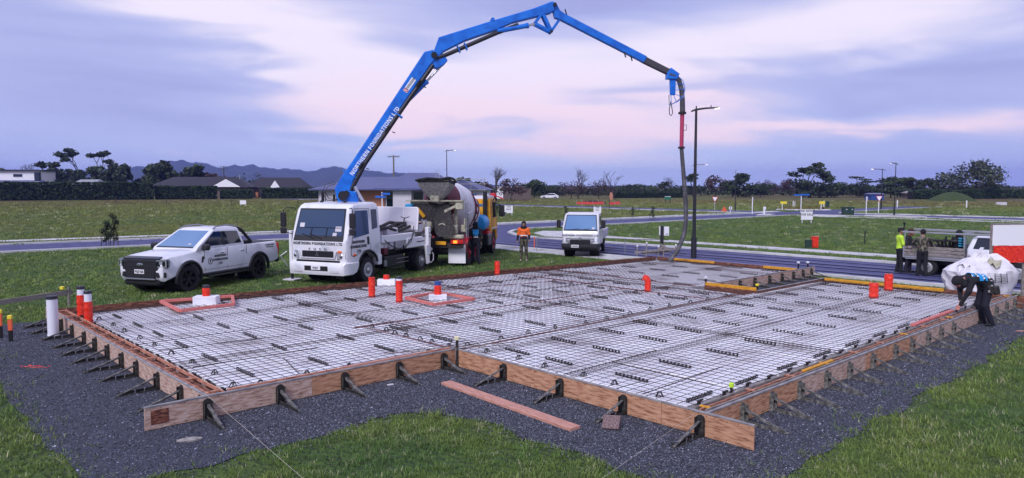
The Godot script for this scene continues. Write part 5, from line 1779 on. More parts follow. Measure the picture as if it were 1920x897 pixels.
	m.box(V(-2.75, 1.10, -1.0), V(.20, .24, .10), Basis.IDENTITY, .01); m.box(V(-2.45, 1.15, -.9), V(.14, .3, .2), Basis.IDENTITY, .02)
	part("valve_box", m, M.wall_white, t)
	m = MB.new()
	m.box(V(-2.95, 1.60, -.75), V(.7, .22, .45), Basis.IDENTITY, .03); m.box(V(-2.6, 1.56, -.5), V(.8, .10, .6), Basis.IDENTITY, .03)
	part("tool_box", m, M.wall_white, t)
	m = MB.new()
	for i in 4:
		var pts := []
		for k in 9: pts.append(V(-2.05 - .26 * k, 1.66 + .07 * sin(k * .9 + i) + .05 * i, -.92 + .12 * i + .04 * sin(k * 1.4 + i * 2)))
		m.path(pts, .06, 7)
	for i in 3:
		var pts := []
		for k in 13: pts.append(V(-4.05 + .24 * cos(TAU * k / 12), 1.74 + .05 * i, -.55 + .24 * sin(TAU * k / 12)))
		m.path(pts, .04, 6)
	part("coiled_hose", m, M.grimy_black, t)
	m = MB.new()
	m.path([V(-4.25, 1.72, -1.06), V(-4.0, 1.32, -1.14), V(-3.4, .98, -1.16), V(-2.9, .98, -1.14), V(-2.4, 1.22, -1.10), V(-2.1, 1.45, -1.02)], .018, 6)
	m.path([V(-4.30, 1.55, -1.06), V(-3.9, 1.15, -1.14), V(-3.3, .92, -1.15), V(-2.6, 1.10, -1.12)], .012, 6)
	part("drooping_hose", m, M.pipe_black, t)
	# front outriggers with feet (far side one shows beside the cab)
	for s in [-1.0, 1.0]:
		m = MB.new()
		if s > 0: m.box(V(-.55, 1.05, s * 1.52), V(.14, 1.3, .14), Basis.IDENTITY, .02)
		else: m.box(V(-5.10, 1.12, s * 1.16), V(.20, 1.05, .16), Basis.IDENTITY, .02)
		var leg := part("outrigger_leg", m, M.white, t)
		m = MB.new()
		if s > 0: m.tube(V(-.55, .45, 1.52), V(-.55, .06, 1.52), .05, .05, 8)
		else: m.box(V(-4.95, .62, -1.20), V(.13, .75, .10), Basis(V(0, 0, 1), -.16), .02); m.tube(V(-5.10, .60, -1.16), V(-5.10, .34, -1.16), .05, .05, 8)
		part("ram", m, M.black_metal if s > 0 else M.white, leg)
		m = MB.new()
		if s > 0: m.box(V(-.55, .04, 1.52), V(.46, .05, .46), Basis.IDENTITY, .01)
		else:
			for q in [[-5.18, .45], [-4.86, .42]]:
				m.path([V(q[0], q[1] - .12, -1.30), V(q[0] - .06, q[1] - .05, -1.32), V(q[0] - .06, q[1] + .16, -1.32), V(q[0], q[1] + .22, -1.30)], .018, 6)
			m.box(V(-5.10, .30, -1.16), V(.26, .05, .22), Basis.IDENTITY, .01)
		part("foot", m, M.wall_white, leg)
	m = MB.new()
	m.path([V(-.42, .50, 1.62), V(-.30, .85, 1.80), V(-.42, 1.0, 1.62)], .02, 6)
	part("grab_rail", m, M.galv, t)
	m = MB.new()
	for s in [-1.0, 1.0]: m.box(V(-5.3, .95, s * .95), V(.35, .5, .12), Basis.IDENTITY, .02)
	m.box(V(-5.45, 1.30, 0), V(.12, .10, 2.2), Basis.IDENTITY, .02); m.box(V(-5.62, .75, 0), V(.1, .12, 2.1), Basis.IDENTITY, .02)
	part("rear_frame", m, M.white, t)
	# hopper with its raised cover
	m = MB.new()
	m.loft([PackedVector3Array([V(-4.85, 1.5, -.80), V(-6.05, 1.5, -.80), V(-6.05, 1.5, .80), V(-4.85, 1.5, .80)]), PackedVector3Array([V(-5.05, .75, -.45), V(-5.75, .75, -.45), V(-5.75, .75, .45), V(-5.05, .75, .45)])])
	part("hopper", m, M.chute_grey, t)
	m = MB.new()
	m.box(V(-4.55, 1.98, -.10), V(.02, .82, 1.9), Basis(V(0, 0, 1), .12))
	var cov := part("hopper_cover", m, M.wall_white, t)
	m = MB.new()
	m.path([V(-4.50, 1.56, -1.05), V(-4.60, 2.32, -1.05), V(-4.615, 2.39, -.98), V(-4.615, 2.39, .80), V(-4.60, 2.32, .86), V(-4.50, 1.56, .86)], .028, 8)
	m.tube(V(-4.49, 1.60, -.42), V(-4.59, 2.38, -.42), .014, .014, 6); m.tube(V(-4.49, 1.60, .25), V(-4.59, 2.38, .25), .014, .014, 6)
	part("frame", m, M.white, cov)
	m = MB.new()
	m.tube(V(-4.2, 1.55, -.55), V(-4.32, 2.0, -.62), .022, .022, 6); m.tube(V(-4.32, 2.0, -.62), V(-4.2, 2.06, -.90), .016, .016, 6); m.tube(V(-4.32, 2.0, -.62), V(-4.42, 2.05, -.40), .016, .016, 6)
	part("control_lever", m, M.black_metal, t)
	m = MB.new()
	m.box(V(-4.75, 1.62, -.98), V(.24, .30, .2), Basis.IDENTITY, .03); m.box(V(-4.95, 1.74, -1.0), V(.05, .4, .05)); m.box(V(-5.25, 1.70, -1.0), V(.05, .35, .05)); m.box(V(-5.1, 1.88, -1.0), V(.4, .04, .04))
	m.bar(V(-4.55, 1.50, -.95), V(-4.60, 1.86, -.95), .20, .02)
	part("control_panel", m, M.wall_white, t)
	m = MB.new()
	m.box(V(-4.72, 1.80, -1.0), V(.2, .05, .12)); m.box(V(-5.02, 1.5, -1.06), V(.3, .03, .05))
	part("red_handle", m, M.maroon, t)
	m = MB.new()
	m.box(V(-4.65, 1.13, -1.108), V(.55, .035, .01)); m.box(V(-4.95, 1.30, -1.11), V(.3, .04, .01)); m.box(V(-5.10, 1.42, -1.245), V(.10, .03, .01)); m.box(V(-5.10, 1.30, -1.245), V(.10, .03, .01))
	part("stripe", m, M.letter_black, t)
	m = MB.new()
	m.lathe([[.42, 0], [.42, .35], [.30, .45], [.30, .85]], 20, Transform3D(Basis.IDENTITY, V(-2.45, 1.2, .1)))
	part("turret", m, M.boom_blue, t)
	boom(t)

func boom(t: Node3D):
	# the boom stands in one upright plane; (s, h) runs along it from its foot
	var inv := t.transform.affine_inverse()
	var s := V(.98539, 0, -.17031)
	var n := V(.17031, 0, .98539)          # towards the camera side
	var b0 := V(-5.9, 0, -25.9)
	var fr := Transform3D(Basis(s, Vector3.UP, n), b0)
	var P := func(a: Array) -> PackedVector2Array:
		var o := PackedVector2Array()
		for p in a: o.append(Vector2(p[0], p[1]))
		return o
	var p3 := func(q: Array, z := 0.0) -> Vector3: return V(q[0], q[1], z)
	var X := inv * fr
	var boxed := func(poly: PackedVector2Array, half: float, bev := .03) -> MB:
		var m := MB.new()
		m.body(poly, func(_x: float, _y: float) -> float: return half, 1.2, bev)
		return m
	var s1 = P.call([[-.24, 2.73], [-.30, 3.11], [-.06, 3.54], [.35, 4.11], [2.84, 7.89], [3.14, 7.97], [3.35, 7.81], [3.04, 7.43], [.67, 4.02], [.40, 3.55], [.12, 2.73]])
	var sec1 := part("boom_section", boxed.call(s1, .20), M.boom_blue, t, X)
	var m := MB.new()
	m.path([p3.call([.16, 2.9], .12), p3.call([.74, 3.98], .12), p3.call([1.85, 5.62], .12), p3.call([3.14, 7.46], .10)], .085, 10)
	part("delivery_pipe", m, M.pipe_black, sec1)
	m = MB.new()
	for q in [[.60, 3.92], [1.52, 5.20], [2.62, 6.80]]:
		m.box(p3.call(q, .10), V(.26, .06, .30), Basis(V(0, 0, 1), .97)); m.tube(p3.call([q[0] + .18, q[1] - .10], .1), p3.call([q[0] + .28, q[1] - .14], .1), .02, .02, 6)
	part("pipe_clamp", m, M.black_metal, sec1)
	m = MB.new()
	for q in [[.02, 3.60], [1.66, 5.72]]:
		m.box(p3.call([q[0] + .18, q[1] + .02]), V(.52, .05, .43), Basis(V(0, 0, 1), -.58))
	part("collar", m, M.boom_blue, sec1)
	var a := Vector2(.52, 3.89); var b := Vector2(1.70, 5.58)
	var d := (b - a).normalized()
	text(sec1, "NORTHERN FOUNDATIONS LTD", .150, M.letter_white, Transform3D(Basis(V(d.x, d.y, 0), V(-d.y, d.x, 0), V(0, 0, 1)), p3.call([(a.x + b.x) / 2 - .015, (a.y + b.y) / 2 + .03], .203)), "lettering", 700, "Droid Sans", .97)
	m = MB.new()
	var lx := Transform3D(Basis(V(d.x, d.y, 0), V(-d.y, d.x, 0), V(0, 0, 1)), p3.call([2.31, 6.72], .203))
	m.box(Vector3.ZERO, V(.56, .17, .006))
	var lab := part("maker_label", m, M.white, sec1, lx)
	m = MB.new(); m.box(V(-.21, 0, .005), V(.11, .15, .005))
	part("red_mark", m, M.red_paint, lab)
	text(lab, "EVERDIGM", .085, M.letter_black, Transform3D(Basis.IDENTITY, V(.06, 0, .005)), "lettering", 700, "Droid Sans", .85)
	text(lab, "E", .10, M.letter_white, Transform3D(Basis.IDENTITY, V(-.21, 0, .009)))
	# foot of the boom
	m = boxed.call(P.call([[-.20, 2.9], [.05, 3.05], [.42, 3.0], [.55, 2.55], [.62, 1.7], [-.05, 1.7], [-.20, 2.4]]), .26)
	part("boom_foot", m, M.boom_blue, t, X)
	m = MB.new()
	m.tube(V(-.02, 2.86, -.33), V(-.02, 2.86, .33), .17, .17, 14); m.tube(V(.10, 2.95, .2), V(.10, 2.95, .34), .10, .10, 10)
	part("pivot_pin", m, M.black_metal, t, X)
	m = MB.new()
	m.path([p3.call([-.2, 2.68], .22), p3.call([-.55, 2.70], .26), p3.call([-.72, 2.95], .26), p3.call([-.62, 3.25], .24), p3.call([-.28, 3.36], .22)], .016, 6)
	m.path([p3.call([-.2, 2.72], .24), p3.call([-.50, 2.76], .28), p3.call([-.62, 3.0], .28), p3.call([-.52, 3.2], .26), p3.call([-.26, 3.28], .22)], .016, 6)
	part("hydraulic_hose", m, M.pipe_black, t, X)
	var cyl := func(q0: Array, q1: Array, q2: Array, r: float, z: float, barrel: Material):
		var c := MB.new()
		c.path([p3.call(q0, z), p3.call(q1, z)], r, 12)
		c.path([p3.call([lerpf(q0[0], q1[0], .93), lerpf(q0[1], q1[1], .93)], z), p3.call(q1, z)], r * 1.15, 12)
		var cb := part("boom_cylinder", c, barrel, t, X)
		c = MB.new()
		c.tube(p3.call(q1, z), p3.call(q2, z), r * .5, r * .5, 10)
		part("rod", c, M.chrome, cb)
	cyl.call([.80, 2.40], [.76, 2.46], [.34, 3.20], .14, .12, M.boom_blue)
	cyl.call([1.94, 5.90], [2.94, 6.91], [3.53, 7.54], .085, 0.0, M.boom_blue)
	cyl.call([5.43, 8.70], [6.57, 8.95], [6.83, 9.01], .085, .10, M.boom_blue)
	m = boxed.call(P.call([[1.50, 5.58], [1.72, 5.50], [2.02, 5.72], [2.02, 5.92], [1.82, 6.02], [1.62, 5.80]]), .08, .015)
	part("cylinder_bracket", m, M.boom_blue, t, X)
	m = boxed.call(P.call([[3.06, 7.56], [3.30, 7.80], [3.56, 7.82], [3.66, 7.62], [3.52, 7.46], [3.30, 7.34], [3.12, 7.36]]), .14, .02)
	part("knuckle_plate", m, M.boom_blue, t, X)
	m = MB.new(); m.tube(V(3.18, 7.78, -.27), V(3.18, 7.78, .27), .11, .11, 12)
	part("pivot_pin", m, M.black_metal, t, X)
	# second section
	var sec2 := part("boom_section", boxed.call(P.call([[3.12, 7.80], [3.35, 8.42], [5.27, 9.07], [6.77, 9.56], [7.43, 9.83], [7.57, 9.78], [7.51, 9.49], [7.38, 9.41], [5.99, 9.02], [5.37, 8.73], [4.26, 8.32], [3.53, 7.93], [3.31, 7.66]]), .16), M.boom_blue, t, X)
	m = MB.new()
	m.path([p3.call([3.20, 7.66], .1), p3.call([3.61, 7.82], .1), p3.call([5.41, 8.64], .1), p3.call([6.2, 8.96], .08)], .075, 10)
	part("delivery_pipe", m, M.pipe_black, sec2)
	m = MB.new()
	for q in [[4.05, 8.03], [4.30, 8.13]]: m.box(p3.call(q, .1), V(.04, .26, .22), Basis(V(0, 0, 1), .4))
	for q in [[5.27, 9.10], [5.0, 8.85], [4.6, 8.7]]: m.tube(p3.call(q, -.12), p3.call(q, .175), .07, .07, 8)
	part("pipe_clamp", m, M.boom_blue, sec2)
	# link triangle at the top joint
	for z in [-.13, .13]:
		m = MB.new()
		m.bar(p3.call([6.81, 9.03], z), p3.call([7.42, 8.75], z), .04, .10, Vector3.UP, .01); m.bar(p3.call([6.81, 9.03], z), p3.call([7.08, 9.42], z), .04, .10, Vector3.UP, .01); m.bar(p3.call([7.42, 8.75], z), p3.call([7.08, 9.42], z), .04, .12, Vector3.UP, .01)
		part("link_triangle", m, M.boom_blue, t, X)
	m = MB.new(); m.bar(p3.call([7.40, 8.75]), p3.call([7.77, 9.28]), .16, .09, Vector3.UP, .015)
	part("link_bar", m, M.boom_blue, t, X)
	m = MB.new(); m.tube(V(7.52, 9.70, -.22), V(7.52, 9.70, .22), .07, .07, 10); m.tube(V(7.41, 8.76, -.19), V(7.41, 8.76, .19), .05, .05, 10)
	part("pivot_pin", m, M.black_metal, t, X)
	# third section
	var sec3 := part("boom_section", boxed.call(P.call([[7.43, 9.72], [7.59, 9.80], [7.73, 9.54], [7.91, 9.42], [11.05, 7.99], [10.92, 7.77], [7.75, 9.20], [7.55, 9.26], [7.48, 9.5]]), .11, .02), M.boom_blue, t, X)
	m = boxed.call(P.call([[11.0, 7.99], [12.02, 7.53], [11.88, 7.37], [10.90, 7.77]]), .085, .015)
	part("black_end", m, M.hose_dark, sec3)
	m = MB.new(); m.path([p3.call([8.2, 9.15], -.17), p3.call([9.6, 8.50], -.17), p3.call([11.0, 7.80], -.15), p3.call([11.95, 7.38], -.1)], .05, 8)
	part("delivery_pipe", m, M.pipe_black, sec3)
	m = MB.new()
	for q in [[10.2, 8.02], [10.45, 7.90], [7.95, 9.48]]: m.box(p3.call(q, .08), V(.03, .20, .06), Basis(V(0, 0, 1), .3))
	part("pipe_clamp", m, M.black_metal, sec3)
	# tip
	m = boxed.call(P.call([[11.85, 7.42], [12.0, 7.60], [12.33, 7.39], [12.24, 7.18], [11.84, 7.18]]), .12, .02)
	var tip := part("boom_tip", m, M.boom_blue, t, X)
	m = boxed.call(P.call([[11.98, 7.25], [12.21, 7.21], [12.20, 6.60], [12.01, 6.60]]), .06, .015)
	part("tip_plate", m, M.boom_blue, tip)
	for z in [-.10, .10]:
		m = MB.new()
		m.path([p3.call([12.26, 7.30], z), p3.call([12.46, 7.14], z), p3.call([12.55, 6.85], z), p3.call([12.50, 6.54], z), p3.call([12.28, 6.36], z), p3.call([12.02, 6.24], z), p3.call([12.0, 6.62], z)], .014, 6)
		part("guard_ring", m, M.boom_blue if z > 0 else M.pipe_black, tip)
	m = MB.new()
	for q in [[[12.2, 7.0], [12.52, 7.0]], [[12.2, 6.78], [12.55, 6.82]], [[12.2, 6.62], [12.46, 6.50]], [[12.1, 6.6], [12.22, 6.33]]]: m.tube(p3.call(q[0], .1), p3.call(q[1], .1), .012, .012, 5)
	part("guard_bar", m, M.boom_blue, tip)
	m = MB.new()
	m.path([p3.call([12.04, 6.37]), p3.call([11.98, 6.05]), p3.call([12.0, 5.88]), p3.call([12.07, 5.84]), p3.call([12.12, 5.95]), p3.call([12.07, 6.2]), p3.call([12.05, 6.36])], .016, 6)
	part("strap_loop", m, M.black_metal, tip)
	m = MB.new()
	m.path([p3.call([11.92, 7.36], .06), p3.call([12.17, 7.30], .04), p3.call([12.36, 7.13]), p3.call([12.46, 6.80]), p3.call([12.50, 6.4]), p3.call([12.51, 5.96])], [.075, .085, .09, .095, .095, .10], 12)
	var el := part("end_hose", m, M.hose_grey, t, X)
	m = MB.new()
	m.tube(p3.call([12.50, 5.98]), p3.call([12.50, 5.90]), .15, .15, 14); m.tube(p3.call([12.49, 4.68]), p3.call([12.49, 4.61]), .13, .13, 14); m.path([p3.call([12.58, 5.5]), p3.call([12.68, 5.5]), p3.call([12.68, 5.3]), p3.call([12.58, 5.3])], .012, 6)
	part("coupling", m, M.black_metal, el)
	m = MB.new(); m.tube(p3.call([12.50, 5.92]), p3.call([12.49, 4.64]), .080, .076, 12)
	part("red_hose", m, M.hose_red, el)
	m = MB.new()
	m.path([p3.call([12.49, 4.64]), p3.call([12.60, 3.58]), p3.call([12.70, 2.57]), p3.call([12.72, 1.90]), p3.call([12.66, 1.42]), p3.call([12.54, 1.05]), p3.call([12.38, .70]), p3.call([12.08, .34])], [.075, .080, .085, .085, .085, .085, .085, .08], 12)
	part("rubber_hose", m, M.hose_grey, el)

func mixer_truck():
	# seen from behind: x = 0 is the tail, the cab is at +x
	var ang := deg_to_rad(81.0)
	var t := thing("concrete_mixer", "concrete mixer truck with a white drum and a yellow cab behind the pump truck", "mixer truck", V(-3.05, 0, -28.7), ang)
	var m := MB.new()
	for s in [-1.0, 1.0]: m.box(V(4.0, .92, s * .42), V(7.8, .26, .09))
	m.box(V(.12, .88, 0), V(.14, .20, 2.3), Basis.IDENTITY, .02); m.box(V(3.4, .70, .9), V(1.0, .5, .5), Basis.IDENTITY, .05)
	for x in [1.15, 2.45, 6.5]: m.tube(V(x, .52, -.9), V(x, .52, .9), .11, .11, 8)
	part("chassis", m, M.grimy_black, t)
	for s in [-1.0, 1.0]:
		for x in [1.15, 2.45]:
			wheel(t, V(x, .51, s * 1.03), .51, .28, M.hub_red, 0, .58, .12)
			wheel(t, V(x, .51, s * .70), .51, .26, M.hub_red, 0, .58, .1)
		wheel(t, V(6.5, .51, s * 1.05), .51, .28, M.hub_red, 0, .58, -.03)
		m = MB.new()
		var pts := []
		for p in arc_points(1.15, .52, .62, 20, 175, 12): pts.append(V(p.x, p.y, 0))
		for side in 1:
			var ring := []
			for p in pts: ring.append(PackedVector3Array([p + V(0, 0, s * .55), p + V(0, 0, s * 1.20), p + V(0, .03, s * 1.20), p + V(0, .03, s * .55)]))
			m.loft(ring)
			ring = []
			for p in pts: ring.append(PackedVector3Array([p + V(1.3, 0, s * .55), p + V(1.3, 0, s * 1.20), p + V(1.3, .03, s * 1.20), p + V(1.3, .03, s * .55)]))
			m.loft(ring)
		part("mudguard", m, M.hub_red, t)
		m = MB.new()
		m.box(V(.42, .52, s * .82), V(.015, .74, .70), Basis.IDENTITY, .004)
		var fl := part("mud_flap", m, M.white, t)
		m = MB.new(); m.box(V(.40, .83, s * .90), V(.02, .18, .28), Basis.IDENTITY, .01)
		part("flap_plate", m, M.galv, fl)
		m = MB.new()
		m.box(V(.0, 1.03, s * .92), V(.07, .16, .50), Basis.IDENTITY, .015)
		var tl := part("tail_lamp", m, M.red_lamp, t)
		m = MB.new()
		m.box(V(-.045, 1.03, s * .86), V(.03, .11, .16), Basis.IDENTITY, .015)
		part("lit_lamp", m, M.lit_orange if s > 0 else M.orange_lamp, tl)
	m = MB.new(); m.box(V(-.02, .98, .28), V(.02, .14, .42), Basis.IDENTITY, .004)
	part("rear_sign", m, M.mixer_yellow, t)
	m = MB.new()
	m.box(V(.15, 1.22, .75), V(.3, .16, .8), Basis.IDENTITY, .04); m.box(V(.0, 1.30, .4), V(.2, .08, .4), Basis.IDENTITY, .02)
	part("rear_step", m, M.mixer_cream, t)
	# drum
	var dx := Transform3D(Basis(V(0, 0, 1), -PI / 2 - .0).rotated(V(0, 0, 1), 0.0), Vector3.ZERO)
	var axis := V(1, -.26, 0).normalized()
	var side := V(0, 0, 1)
	var bs := Basis(side.cross(axis) * -1.0, axis, side)
	bs = Basis(axis.cross(side), axis, side)
	dx = Transform3D(bs, V(.95, 2.80, -.06))
	m = MB.new()
	m.lathe([[.42, -.15], [.50, .0], [.82, .9], [1.04, 1.7], [1.10, 2.3], [1.09, 2.9], [1.0, 3.6], [.72, 4.2], [.35, 4.35], [.001, 4.36]], 40, dx)
	var drum := part("drum", m, M.drum_white, t)
	m = MB.new()
	m.lathe([[.44, -.17], [.515, .0], [.70, .42], [.775, .62], [.765, .62], [.69, .42]], 36, dx)
	part("maroon_cone", m, M.maroon, drum)
	# swirls on the flank
	m = MB.new()
	for k in 4:
		var pts := []
		for i in 26:
			var a := 2.0 + .085 * k + 2.2 * sin(i / 25.0 * PI) * (.20 + .10 * k)
			var y := 1.9 + k * .05 + (i / 25.0) * (1.15 - .14 * k)
			pts.append([a, y])
		var l := []
		for q in pts:
			var r := 1.112 if q[1] < 2.9 else lerpf(1.105, 1.01, (q[1] - 2.9) / .7)
			l.append(dx * V(cos(-q[0] + 4.15) * r, q[1], sin(-q[0] + 4.15) * r))
		m.path(l, .03 - .003 * k, 5)
	part("swirl_mark", m, M.maroon, drum)
	# drum frame, hopper, chutes
	m = MB.new()
	for s in [-1.0, 1.0]:
		m.bar(V(.65, 1.0, s * .75), V(.75, 2.62, s * .70), .12, .14); m.bar(V(1.5, 1.0, s * .5), V(.75, 2.4, s * .68), .08, .10)
	m.bar(V(.55, 2.56, -1.08), V(.55, 2.56, 1.08), .18, .16, Vector3.UP, .02)
	m.bar(V(.35, 2.62, -1.20), V(.35, 2.62, 1.10), .30, .05)
	m.box(V(.40, 2.42, .95), V(.3, .30, .30), Basis.IDENTITY, .03); m.bar(V(.3, 2.2, .35), V(.4, 2.45, .85), .20, .10)
	part("drum_frame", m, M.mixer_cream, t)
	m = MB.new()
	m.loft([PackedVector3Array([V(-.10, 3.42, -.62), V(1.02, 3.30, -.62), V(1.02, 3.30, .62), V(-.10, 3.42, .62)]), PackedVector3Array([V(-.02, 3.20, -.60), V(.95, 3.15, -.60), V(.95, 3.15, .60), V(-.02, 3.20, .60)]),
		PackedVector3Array([V(.22, 2.78, -.30), V(.80, 2.75, -.30), V(.80, 2.75, .30), V(.22, 2.78, .30)]), PackedVector3Array([V(.32, 2.62, -.16), V(.70, 2.62, -.16), V(.70, 2.62, .16), V(.32, 2.62, .16)])], false)
	part("charging_hopper", m, M.chute_grey, t)
	m = MB.new()
	var rim := []
	for q in [[-.12, 3.42, -.66], [-.14, 3.50, -.2], [-.12, 3.46, .3], [-.10, 3.52, .62], [.45, 3.48, .68], [1.04, 3.36, .66], [1.04, 3.34, -.66], [.4, 3.42, -.68], [-.12, 3.42, -.66]]: rim.append(V(q[0], q[1], q[2]))
	m.path(rim, .05, 6)
	m.box(V(.45, 3.36, 0), V(1.1, .16, 1.28), Basis(V(0, 0, 1), -.10), .04)
	part("rubber_rim", m, M.grimy_black, t)
	m = MB.new()
	m.box(V(.10, 2.70, .02), V(.12, .26, .36), Basis.IDENTITY, .03)
	part("hopper_gate", m, M.mixer_cream, t)
	m = MB.new()
	var rings := []
	for i in 6:
		var f := i / 5.0
		var c := V(.50 - .55 * f, 2.45 - 1.05 * f, .10 + .35 * f)
		rings.append(PackedVector3Array([c + V(-.10, .15, -.40), c + V(-.16, -.10, -.30), c + V(-.18, -.18, 0), c + V(-.16, -.10, .30), c + V(-.10, .15, .40), c + V(.1, .05, .32), c + V(.08, -.05, 0), c + V(.1, .05, -.32)]))
	m.loft(rings)
	part("discharge_chute", m, M.grimy_black, t)
	m = MB.new()
	rings = []
	for i in 6:
		var f := i / 5.0
		var c := V(.30 - .2 * f, 2.25 - .55 * f, -.55 + .28 * f)
		rings.append(PackedVector3Array([c + V(0, .2, -.36), c + V(-.08, -.16, -.22), c + V(-.08, -.16, .22), c + V(0, .2, .36)]))
	m.loft(rings)
	m.box(V(.42, 2.22, -.15), V(.2, .5, 1.5), Basis.IDENTITY, .06)
	part("spare_chute", m, M.grimy_black, t)
	m = MB.new()
	m.box(V(.38, 1.80, .25), V(.30, .62, .85), Basis(V(0, 0, 1), .2), .10); m.box(V(.62, 1.42, .05), V(.3, .4, 1.3), Basis.IDENTITY, .08)
	part("chute_back", m, M.maroon, t)
	m = MB.new()
	m.box(V(.25, 2.2, -1.05), V(.32, .58, .30), Basis.IDENTITY, .04)
	part("blue_tank", m, M.tank_blue, t)
	m = MB.new()
	m.bar(V(.2, 2.3, -.82), V(.2, 1.95, -.72), .10, .16, Vector3.UP, .02); m.bar(V(.12, 2.34, -.70), V(.1, 1.98, -.40), .12, .12, Vector3.UP, .02)
	part("yellow_arm", m, M.mixer_yellow, t)
	m = MB.new()
	m.box(V(.30, 1.50, .60), V(.3, .34, .55), Basis(V(0, 0, 1), .15), .04); m.box(V(.15, 1.62, -.5), V(.3, .4, .8), Basis.IDENTITY, .05)
	for q in [[1.4, .95]]: m.lathe([[.20, -.03], [.23, 0], [.20, .03]], 16, Transform3D(Basis(V(0, 0, 1), PI / 2), V(.02, 1.52, .32)))
	part("control_box", m, M.mixer_cream, t)
	m = MB.new()
	for x in [.72, 1.05]: m.tube(V(x, 1.15, 1.14), V(x, 2.55, 1.12), .018, .018, 6)
	for i in 6: m.tube(V(.72, 1.25 + .24 * i, 1.14), V(1.05, 1.25 + .24 * i, 1.14), .014, .014, 5)
	m.bar(V(.6, 2.12, 1.2), V(1.4, 2.18, 1.16), .30, .03)
	part("ladder", m, M.galv, t)
	m = MB.new()
	m.box(V(.85, 1.75, 1.08), V(.45, .35, .06), Basis.IDENTITY, .02); m.box(V(.9, 1.5, 1.0), V(.3, .3, .2), Basis.IDENTITY, .03)
	part("number_panel", m, M.mixer_cream, t)
	# water tank, red guard, cab
	m = MB.new()
	m.lathe([[.001, -.55], [.30, -.52], [.37, -.40], [.37, .40], [.30, .52], [.001, .55]], 20, Transform3D(Basis(V(0, 0, 1), PI / 2), V(4.5, 1.55, .92)))
	part("water_tank", m, M.bright_blue, t)
	m = MB.new()
	m.box(V(5.25, 1.35, .98), V(.35, .35, .35), Basis(V(0, 0, 1), .5), .05); m.box(V(5.55, .98, 1.0), V(.9, .30, .4), Basis.IDENTITY, .05)
	part("red_guard", m, M.red_paint, t)
	m = MB.new()
	m.box(V(5.2, .75, 1.0), V(.9, .55, .5), Basis.IDENTITY, .06)
	part("fuel_tank", m, M.black_metal, t)
	var poly := PackedVector2Array()
	for p in [[5.55, 1.20], [5.50, 2.55], [5.60, 2.66], [6.9, 2.66], [7.08, 2.55], [7.30, 1.75], [7.38, 1.65], [7.38, .65], [7.2, .60]]: poly.append(Vector2(p[0], p[1]))
	poly.append_array(PackedVector2Array(arc_points(6.5, .55, .66, 14, 150, 10)))
	m = MB.new()
	m.body(poly, func(x: float, y: float) -> float: return 1.20 - maxf(0.0, y - 1.7) * .05, .25, .05)
	var cab := part("cab", m, M.mixer_yellow, t)
	m = MB.new()
	m.body(PackedVector2Array([Vector2(5.52, 2.60), Vector2(5.60, 2.74), Vector2(6.85, 2.74), Vector2(7.0, 2.60)]), func(_x: float, _y: float) -> float: return 1.12, .4, .03)
	part("cab_roof", m, M.wall_white, t)
	for s in [-1.0, 1.0]:
		part("side_window", pane([V(6.2, 1.72, s * 1.205), V(7.16, 1.72, s * 1.205), V(6.98, 2.45, s * 1.17), V(6.2, 2.45, s * 1.17)], .008), M.glass_dark, t)
		m = MB.new()
		m.box(V(7.3, 2.0, s * 1.42), V(.12, .55, .25), Basis.IDENTITY, .04); m.tube(V(7.1, 2.4, s * 1.15), V(7.28, 2.25, s * 1.40), .02, .02, 6)
		part("mirror", m, M.black_plastic, t)
		m = MB.new()
		for i in 9: m.box(V(5.75, 1.35 + .11 * i, s * 1.205), V(.10, .05, .02))
		m.box(V(6.15, 1.9, s * 1.205), V(.02, 1.3, .015)); m.box(V(7.25, 1.3, s * 1.205), V(.02, .7, .015))
		part("cab_seam", m, M.black_metal, t)
		m = MB.new()
		m.lathe([[.66, -.3], [.66, 0], [.2, 0]], 16, Transform3D(Basis(V(1, 0, 0), V(0, 0, s), V(0, -s, 0)), V(6.5, .55, s * .9)))
		part("wheel_well", m, M.dark, t)
		m = MB.new()
		m.bar(V(5.85, 1.22, s * 1.20), V(7.3, 1.22, s * 1.22), .06, .07, Vector3.UP, .01)
		part("wheel_trim", m, M.wall_white, t)
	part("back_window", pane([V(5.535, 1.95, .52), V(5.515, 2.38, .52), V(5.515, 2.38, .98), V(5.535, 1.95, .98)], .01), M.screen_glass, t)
	m = MB.new()
	m.tube(V(5.38, 1.1, .98), V(5.38, 2.95, .98), .10, .10, 12); m.tube(V(5.38, 1.1, .98), V(5.38, 1.6, .98), .13, .13, 12)
	part("exhaust_stack", m, M.black_metal, t)
	part("windscreen", pane([V(7.31, 1.75, 1.05), V(7.31, 1.75, -1.05), V(7.09, 2.5, -1.0), V(7.09, 2.5, 1.0)], .01), M.glass_dark, t)
	m = MB.new()
	m.lathe([[.001, .12], [.06, .09], [.08, 0], [.001, 0]], 12, Transform3D(Basis.IDENTITY, V(6.2, 2.74, -.55)))
	part("beacon", m, M.orange_lamp, t)
	text(t, "410", .14, M.letter_black, facing(V(6.6, 2.56, 1.165), V(1, 0, 0), Vector3.UP))

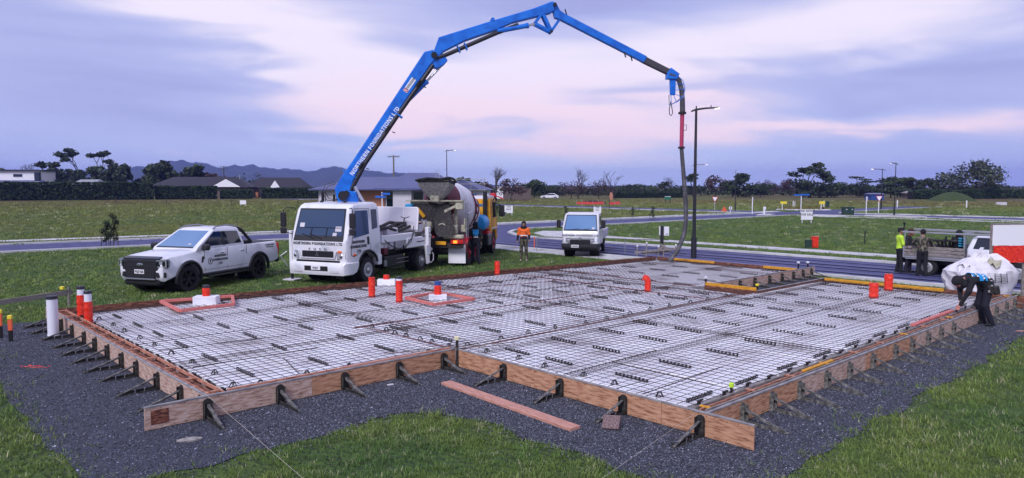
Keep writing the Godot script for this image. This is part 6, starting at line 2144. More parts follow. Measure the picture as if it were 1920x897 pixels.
func small_truck():
	var ang := deg_to_rad(258.0)
	var t := thing("small_truck", "small white tipper truck facing the slab by the road corner", "truck", V(3.22, 0, -33.6), ang)
	var fx := 0.0; var rx := -2.5
	# x = 0 is the front axle
	var poly := PackedVector2Array()
	for p in [[.72, .42], [.88, .58], [.90, .80], [.84, 1.05], [.78, 1.22], [.30, 1.90], [.12, 1.97], [-.70, 1.99], [-.80, 1.92], [-.82, .62], [-.60, .55]]: poly.append(Vector2(p[0], p[1]))
	poly.append_array(PackedVector2Array(arc_points(0, .38, .46, 158, 14, 10)))
	var wf := func(x: float, y: float) -> float:
		var w := .86 - maxf(0.0, y - 1.15) * .13
		if x > .4: w -= pow((x - .4) / .5, 2.0) * .10
		return w
	var m := MB.new()
	m.body(poly, wf, .18, .045)
	part("cab", m, M.white_paint, t)
	var ws := func(y: float, z: float, o := .012) -> Vector3: return V(lerpf(.78, .30, (y - 1.22) / .68) + o, y, z)
	part("windscreen_surround", pane([ws.call(1.20, .76, .006), ws.call(1.20, -.76, .006), ws.call(1.90, -.67, .006), ws.call(1.90, .67, .006)], .006), M.black_plastic, t)
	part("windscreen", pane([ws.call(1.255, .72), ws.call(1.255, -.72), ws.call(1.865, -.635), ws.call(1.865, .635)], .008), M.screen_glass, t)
	m = MB.new()
	for z in [-.1, .35]: m.tube(ws.call(1.24, z + .12, .03), ws.call(1.30, z - .32, .03), .012, .012, 5)
	part("wiper", m, M.black_plastic, t)
	part("windscreen_sticker", pane([ws.call(1.28, -.62, .022), ws.call(1.28, -.52, .022), ws.call(1.36, -.52, .022), ws.call(1.36, -.62, .022)], .003), M.wall_white, t)
	m = MB.new()
	m.box(V(.875, .72, 0), V(.08, .20, .92), Basis.IDENTITY, .02); m.bar(V(.865, .80, -.60), V(.875, .74, -.40), .03, .16); m.bar(V(.865, .80, .60), V(.875, .74, .40), .03, .16); m.box(V(.87, .845, 0), V(.05, .05, 1.30), Basis.IDENTITY, .01)
	var gr := part("grille", m, M.black_plastic, t)
	m = MB.new()
	for y in [.68, .74]: m.box(V(.92, y, 0), V(.012, .018, .84))
	part("slat", m, M.alloy_dark, gr)
	m = MB.new()
	m.lathe([[.001, .015], [.085, .012], [.10, 0], [.078, 0]], 20, Transform3D(Basis(V(0, 0, 1), -PI / 2) * Basis.from_scale(V(.7, 1, 1)), V(.915, .85, 0)))
	part("oval_badge", m, M.steel, gr)
	poly = PackedVector2Array([Vector2(.55, .36), Vector2(.92, .36), Vector2(.96, .45), Vector2(.95, .60), Vector2(.90, .64), Vector2(.55, .64)])
	m = MB.new()
	m.body(poly, func(x: float, y: float) -> float: return .87 - (pow((x - .6) / .36, 2.0) * .10 if x > .6 else 0.0), .15, .025)
	part("bumper", m, M.black_plastic, t)
	plate(t, "LEA362", V(.972, .52, .22), V(0, 0, -1), .34)
	text(t, "NORTHERN FOUNDATIONS LTD", .082, M.letter_black, facing(V(.882, 1.0, 0), V(0, 0, -1), V(-.12, 1, 0)), "lettering", 700, "Droid Sans", 1.0)
	m = MB.new()
	m.bar(V(.872, 1.09, -.66), V(.872, 1.09, .66), .004, .006); m.bar(V(.892, .92, -.66), V(.892, .92, .66), .004, .006)
	part("panel_line", m, M.black_metal, t)
	for s in [-1.0, 1.0]:
		m = MB.new()
		m.box(V(.83, .77, s * .62), V(.14, .17, .36), Basis(Vector3.UP, -s * .25) * Basis(V(1, 0, 0), -s * .22), .03)
		var hl := part("headlight", m, M.lamp_glass, t)
		m = MB.new()
		m.blob(V(.895, .77, s * .58), V(.02, .05, .06), 10)
		part("lamp", m, M.chrome, hl)
		m = MB.new()
		m.box(V(.62, 1.50, s * 1.0), V(.12, .36, .19), Basis.IDENTITY, .04); m.tube(V(.45, 1.66, s * .80), V(.60, 1.62, s * .98), .018, .018, 6); m.tube(V(.55, 1.30, s * .82), V(.60, 1.38, s * .98), .018, .018, 6)
		part("mirror", m, M.black_plastic, t)
		part("door_window", pane([V(.55, 1.26, s * .835), V(-.55, 1.26, s * .85), V(-.55, 1.82, s * .782), V(.22, 1.82, s * .772)], .008), M.glass_dark, t)
		m = MB.new()
		m.box(V(-.68, 1.2, s * .845), V(.012, 1.3, .01)); m.box(V(-.45, 1.1, s * .862), V(.18, .04, .03), Basis.IDENTITY, .01)
		part("door_seam", m, M.black_metal, t)
		m = MB.new()
		m.lathe([[.45, -.25], [.45, 0], [.1, 0]], 16, Transform3D(Basis(V(1, 0, 0), V(0, 0, s), V(0, -s, 0)), V(0, .38, s * .62)))
		part("wheel_well", m, M.dark, t)
		wheel(t, V(fx, .35, s * .70), .35, .20, M.wheel_grey, 0, .62, .03)
		wheel(t, V(rx, .35, s * .68), .35, .24, M.wheel_grey, 0, .62, .1)
		m = MB.new()
		m.box(V(-2.2, .98, s * .86), V(2.7, .34, .05), Basis.IDENTITY, .01)
		for i in 4: m.box(V(-1.0 - .8 * i, .98, s * .885), V(.05, .34, .03))
		part("tray_side", m, M.wall_white, t)
		if s < 0:
			m = MB.new()
			m.tube(V(.1, .2, -.98), V(.1, .95, -.98), .025, .025, 6)
	m = MB.new()
	m.box(V(-2.2, .78, 0), V(2.7, .07, 1.75)); m.box(V(-3.54, .98, 0), V(.05, .34, 1.75)); m.box(V(-.88, 1.2, 0), V(.04, .8, 1.65))
	part("tray", m, M.galv, t)
	m = MB.new()
	for s in [-1.0, 1.0]: m.box(V(-1.4, .60, s * .35), V(4.2, .16, .08))
	m.box(V(.3, .42, 0), V(.9, .2, 1.2)); m.tube(V(rx, .35, -.6), V(rx, .35, .6), .07, .07, 8)
	part("chassis", m, M.black_metal, t)

func flatbed():
	var ang := yaw_of(-A)
	var t := thing("flatbed_ute", "white flatbed ute with a ladder rack parked on the road behind the rubbish bag", "ute", V(15.38, 0, -26.66), ang)
	# x = 0 is the rear axle, cab at +x; local +z faces the camera side
	var m := MB.new()
	m.box(V(.20, .66, 0), V(1.95, .08, 1.75), Basis.IDENTITY, .01)
	part("tray", m, M.galv, t)
	for s in [-1.0, 1.0]:
		m = MB.new()
		for y in [.76, .88, 1.0]: m.box(V(.20, y, s * .88), V(1.95, .10, .03), Basis.IDENTITY, .008)
		part("dropside", m, M.grey_timber, t)
		m = MB.new()
		m.box(V(-.76, .84, s * .88), V(.05, .42, .06)); m.box(V(.2, .60, s * .90), V(1.8, .035, .03))
		part("side_rail", m, M.galv, t)
		m = MB.new()
		m.tube(V(-.76, .7, s * .82), V(-.76, 1.52, s * .82), .022, .022, 6); m.tube(V(1.15, .7, s * .82), V(1.15, 1.52, s * .82), .022, .022, 6)
		m.bar(V(-.85, 1.54, s * .82), V(3.0, 1.54, s * .82), .05, .06, Vector3.UP, .01); m.tube(V(2.9, 1.15, s * .75), V(2.95, 1.54, s * .82), .022, .022, 6)
		part("ladder_rack", m, M.galv, t)
		wheel(t, V(0, .33, s * .74), .33, .22, M.wheel_grey, 0, .62, .02)
		wheel(t, V(2.75, .33, s * .74), .33, .22, M.wheel_grey, 0, .62, .02)
	m = MB.new()
	m.bar(V(-.8, 1.56, -.82), V(-.8, 1.56, .82), .05, .05); m.bar(V(1.15, 1.56, -.82), V(1.15, 1.56, .82), .05, .05); m.bar(V(-.8, 1.60, -.3), V(2.6, 1.60, -.3), .30, .03)
	part("rack_cross_bar", m, M.galv, t)
	m = MB.new()
	for i in 10: m.bar(V(1.16, 1.50, -.8 + .17 * i), V(1.16, .72, -.8 + .17 * i), .012, .012)
	part("headboard_mesh", m, M.galv, t)
	# cab
	var poly := PackedVector2Array()
	for p in [[1.24, .45], [1.24, 1.05], [1.36, 1.42], [1.50, 1.50], [2.15, 1.50], [2.30, 1.44], [2.75, 1.05], [3.50, .92], [3.62, .80], [3.62, .45]]: poly.append(Vector2(p[0], p[1]))
	poly.append_array(PackedVector2Array(arc_points(2.75, .36, .40, 20, 160, 8)))
	var wf := func(x: float, y: float) -> float: return .84 - maxf(0.0, y - 1.0) * .36
	m = MB.new()
	m.body(poly, wf, .15, .04)
	part("cab", m, M.white_paint, t)
	for s in [-1.0, 1.0]:
		var q := func(x: float, y: float) -> Vector3: return V(x, y, s * (wf.call(x, y) + .004))
		part("door_window", pane([q.call(1.42, 1.06), q.call(2.02, 1.06), q.call(2.02, 1.43), q.call(1.52, 1.43)], .008), M.glass_dark, t)
		part("quarter_window", pane([q.call(2.12, 1.06), q.call(2.62, 1.06), q.call(2.26, 1.40), q.call(2.12, 1.42)], .008), M.glass_dark, t)
		m = MB.new(); m.box(V(2.07, .80, s * .845), V(.012, .55, .01))
		part("door_seam", m, M.black_metal, t)
	m = MB.new()
	m.box(V(1.0, .48, 0), V(4.2, .18, .9))
	part("chassis", m, M.black_metal, t)
	# gear heaped on the tray (one load)
	var r := RandomNumberGenerator.new(); r.seed = 12
	var gear := thing("tool_pile", "heap of dark tools and coiled hoses on the flatbed tray", "tools", t.transform * V(0, .70, 0), ang)
	for i in 4:
		m = MB.new()
		var pts := []
		for k in 15:
			var a := TAU * k / 14
			pts.append(V(-.15 + .30 * i + .26 * cos(a), .30 + .05 * sin(a * 3) + .30 * maxf(0, sin(a)), -.1 + .2 * (i % 2) + .26 * sin(a)))
		m.path(pts, .045, 6)
		part("coiled_hose", m, M.grimy_black, gear)
	for i in 9:
		m = MB.new()
		var a := V(r.randf_range(-.5, .8), r.randf_range(.05, .5), r.randf_range(-.6, .6))
		m.bar(a, a + V(r.randf_range(-.3, .4), r.randf_range(.0, .4), r.randf_range(-.3, .3)), .05, .07, Vector3.UP, .01)
		part("tool", m, [M.black_metal, M.grey_timber, M.rebate_timber][i % 3], gear)
	m = MB.new()
	m.box(V(.75, .22, -.2), V(.5, .44, .6), Basis.IDENTITY, .05)
	part("machine", m, M.grimy_black, gear)

func tractor():
	var t := thing("tractor", "red tractor with a glazed cab parked far behind the mixer", "tractor", V(-5.2, 0, -150.0), deg_to_rad(-12.0))
	var m := MB.new()
	m.box(V(1.0, 1.35, 0), V(2.0, .8, .8), Basis.IDENTITY, .15); m.box(V(-.4, 1.1, 0), V(1.2, .7, 1.0), Basis.IDENTITY, .1)
	part("bonnet", m, M.red_paint, t)
	m = MB.new()
	for x in [-1.0, .3]:
		for z in [-.65, .65]: m.bar(V(x, 1.4, z), V(x * .9, 2.7, z * .9), .09, .09)
	m.box(V(-.3, 2.75, 0), V(1.6, .14, 1.5), Basis.IDENTITY, .05)
	part("cab_frame", m, M.black_metal, t)
	m = MB.new(); m.box(V(-.33, 2.05, 0), V(1.15, 1.2, 1.15))
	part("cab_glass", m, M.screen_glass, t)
	for s in [-1.0, 1.0]:
		wheel(t, V(-.7, .85, s * .95), .85, .45, M.red_paint, 0, .6)
		wheel(t, V(1.5, .5, s * .85), .5, .32, M.red_paint, 0, .6)
		m = MB.new()
		var ring := []
		for p in arc_points(-.7, .85, 1.0, 10, 170, 8): ring.append(PackedVector3Array([V(p.x, p.y, s * .65), V(p.x, p.y, s * 1.2), V(p.x, p.y + .05, s * 1.2), V(p.x, p.y + .05, s * .65)]))
		m.loft(ring)
		part("mudguard", m, M.red_paint, t)
	m = MB.new()
	m.bar(V(.6, 1.5, -.55), V(2.6, 1.0, -.55), .1, .14); m.bar(V(.6, 1.5, .55), V(2.6, 1.0, .55), .1, .14); m.bar(V(2.6, 1.0, 0), V(3.6, .55, 0), 1.5, .1)
	part("loader_arm", m, M.red_paint, t)

func far_car():
	var t := thing("parked_car", "small white car parked far off beside the dark trees", "car", V(9.0, 0, -176.0), PI * .97)
	var poly := PackedVector2Array()
	for p in [[2.1, .35], [2.15, .7], [1.9, .85], [.9, .98], [.2, 1.42], [-1.1, 1.45], [-1.75, 1.0], [-2.1, .95], [-2.15, .4], [-1.75, .3]]: poly.append(Vector2(p[0], p[1]))
	poly.append_array(PackedVector2Array(arc_points(-1.35, .33, .36, 170, 10, 8)))
	poly.append_array(PackedVector2Array(arc_points(1.35, .33, .36, 170, 10, 8)))
	var m := MB.new()
	m.body(poly, func(x: float, y: float) -> float: return .85 - maxf(0, y - .9) * .35, .25, .05)
	part("body", m, M.white_paint, t)
	for s in [-1.0, 1.0]:
		part("side_window", pane([V(.78, 1.0, s * .825), V(-1.5, 1.02, s * .82), V(-1.05, 1.36, s * .70), V(.22, 1.36, s * .70)], .01), M.glass_dark, t)
		for x in [-1.35, 1.35]: wheel(t, V(x, .32, s * .74), .32, .2, M.wheel_grey, 0, .6)

# ---------------------------------------------------------------- planting
func leaves(m: MB, c: Vector3, r: Vector3, n: int, size: float, tone: Color, g: RandomNumberGenerator, shell := 0.55):
	for i in n:
		var d := V(g.randfn(), g.randfn(), g.randfn()).normalized()
		var f := lerpf(shell, 1.0, sqrt(g.randf())) * (1.0 + g.randf_range(-.12, .16))
		var p := c + d * r * f
		var a := V(g.randfn(), g.randfn() * .6, g.randfn()).normalized() * size * g.randf_range(.5, 1.2)
		var b := a.cross(d + V(g.randfn(), g.randfn(), g.randfn()) * .6).normalized() * size * g.randf_range(.35, .8)
		m.col = tone * g.randf_range(.6, 1.5)
		m.tri(p - a, p + b, p + a)
		m.tri(p - a, p + a, p - b * .8)

func limb(m: MB, a: Vector3, d: Vector3, len_: float, r: float, depth: int, g: RandomNumberGenerator, spread: float, tips: Array, lift := .25):
	var pts := [a]; var rad := [r]
	var p := a; var dir := d
	for i in 3:
		dir = (dir + V(g.randfn(), g.randfn() * .5, g.randfn()) * .16 + V(0, lift * .12, 0)).normalized()
		p += dir * len_ / 3.0
		pts.append(p); rad.append(r * (1.0 - .13 * (i + 1)))
	m.path(pts, rad, 5 if depth < 3 else 7, false)
	if depth == 0:
		tips.append(p)
		return
	var n := 2 if g.randf() < .35 else 3
	for i in n:
		var side := V(g.randfn(), g.randfn() * .5, g.randfn()).normalized()
		var nd := (dir + side * spread + V(0, lift * .3, 0)).normalized()
		var st: Vector3 = pts[3] if i < 2 else pts[2]
		limb(m, st, nd, len_ * g.randf_range(.62, .85), r * .60, depth - 1, g, spread, tips, lift)

func tree(called: String, label: String, kind: String, at: Vector3, h: float, w: float, seed_: int, group := "trees on the skyline"):
	var g := RandomNumberGenerator.new(); g.seed = seed_
	var t := thing(called, label, "tree", at, 0.0, group)
	var m := MB.new()
	var tips := []
	if kind == "bare":
		limb(m, V(0, -.1, 0), V(g.randf_range(-.1, .1), 1, 0), h * .30, h * .028, 5, g, .62, tips, .3)
		part("branches", m, M.bark, t)
		return t
	var c := MB.new(); c.tinted = true
	var green := Color(0.028, 0.044, 0.016)
	if kind == "umbrella":
		limb(m, V(0, -.1, 0), V(.05, 1, 0), h * .50, h * .024, 2, g, .55, tips, .1)
		for p in tips: leaves(c, p * V(1.15, 1.0, 1.15), V(w * .20, h * .055, w * .20), 90, h * .05, green, g, .2)
	elif kind == "pale":
		limb(m, V(0, -.1, 0), V(0, 1, 0), h * .30, h * .035, 3, g, .75, tips, .2)
		for i in 26:
			var d := V(g.randfn(), absf(g.randfn()) * .9, g.randfn()).normalized()
			leaves(c, V(0, h * .45, 0) + d * V(w * .42, h * .46, w * .42), Vector3.ONE * w * .15, 90, h * .055, Color(.05, .062, .036) * g.randf_range(.6, 1.4), g, .3)
	elif kind == "reddish":
		limb(m, V(0, -.1, 0), V(0, 1, 0), h * .30, h * .03, 3, g, .6, tips, .2)
		for i in 14:
			var d := V(g.randfn(), absf(g.randfn()), g.randfn()).normalized()
			leaves(c, V(0, h * .42, 0) + d * V(w * .40, h * .45, w * .40), Vector3.ONE * w * .14, 54, h * .06, Color(.055, .030, .030) * g.randf_range(.6, 1.4), g, .3)
	elif kind == "layered":
		limb(m, V(0, -.1, 0), V(.08, 1, 0), h * .42, h * .03, 3, g, .55, tips, .2)
		for p in tips: leaves(c, p, V(w * .14, h * .07, w * .14), 44, h * .06, green * g.randf_range(.7, 1.3), g, .2)
		for i in 9:
			var a := g.randf() * TAU
			leaves(c, V(cos(a) * w * .28, h * g.randf_range(.12, .5), sin(a) * w * .28), V(w * .22, h * .14, w * .22), 70, h * .07, green * g.randf_range(.6, 1.2), g, .3)
	else:   # dense
		limb(m, V(0, -.1, 0), V(0, 1, 0), h * .35, h * .04, 2, g, .6, tips, .2)
		for i in 20:
			var a := g.randf() * TAU; var f := sqrt(g.randf())
			var y := g.randf_range(.18, .88)
			var reach := sqrt(maxf(.05, 1.0 - pow((y - .42) / .62, 2.0)))
			leaves(c, V(cos(a) * w * .40 * f * reach, h * y, sin(a) * w * .40 * f * reach), V(w * .17, h * .13, w * .17), 90, h * .07, green * g.randf_range(.55, 1.5), g, .35)
	part("trunk", m, M.bark, t)
	part("crown", c, M.leaf, t)
	return t

func hedge(label: String, a: Vector3, b: Vector3, h: float, depth: float, n: int, leaf: float, tone: Color, seed_: int):
	var g := RandomNumberGenerator.new(); g.seed = seed_
	var t := thing("hedge", label, "hedge", (a + b) * .5, yaw_of((b - a).normalized()))
	var L := a.distance_to(b)
	var m := MB.new()
	m.box(V(0, h * .46, 0), V(L, h * .88, depth * .8), Basis.IDENTITY, .15)
	var core := part("stems", m, M.dark, t)
	m = MB.new(); m.tinted = true
	var nn := FastNoiseLite.new(); nn.seed = seed_; nn.frequency = .25
	for i in n:
		var x := g.randf_range(-L / 2, L / 2)
		var top := h * (1.0 + nn.get_noise_1d(x) * .06)
		var y: float; var z: float
		if g.randf() < .25:
			y = top * g.randf_range(.94, 1.02); z = g.randf_range(-.5, .5) * depth
		else:
			y = top * g.randf_range(.06, 1.0); z = depth * .5 * g.randf_range(.85, 1.08)
		var p := V(x, y, z)
		var q := V(g.randfn(), g.randfn() * .7, g.randfn()).normalized() * leaf * g.randf_range(.5, 1.2)
		var r := q.cross(V(g.randfn(), g.randfn(), g.randfn())).normalized() * leaf * g.randf_range(.4, .8)
		m.col = tone * g.randf_range(.5, 1.6) * (1.0 + nn.get_noise_2d(x * 3, y * 3) * .5)
		m.tri(p - q, p + r, p + q); m.tri(p - q, p + q, p - r)
	part("foliage", m, M.leaf, t)

func sapling(label: String, at: Vector3, h: float, w: float, seed_: int, double := false):
	var g := RandomNumberGenerator.new(); g.seed = seed_
	var t := thing("sapling", label, "sapling", at)
	var m := MB.new(); var c := MB.new(); c.tinted = true
	for k in (2 if double else 1):
		var x := (-.17 if k == 0 else .22) if double else 0.0
		var hh := h * (.80 if k == 0 and double else 1.0)
		m.path([V(x, -.05, 0), V(x + .02, hh * .5, 0), V(x, hh * .95, .02)], [.025, .02, .01], 6)
		m.tube(V(x - w * .3, 0, .1), V(x - w * .3, h * .42, .1), .02, .02, 5); m.tube(V(x + w * .3, 0, -.1), V(x + w * .3, h * .42, -.1), .02, .02, 5)
		for i in 11:
			var y := lerpf(.28, .95, i / 10.0)
			leaves(c, V(x + g.randf_range(-.25, .25) * w, hh * y, g.randf_range(-.25, .25) * w), V(w * .26, hh * .085, w * .26), 46, h * .035, Color(.018, .030, .013) * g.randf_range(.5, 1.7), g, .1)
	part("stem", m, M.bark, t)
	part("foliage", c, M.leaf, t)

func planting():
	var D := [   # x, z, h, w, kind, label
		[-152.4, -232, 11.9, 8.0, "bare", "bare tree behind the far left white house"], [-150.1, -238, 10.2, 7.0, "layered", "dark layered tree just right of the far left white house's roof"], [-139.8, -240, 13.0, 7.5, "umbrella", "flat topped pine on the left skyline, the left one of the pair"], [-135.8, -242, 13.2, 7.5, "umbrella", "flat topped pine on the left skyline, the right one of the pair"],
		[-160.0, -230, 9.4, 10, "dense", "dark bushy tree at the left end of the skyline"], [-141.9, -228, 8.8, 9, "dense", "dark tree under the left flat topped pine"], [-134.0, -226, 8.6, 11, "dense", "dark tree under the right flat topped pine"], [-126.2, -228, 9.4, 11, "dense", "dark tree behind the little grey roof in the hedge"], [-119.2, -224, 10.8, 8, "dense", "taller dark tree left of the dark roofed houses"], [-112.8, -230, 8.8, 10, "dense", "low dark tree where the hills begin at the left"],
		[-104.4, -222, 11.0, 11, "dense", "tallest round dark tree above the left dark roof"], [-97.6, -225, 10.0, 9, "dense", "dark round tree above the ridge of the left dark roof"], [-92.5, -228, 8.6, 8, "reddish", "reddish half bare tree right of the dark round trees"], [-86.5, -226, 5.2, 7, "dense", "small dark tree peeping over the left dark roof"],
		[-8.8, -128, 4.6, 7.5, "dense", "round dark dome tree behind the scaffold"], [-3.6, -150, 8.2, 9, "bare", "tall bare tree above the tractor"], [-8.0, -158, 4.3, 8, "reddish", "dark reddish shrub left of the tall bare tree's foot"], [-.2, -158, 4.6, 7, "reddish", "dark reddish shrub right of the tall bare tree's foot"],
		[6.1, -205, 5.0, 9, "dense", "dark rounded tree behind the brown shed"], [10.5, -226, 3.8, 12, "dense", "low dark tree behind the white car"], [17.0, -190, 8.2, 10, "bare", "leaning bare tree with many branches right of the white car"], [26.3, -192, 7.4, 11, "bare", "spreading bare tree behind the pink lollipop sign"], [14.7, -184, 4.2, 9, "reddish", "brown scrub tree under the leaning bare tree"], [22.0, -188, 4.0, 10, "reddish", "brown scrub tree between the two bare trees"],
		[33.0, -232, 3.6, 14, "dense", "low far tree left of the green board"], [40.0, -230, 3.9, 12, "dense", "low far tree above the green board"], [46.0, -222, 4.6, 10, "layered", "dark tree behind the concrete hose"], [48.0, -220, 7.2, 7, "bare", "thin bare tree rising behind the concrete hose"],
		[54.0, -220, 5.6, 8, "layered", "dark tree right of the tall street lamp"], [59.2, -215, 6.2, 8, "reddish", "reddish brown crowned tree right of the tall street lamp"], [63.4, -212, 5.2, 8, "dense", "dark tree left of the slender lamp post"], [66.2, -210, 6.6, 8.5, "layered", "dark layered tree behind the slender lamp post"], [72.2, -214, 4.6, 9, "dense", "low dark tree right of the slender lamp post"], [78.0, -228, 4.8, 9, "reddish", "purplish tree left of the blue street name sign"],
		[85.3, -226, 5.4, 8, "reddish", "reddish tree right behind the blue street name sign"], [82.1, -204, 8.2, 11, "layered", "tall two tiered tree above the traffic island"], [87.6, -205, 6.6, 9, "layered", "layered tree just right of the tall two tiered tree"], [93.0, -212, 4.6, 9, "dense", "low dark tree above the green cabinet"], [95.8, -204, 5.6, 10, "umbrella", "flat topped spreading tree left of the give way sign"], [96.6, -206, 4.3, 10, "dense", "dark tree under the flat topped spreading tree"], [106.0, -224, 3.8, 12, "dense", "low dark tree behind the give way sign"],
		[102.8, -200, 5.6, 9, "dense", "dark pine like tree right of the two armed lamp"], [109.0, -203, 5.8, 10, "dense", "dark broad tree in the middle of the right grove"], [115.4, -206, 5.4, 9, "dense", "dark tree left of the big pale round tree"], [117.5, -188, 8.4, 16.5, "pale", "big pale grey green round tree at the right"], [131.0, -203, 4.6, 10, "dense", "low dark tree right of the big pale round tree"], [146.0, -236, 3.8, 14, "dense", "low far tree near the right end of the skyline"], [160.0, -240, 3.9, 14, "dense", "farthest right low tree on the skyline"]]
	var i := 0
	for d in D:
		tree({"bare": "bare_tree", "umbrella": "pine_tree", "dense": "bushy_tree", "layered": "layered_tree", "pale": "round_tree", "reddish": "scrub_tree"}[d[4]], d[5], d[4], V(d[0], 0, d[1]), d[2], d[3], 100 + i * 7)
		i += 1
	var dark := Color(.022, .044, .015)
	# the unbroken scrub that closes the view behind the single trees
	var belt := RandomNumberGenerator.new(); belt.seed = 77
	for q in [[V(28, 0, -246), V(190, 0, -262), 2.6, 110, "dark scrub belt behind the right hand trees"], [V(-190, 0, -250), V(-84, 0, -250), 5.6, 90, "dark scrub belt behind the left hand trees"], [V(-14, 0, -232), V(30, 0, -250), 2.6, 40, "dark scrub belt behind the brown shed and the bare trees"]]:
		var mb := MB.new(); mb.tinted = true
		for n_ in q[3]:
			var f: float = (n_ + belt.randf()) / q[3]
			var hh: float = q[2] * belt.randf_range(.7, 1.35)
			leaves(mb, q[0].lerp(q[1], f) + V(0, hh * .5, belt.randf_range(-4, 4)), V(2.4, hh * .55, 1.6), 60, .5, Color(.022, .032, .016) * belt.randf_range(.6, 1.4), belt, .3)
		single("scrub_belt", mb, M.leaf, q[4], "scrub").set_meta("kind", "stuff")
	hedge("long clipped dark hedge across the left background", V(-128, 0, -150), V(-84, 0, -173), 3.95, 2.4, 7000, .34, dark, 1)
	hedge("slightly lower clipped hedge in front of the dark roofed houses", V(-84.2, 0, -174.0), V(-72.5, 0, -181), 3.1, 2.4, 2400, .32, dark * 1.1, 2)
	hedge("low ragged hedge left of the brick gate posts", V(-72, 0, -182), V(-65.5, 0, -186), 2.2, 1.8, 900, .3, dark * 1.3, 3)
	hedge("clipped hedge right of the brick gate posts", V(-63.6, 0, -187), V(-44, 0, -196), 2.7, 2.2, 3000, .32, dark * 1.15, 4)
	hedge("long dark hedge across the right background", V(96, 0, -178), V(150, 0, -196), 2.15, 2.2, 5000, .32, dark, 5)
	hedge("low dark hedge far behind the green board", V(27, 0, -196), V(47, 0, -202), 1.5, 1.8, 1800, .3, dark * .8, 6)
	sapling("pair of staked dark saplings on the verge left of the ute", V(-20.9, 0, -38.1), 1.75, .62, 1, true)
	sapling("sapling above the left mirror of the small truck", V(5.3, 0, -72.6), 1.25, .62, 2)
	sapling("thin sapling on the verge, left of the larger one by the hose", V(12.3, 0, -75.1), 1.05, .42, 3)
	sapling("larger sapling on the verge left of the concrete hose", V(13.15, 0, -69.2), 1.25, .68, 4)
	var g := RandomNumberGenerator.new(); g.seed = 9
	# a drooping dark shrub beside the sale board
	var t := thing("shrub", "drooping dark green shrub beside the mixer's yellow cab", "shrub", V(-1.9, 0, -78.0))
	var m := MB.new(); m.tinted = true
	for q in [[-.5, 1.4, .5], [-.2, 1.1, .7], [.3, .8, .7], [.7, .45, .6], [-.3, .6, .6], [1.0, .25, .4]]: leaves(m, V(q[0], q[1], 0), Vector3.ONE * q[2] * .75, 90, .11, Color(.014, .026, .012), g, .1)
	part("foliage", m, M.leaf, t)
	m = MB.new(); m.tube(V(-.5, 0, 0), V(-.45, 1.5, 0), .04, .03, 6); m.tube(V(-.55, 0, .2), V(-.5, .8, .2), .03, .03, 5)
	part("stem", m, M.pale_bark, t)
	# a grassed spoil heap
	m = MB.new()
	m.tinted = true
	var n := FastNoiseLite.new(); n.seed = 3; n.frequency = .4
	var rings := []
	for j in 7:
		var f := j / 6.0
		var ring := PackedVector3Array()
		for k in 26:
			var a := TAU * k / 26
			var r := (1.0 - f) * (1 + n.get_noise_2d(cos(a) * 3, sin(a) * 3) * .2) + .01
			ring.append(V(cos(a) * 5.0 * r, 2.05 * (1 - pow(1 - f, 1.7)) * 1.0, sin(a) * 3.6 * r))
		rings.append(ring)
	m.tint(Color(.05, .075, .02))
	m.loft(rings, false)
	structure("grass_mound", m, M.ground_mat).position = V(95.5, -.1, -160)

func hills():
	var px := [[-700, 330], [-300, 322], [0, 326], [120, 320], [263, 313], [285, 310], [319, 303.5], [338, 303], [378, 307], [414, 313.5], [456, 309.5], [491, 313], [509, 318], [532, 318], [558, 315.5], [587, 321], [610, 318], [637, 314], [652, 315], [684, 318], [710, 321], [722, 325], [757, 325], [800, 333], [860, 341], [900, 345.5], [940, 347], [962, 345.8], [985, 346.5], [1008, 345.2], [1030, 346.6], [1060, 348], [1120, 348.2], [1300, 348]]
	var n := FastNoiseLite.new(); n.seed = 14; n.frequency = .011; n.fractal_octaves = 5
	var m := MB.new(); m.tinted = true
	var rows := 9
	var prev := []
	for i in 360:
		var x := lerpf(-700.0, 1300.0, i / 359.0)
		var y := 349.0
		for k in px.size() - 1:
			if x >= px[k][0] and x <= px[k + 1][0]:
				var f: float = (x - px[k][0]) / (px[k + 1][0] - px[k][0])
				y = lerpf(px[k][1], px[k + 1][1], smoothstep(0, 1, f))
		var d := 2600.0
		var top := 3.2 + (349.0 - y) / 1382.0 * d
		var col := []
		for r in rows + 3:
			var f := float(r) / rows
			var dist := lerpf(d - 900.0, d, minf(f, 1.0)) + maxf(0.0, f - 1.0) * 900.0
			var hh := top * (f * f * (1.6 - .6 * f) if f <= 1.0 else 1.0 - (f - 1.0) * 2.4)
			var w := V((x - 960.0) / 1382.0 * dist, 0, -dist)
			hh += n.get_noise_2d(w.x, w.z) * 14.0 * minf(f, 1.0) * clampf(top / 60.0, .1, 1) + n.get_noise_2d(w.x * 6, w.z * 6) * 2.2 * minf(f, 1.0)
			w.y = hh - 1.0
			col.append(w)
		if i > 0:
			for r in rows + 2:
				m.col = Color(.020, .034, .024) * (1.0 + n.get_noise_2d(i * 9.0, r * 40.0) * .7)
				m.quad(prev[r], col[r], col[r + 1], prev[r + 1])
		prev = col
	structure("hills", m, M.hill_mat)

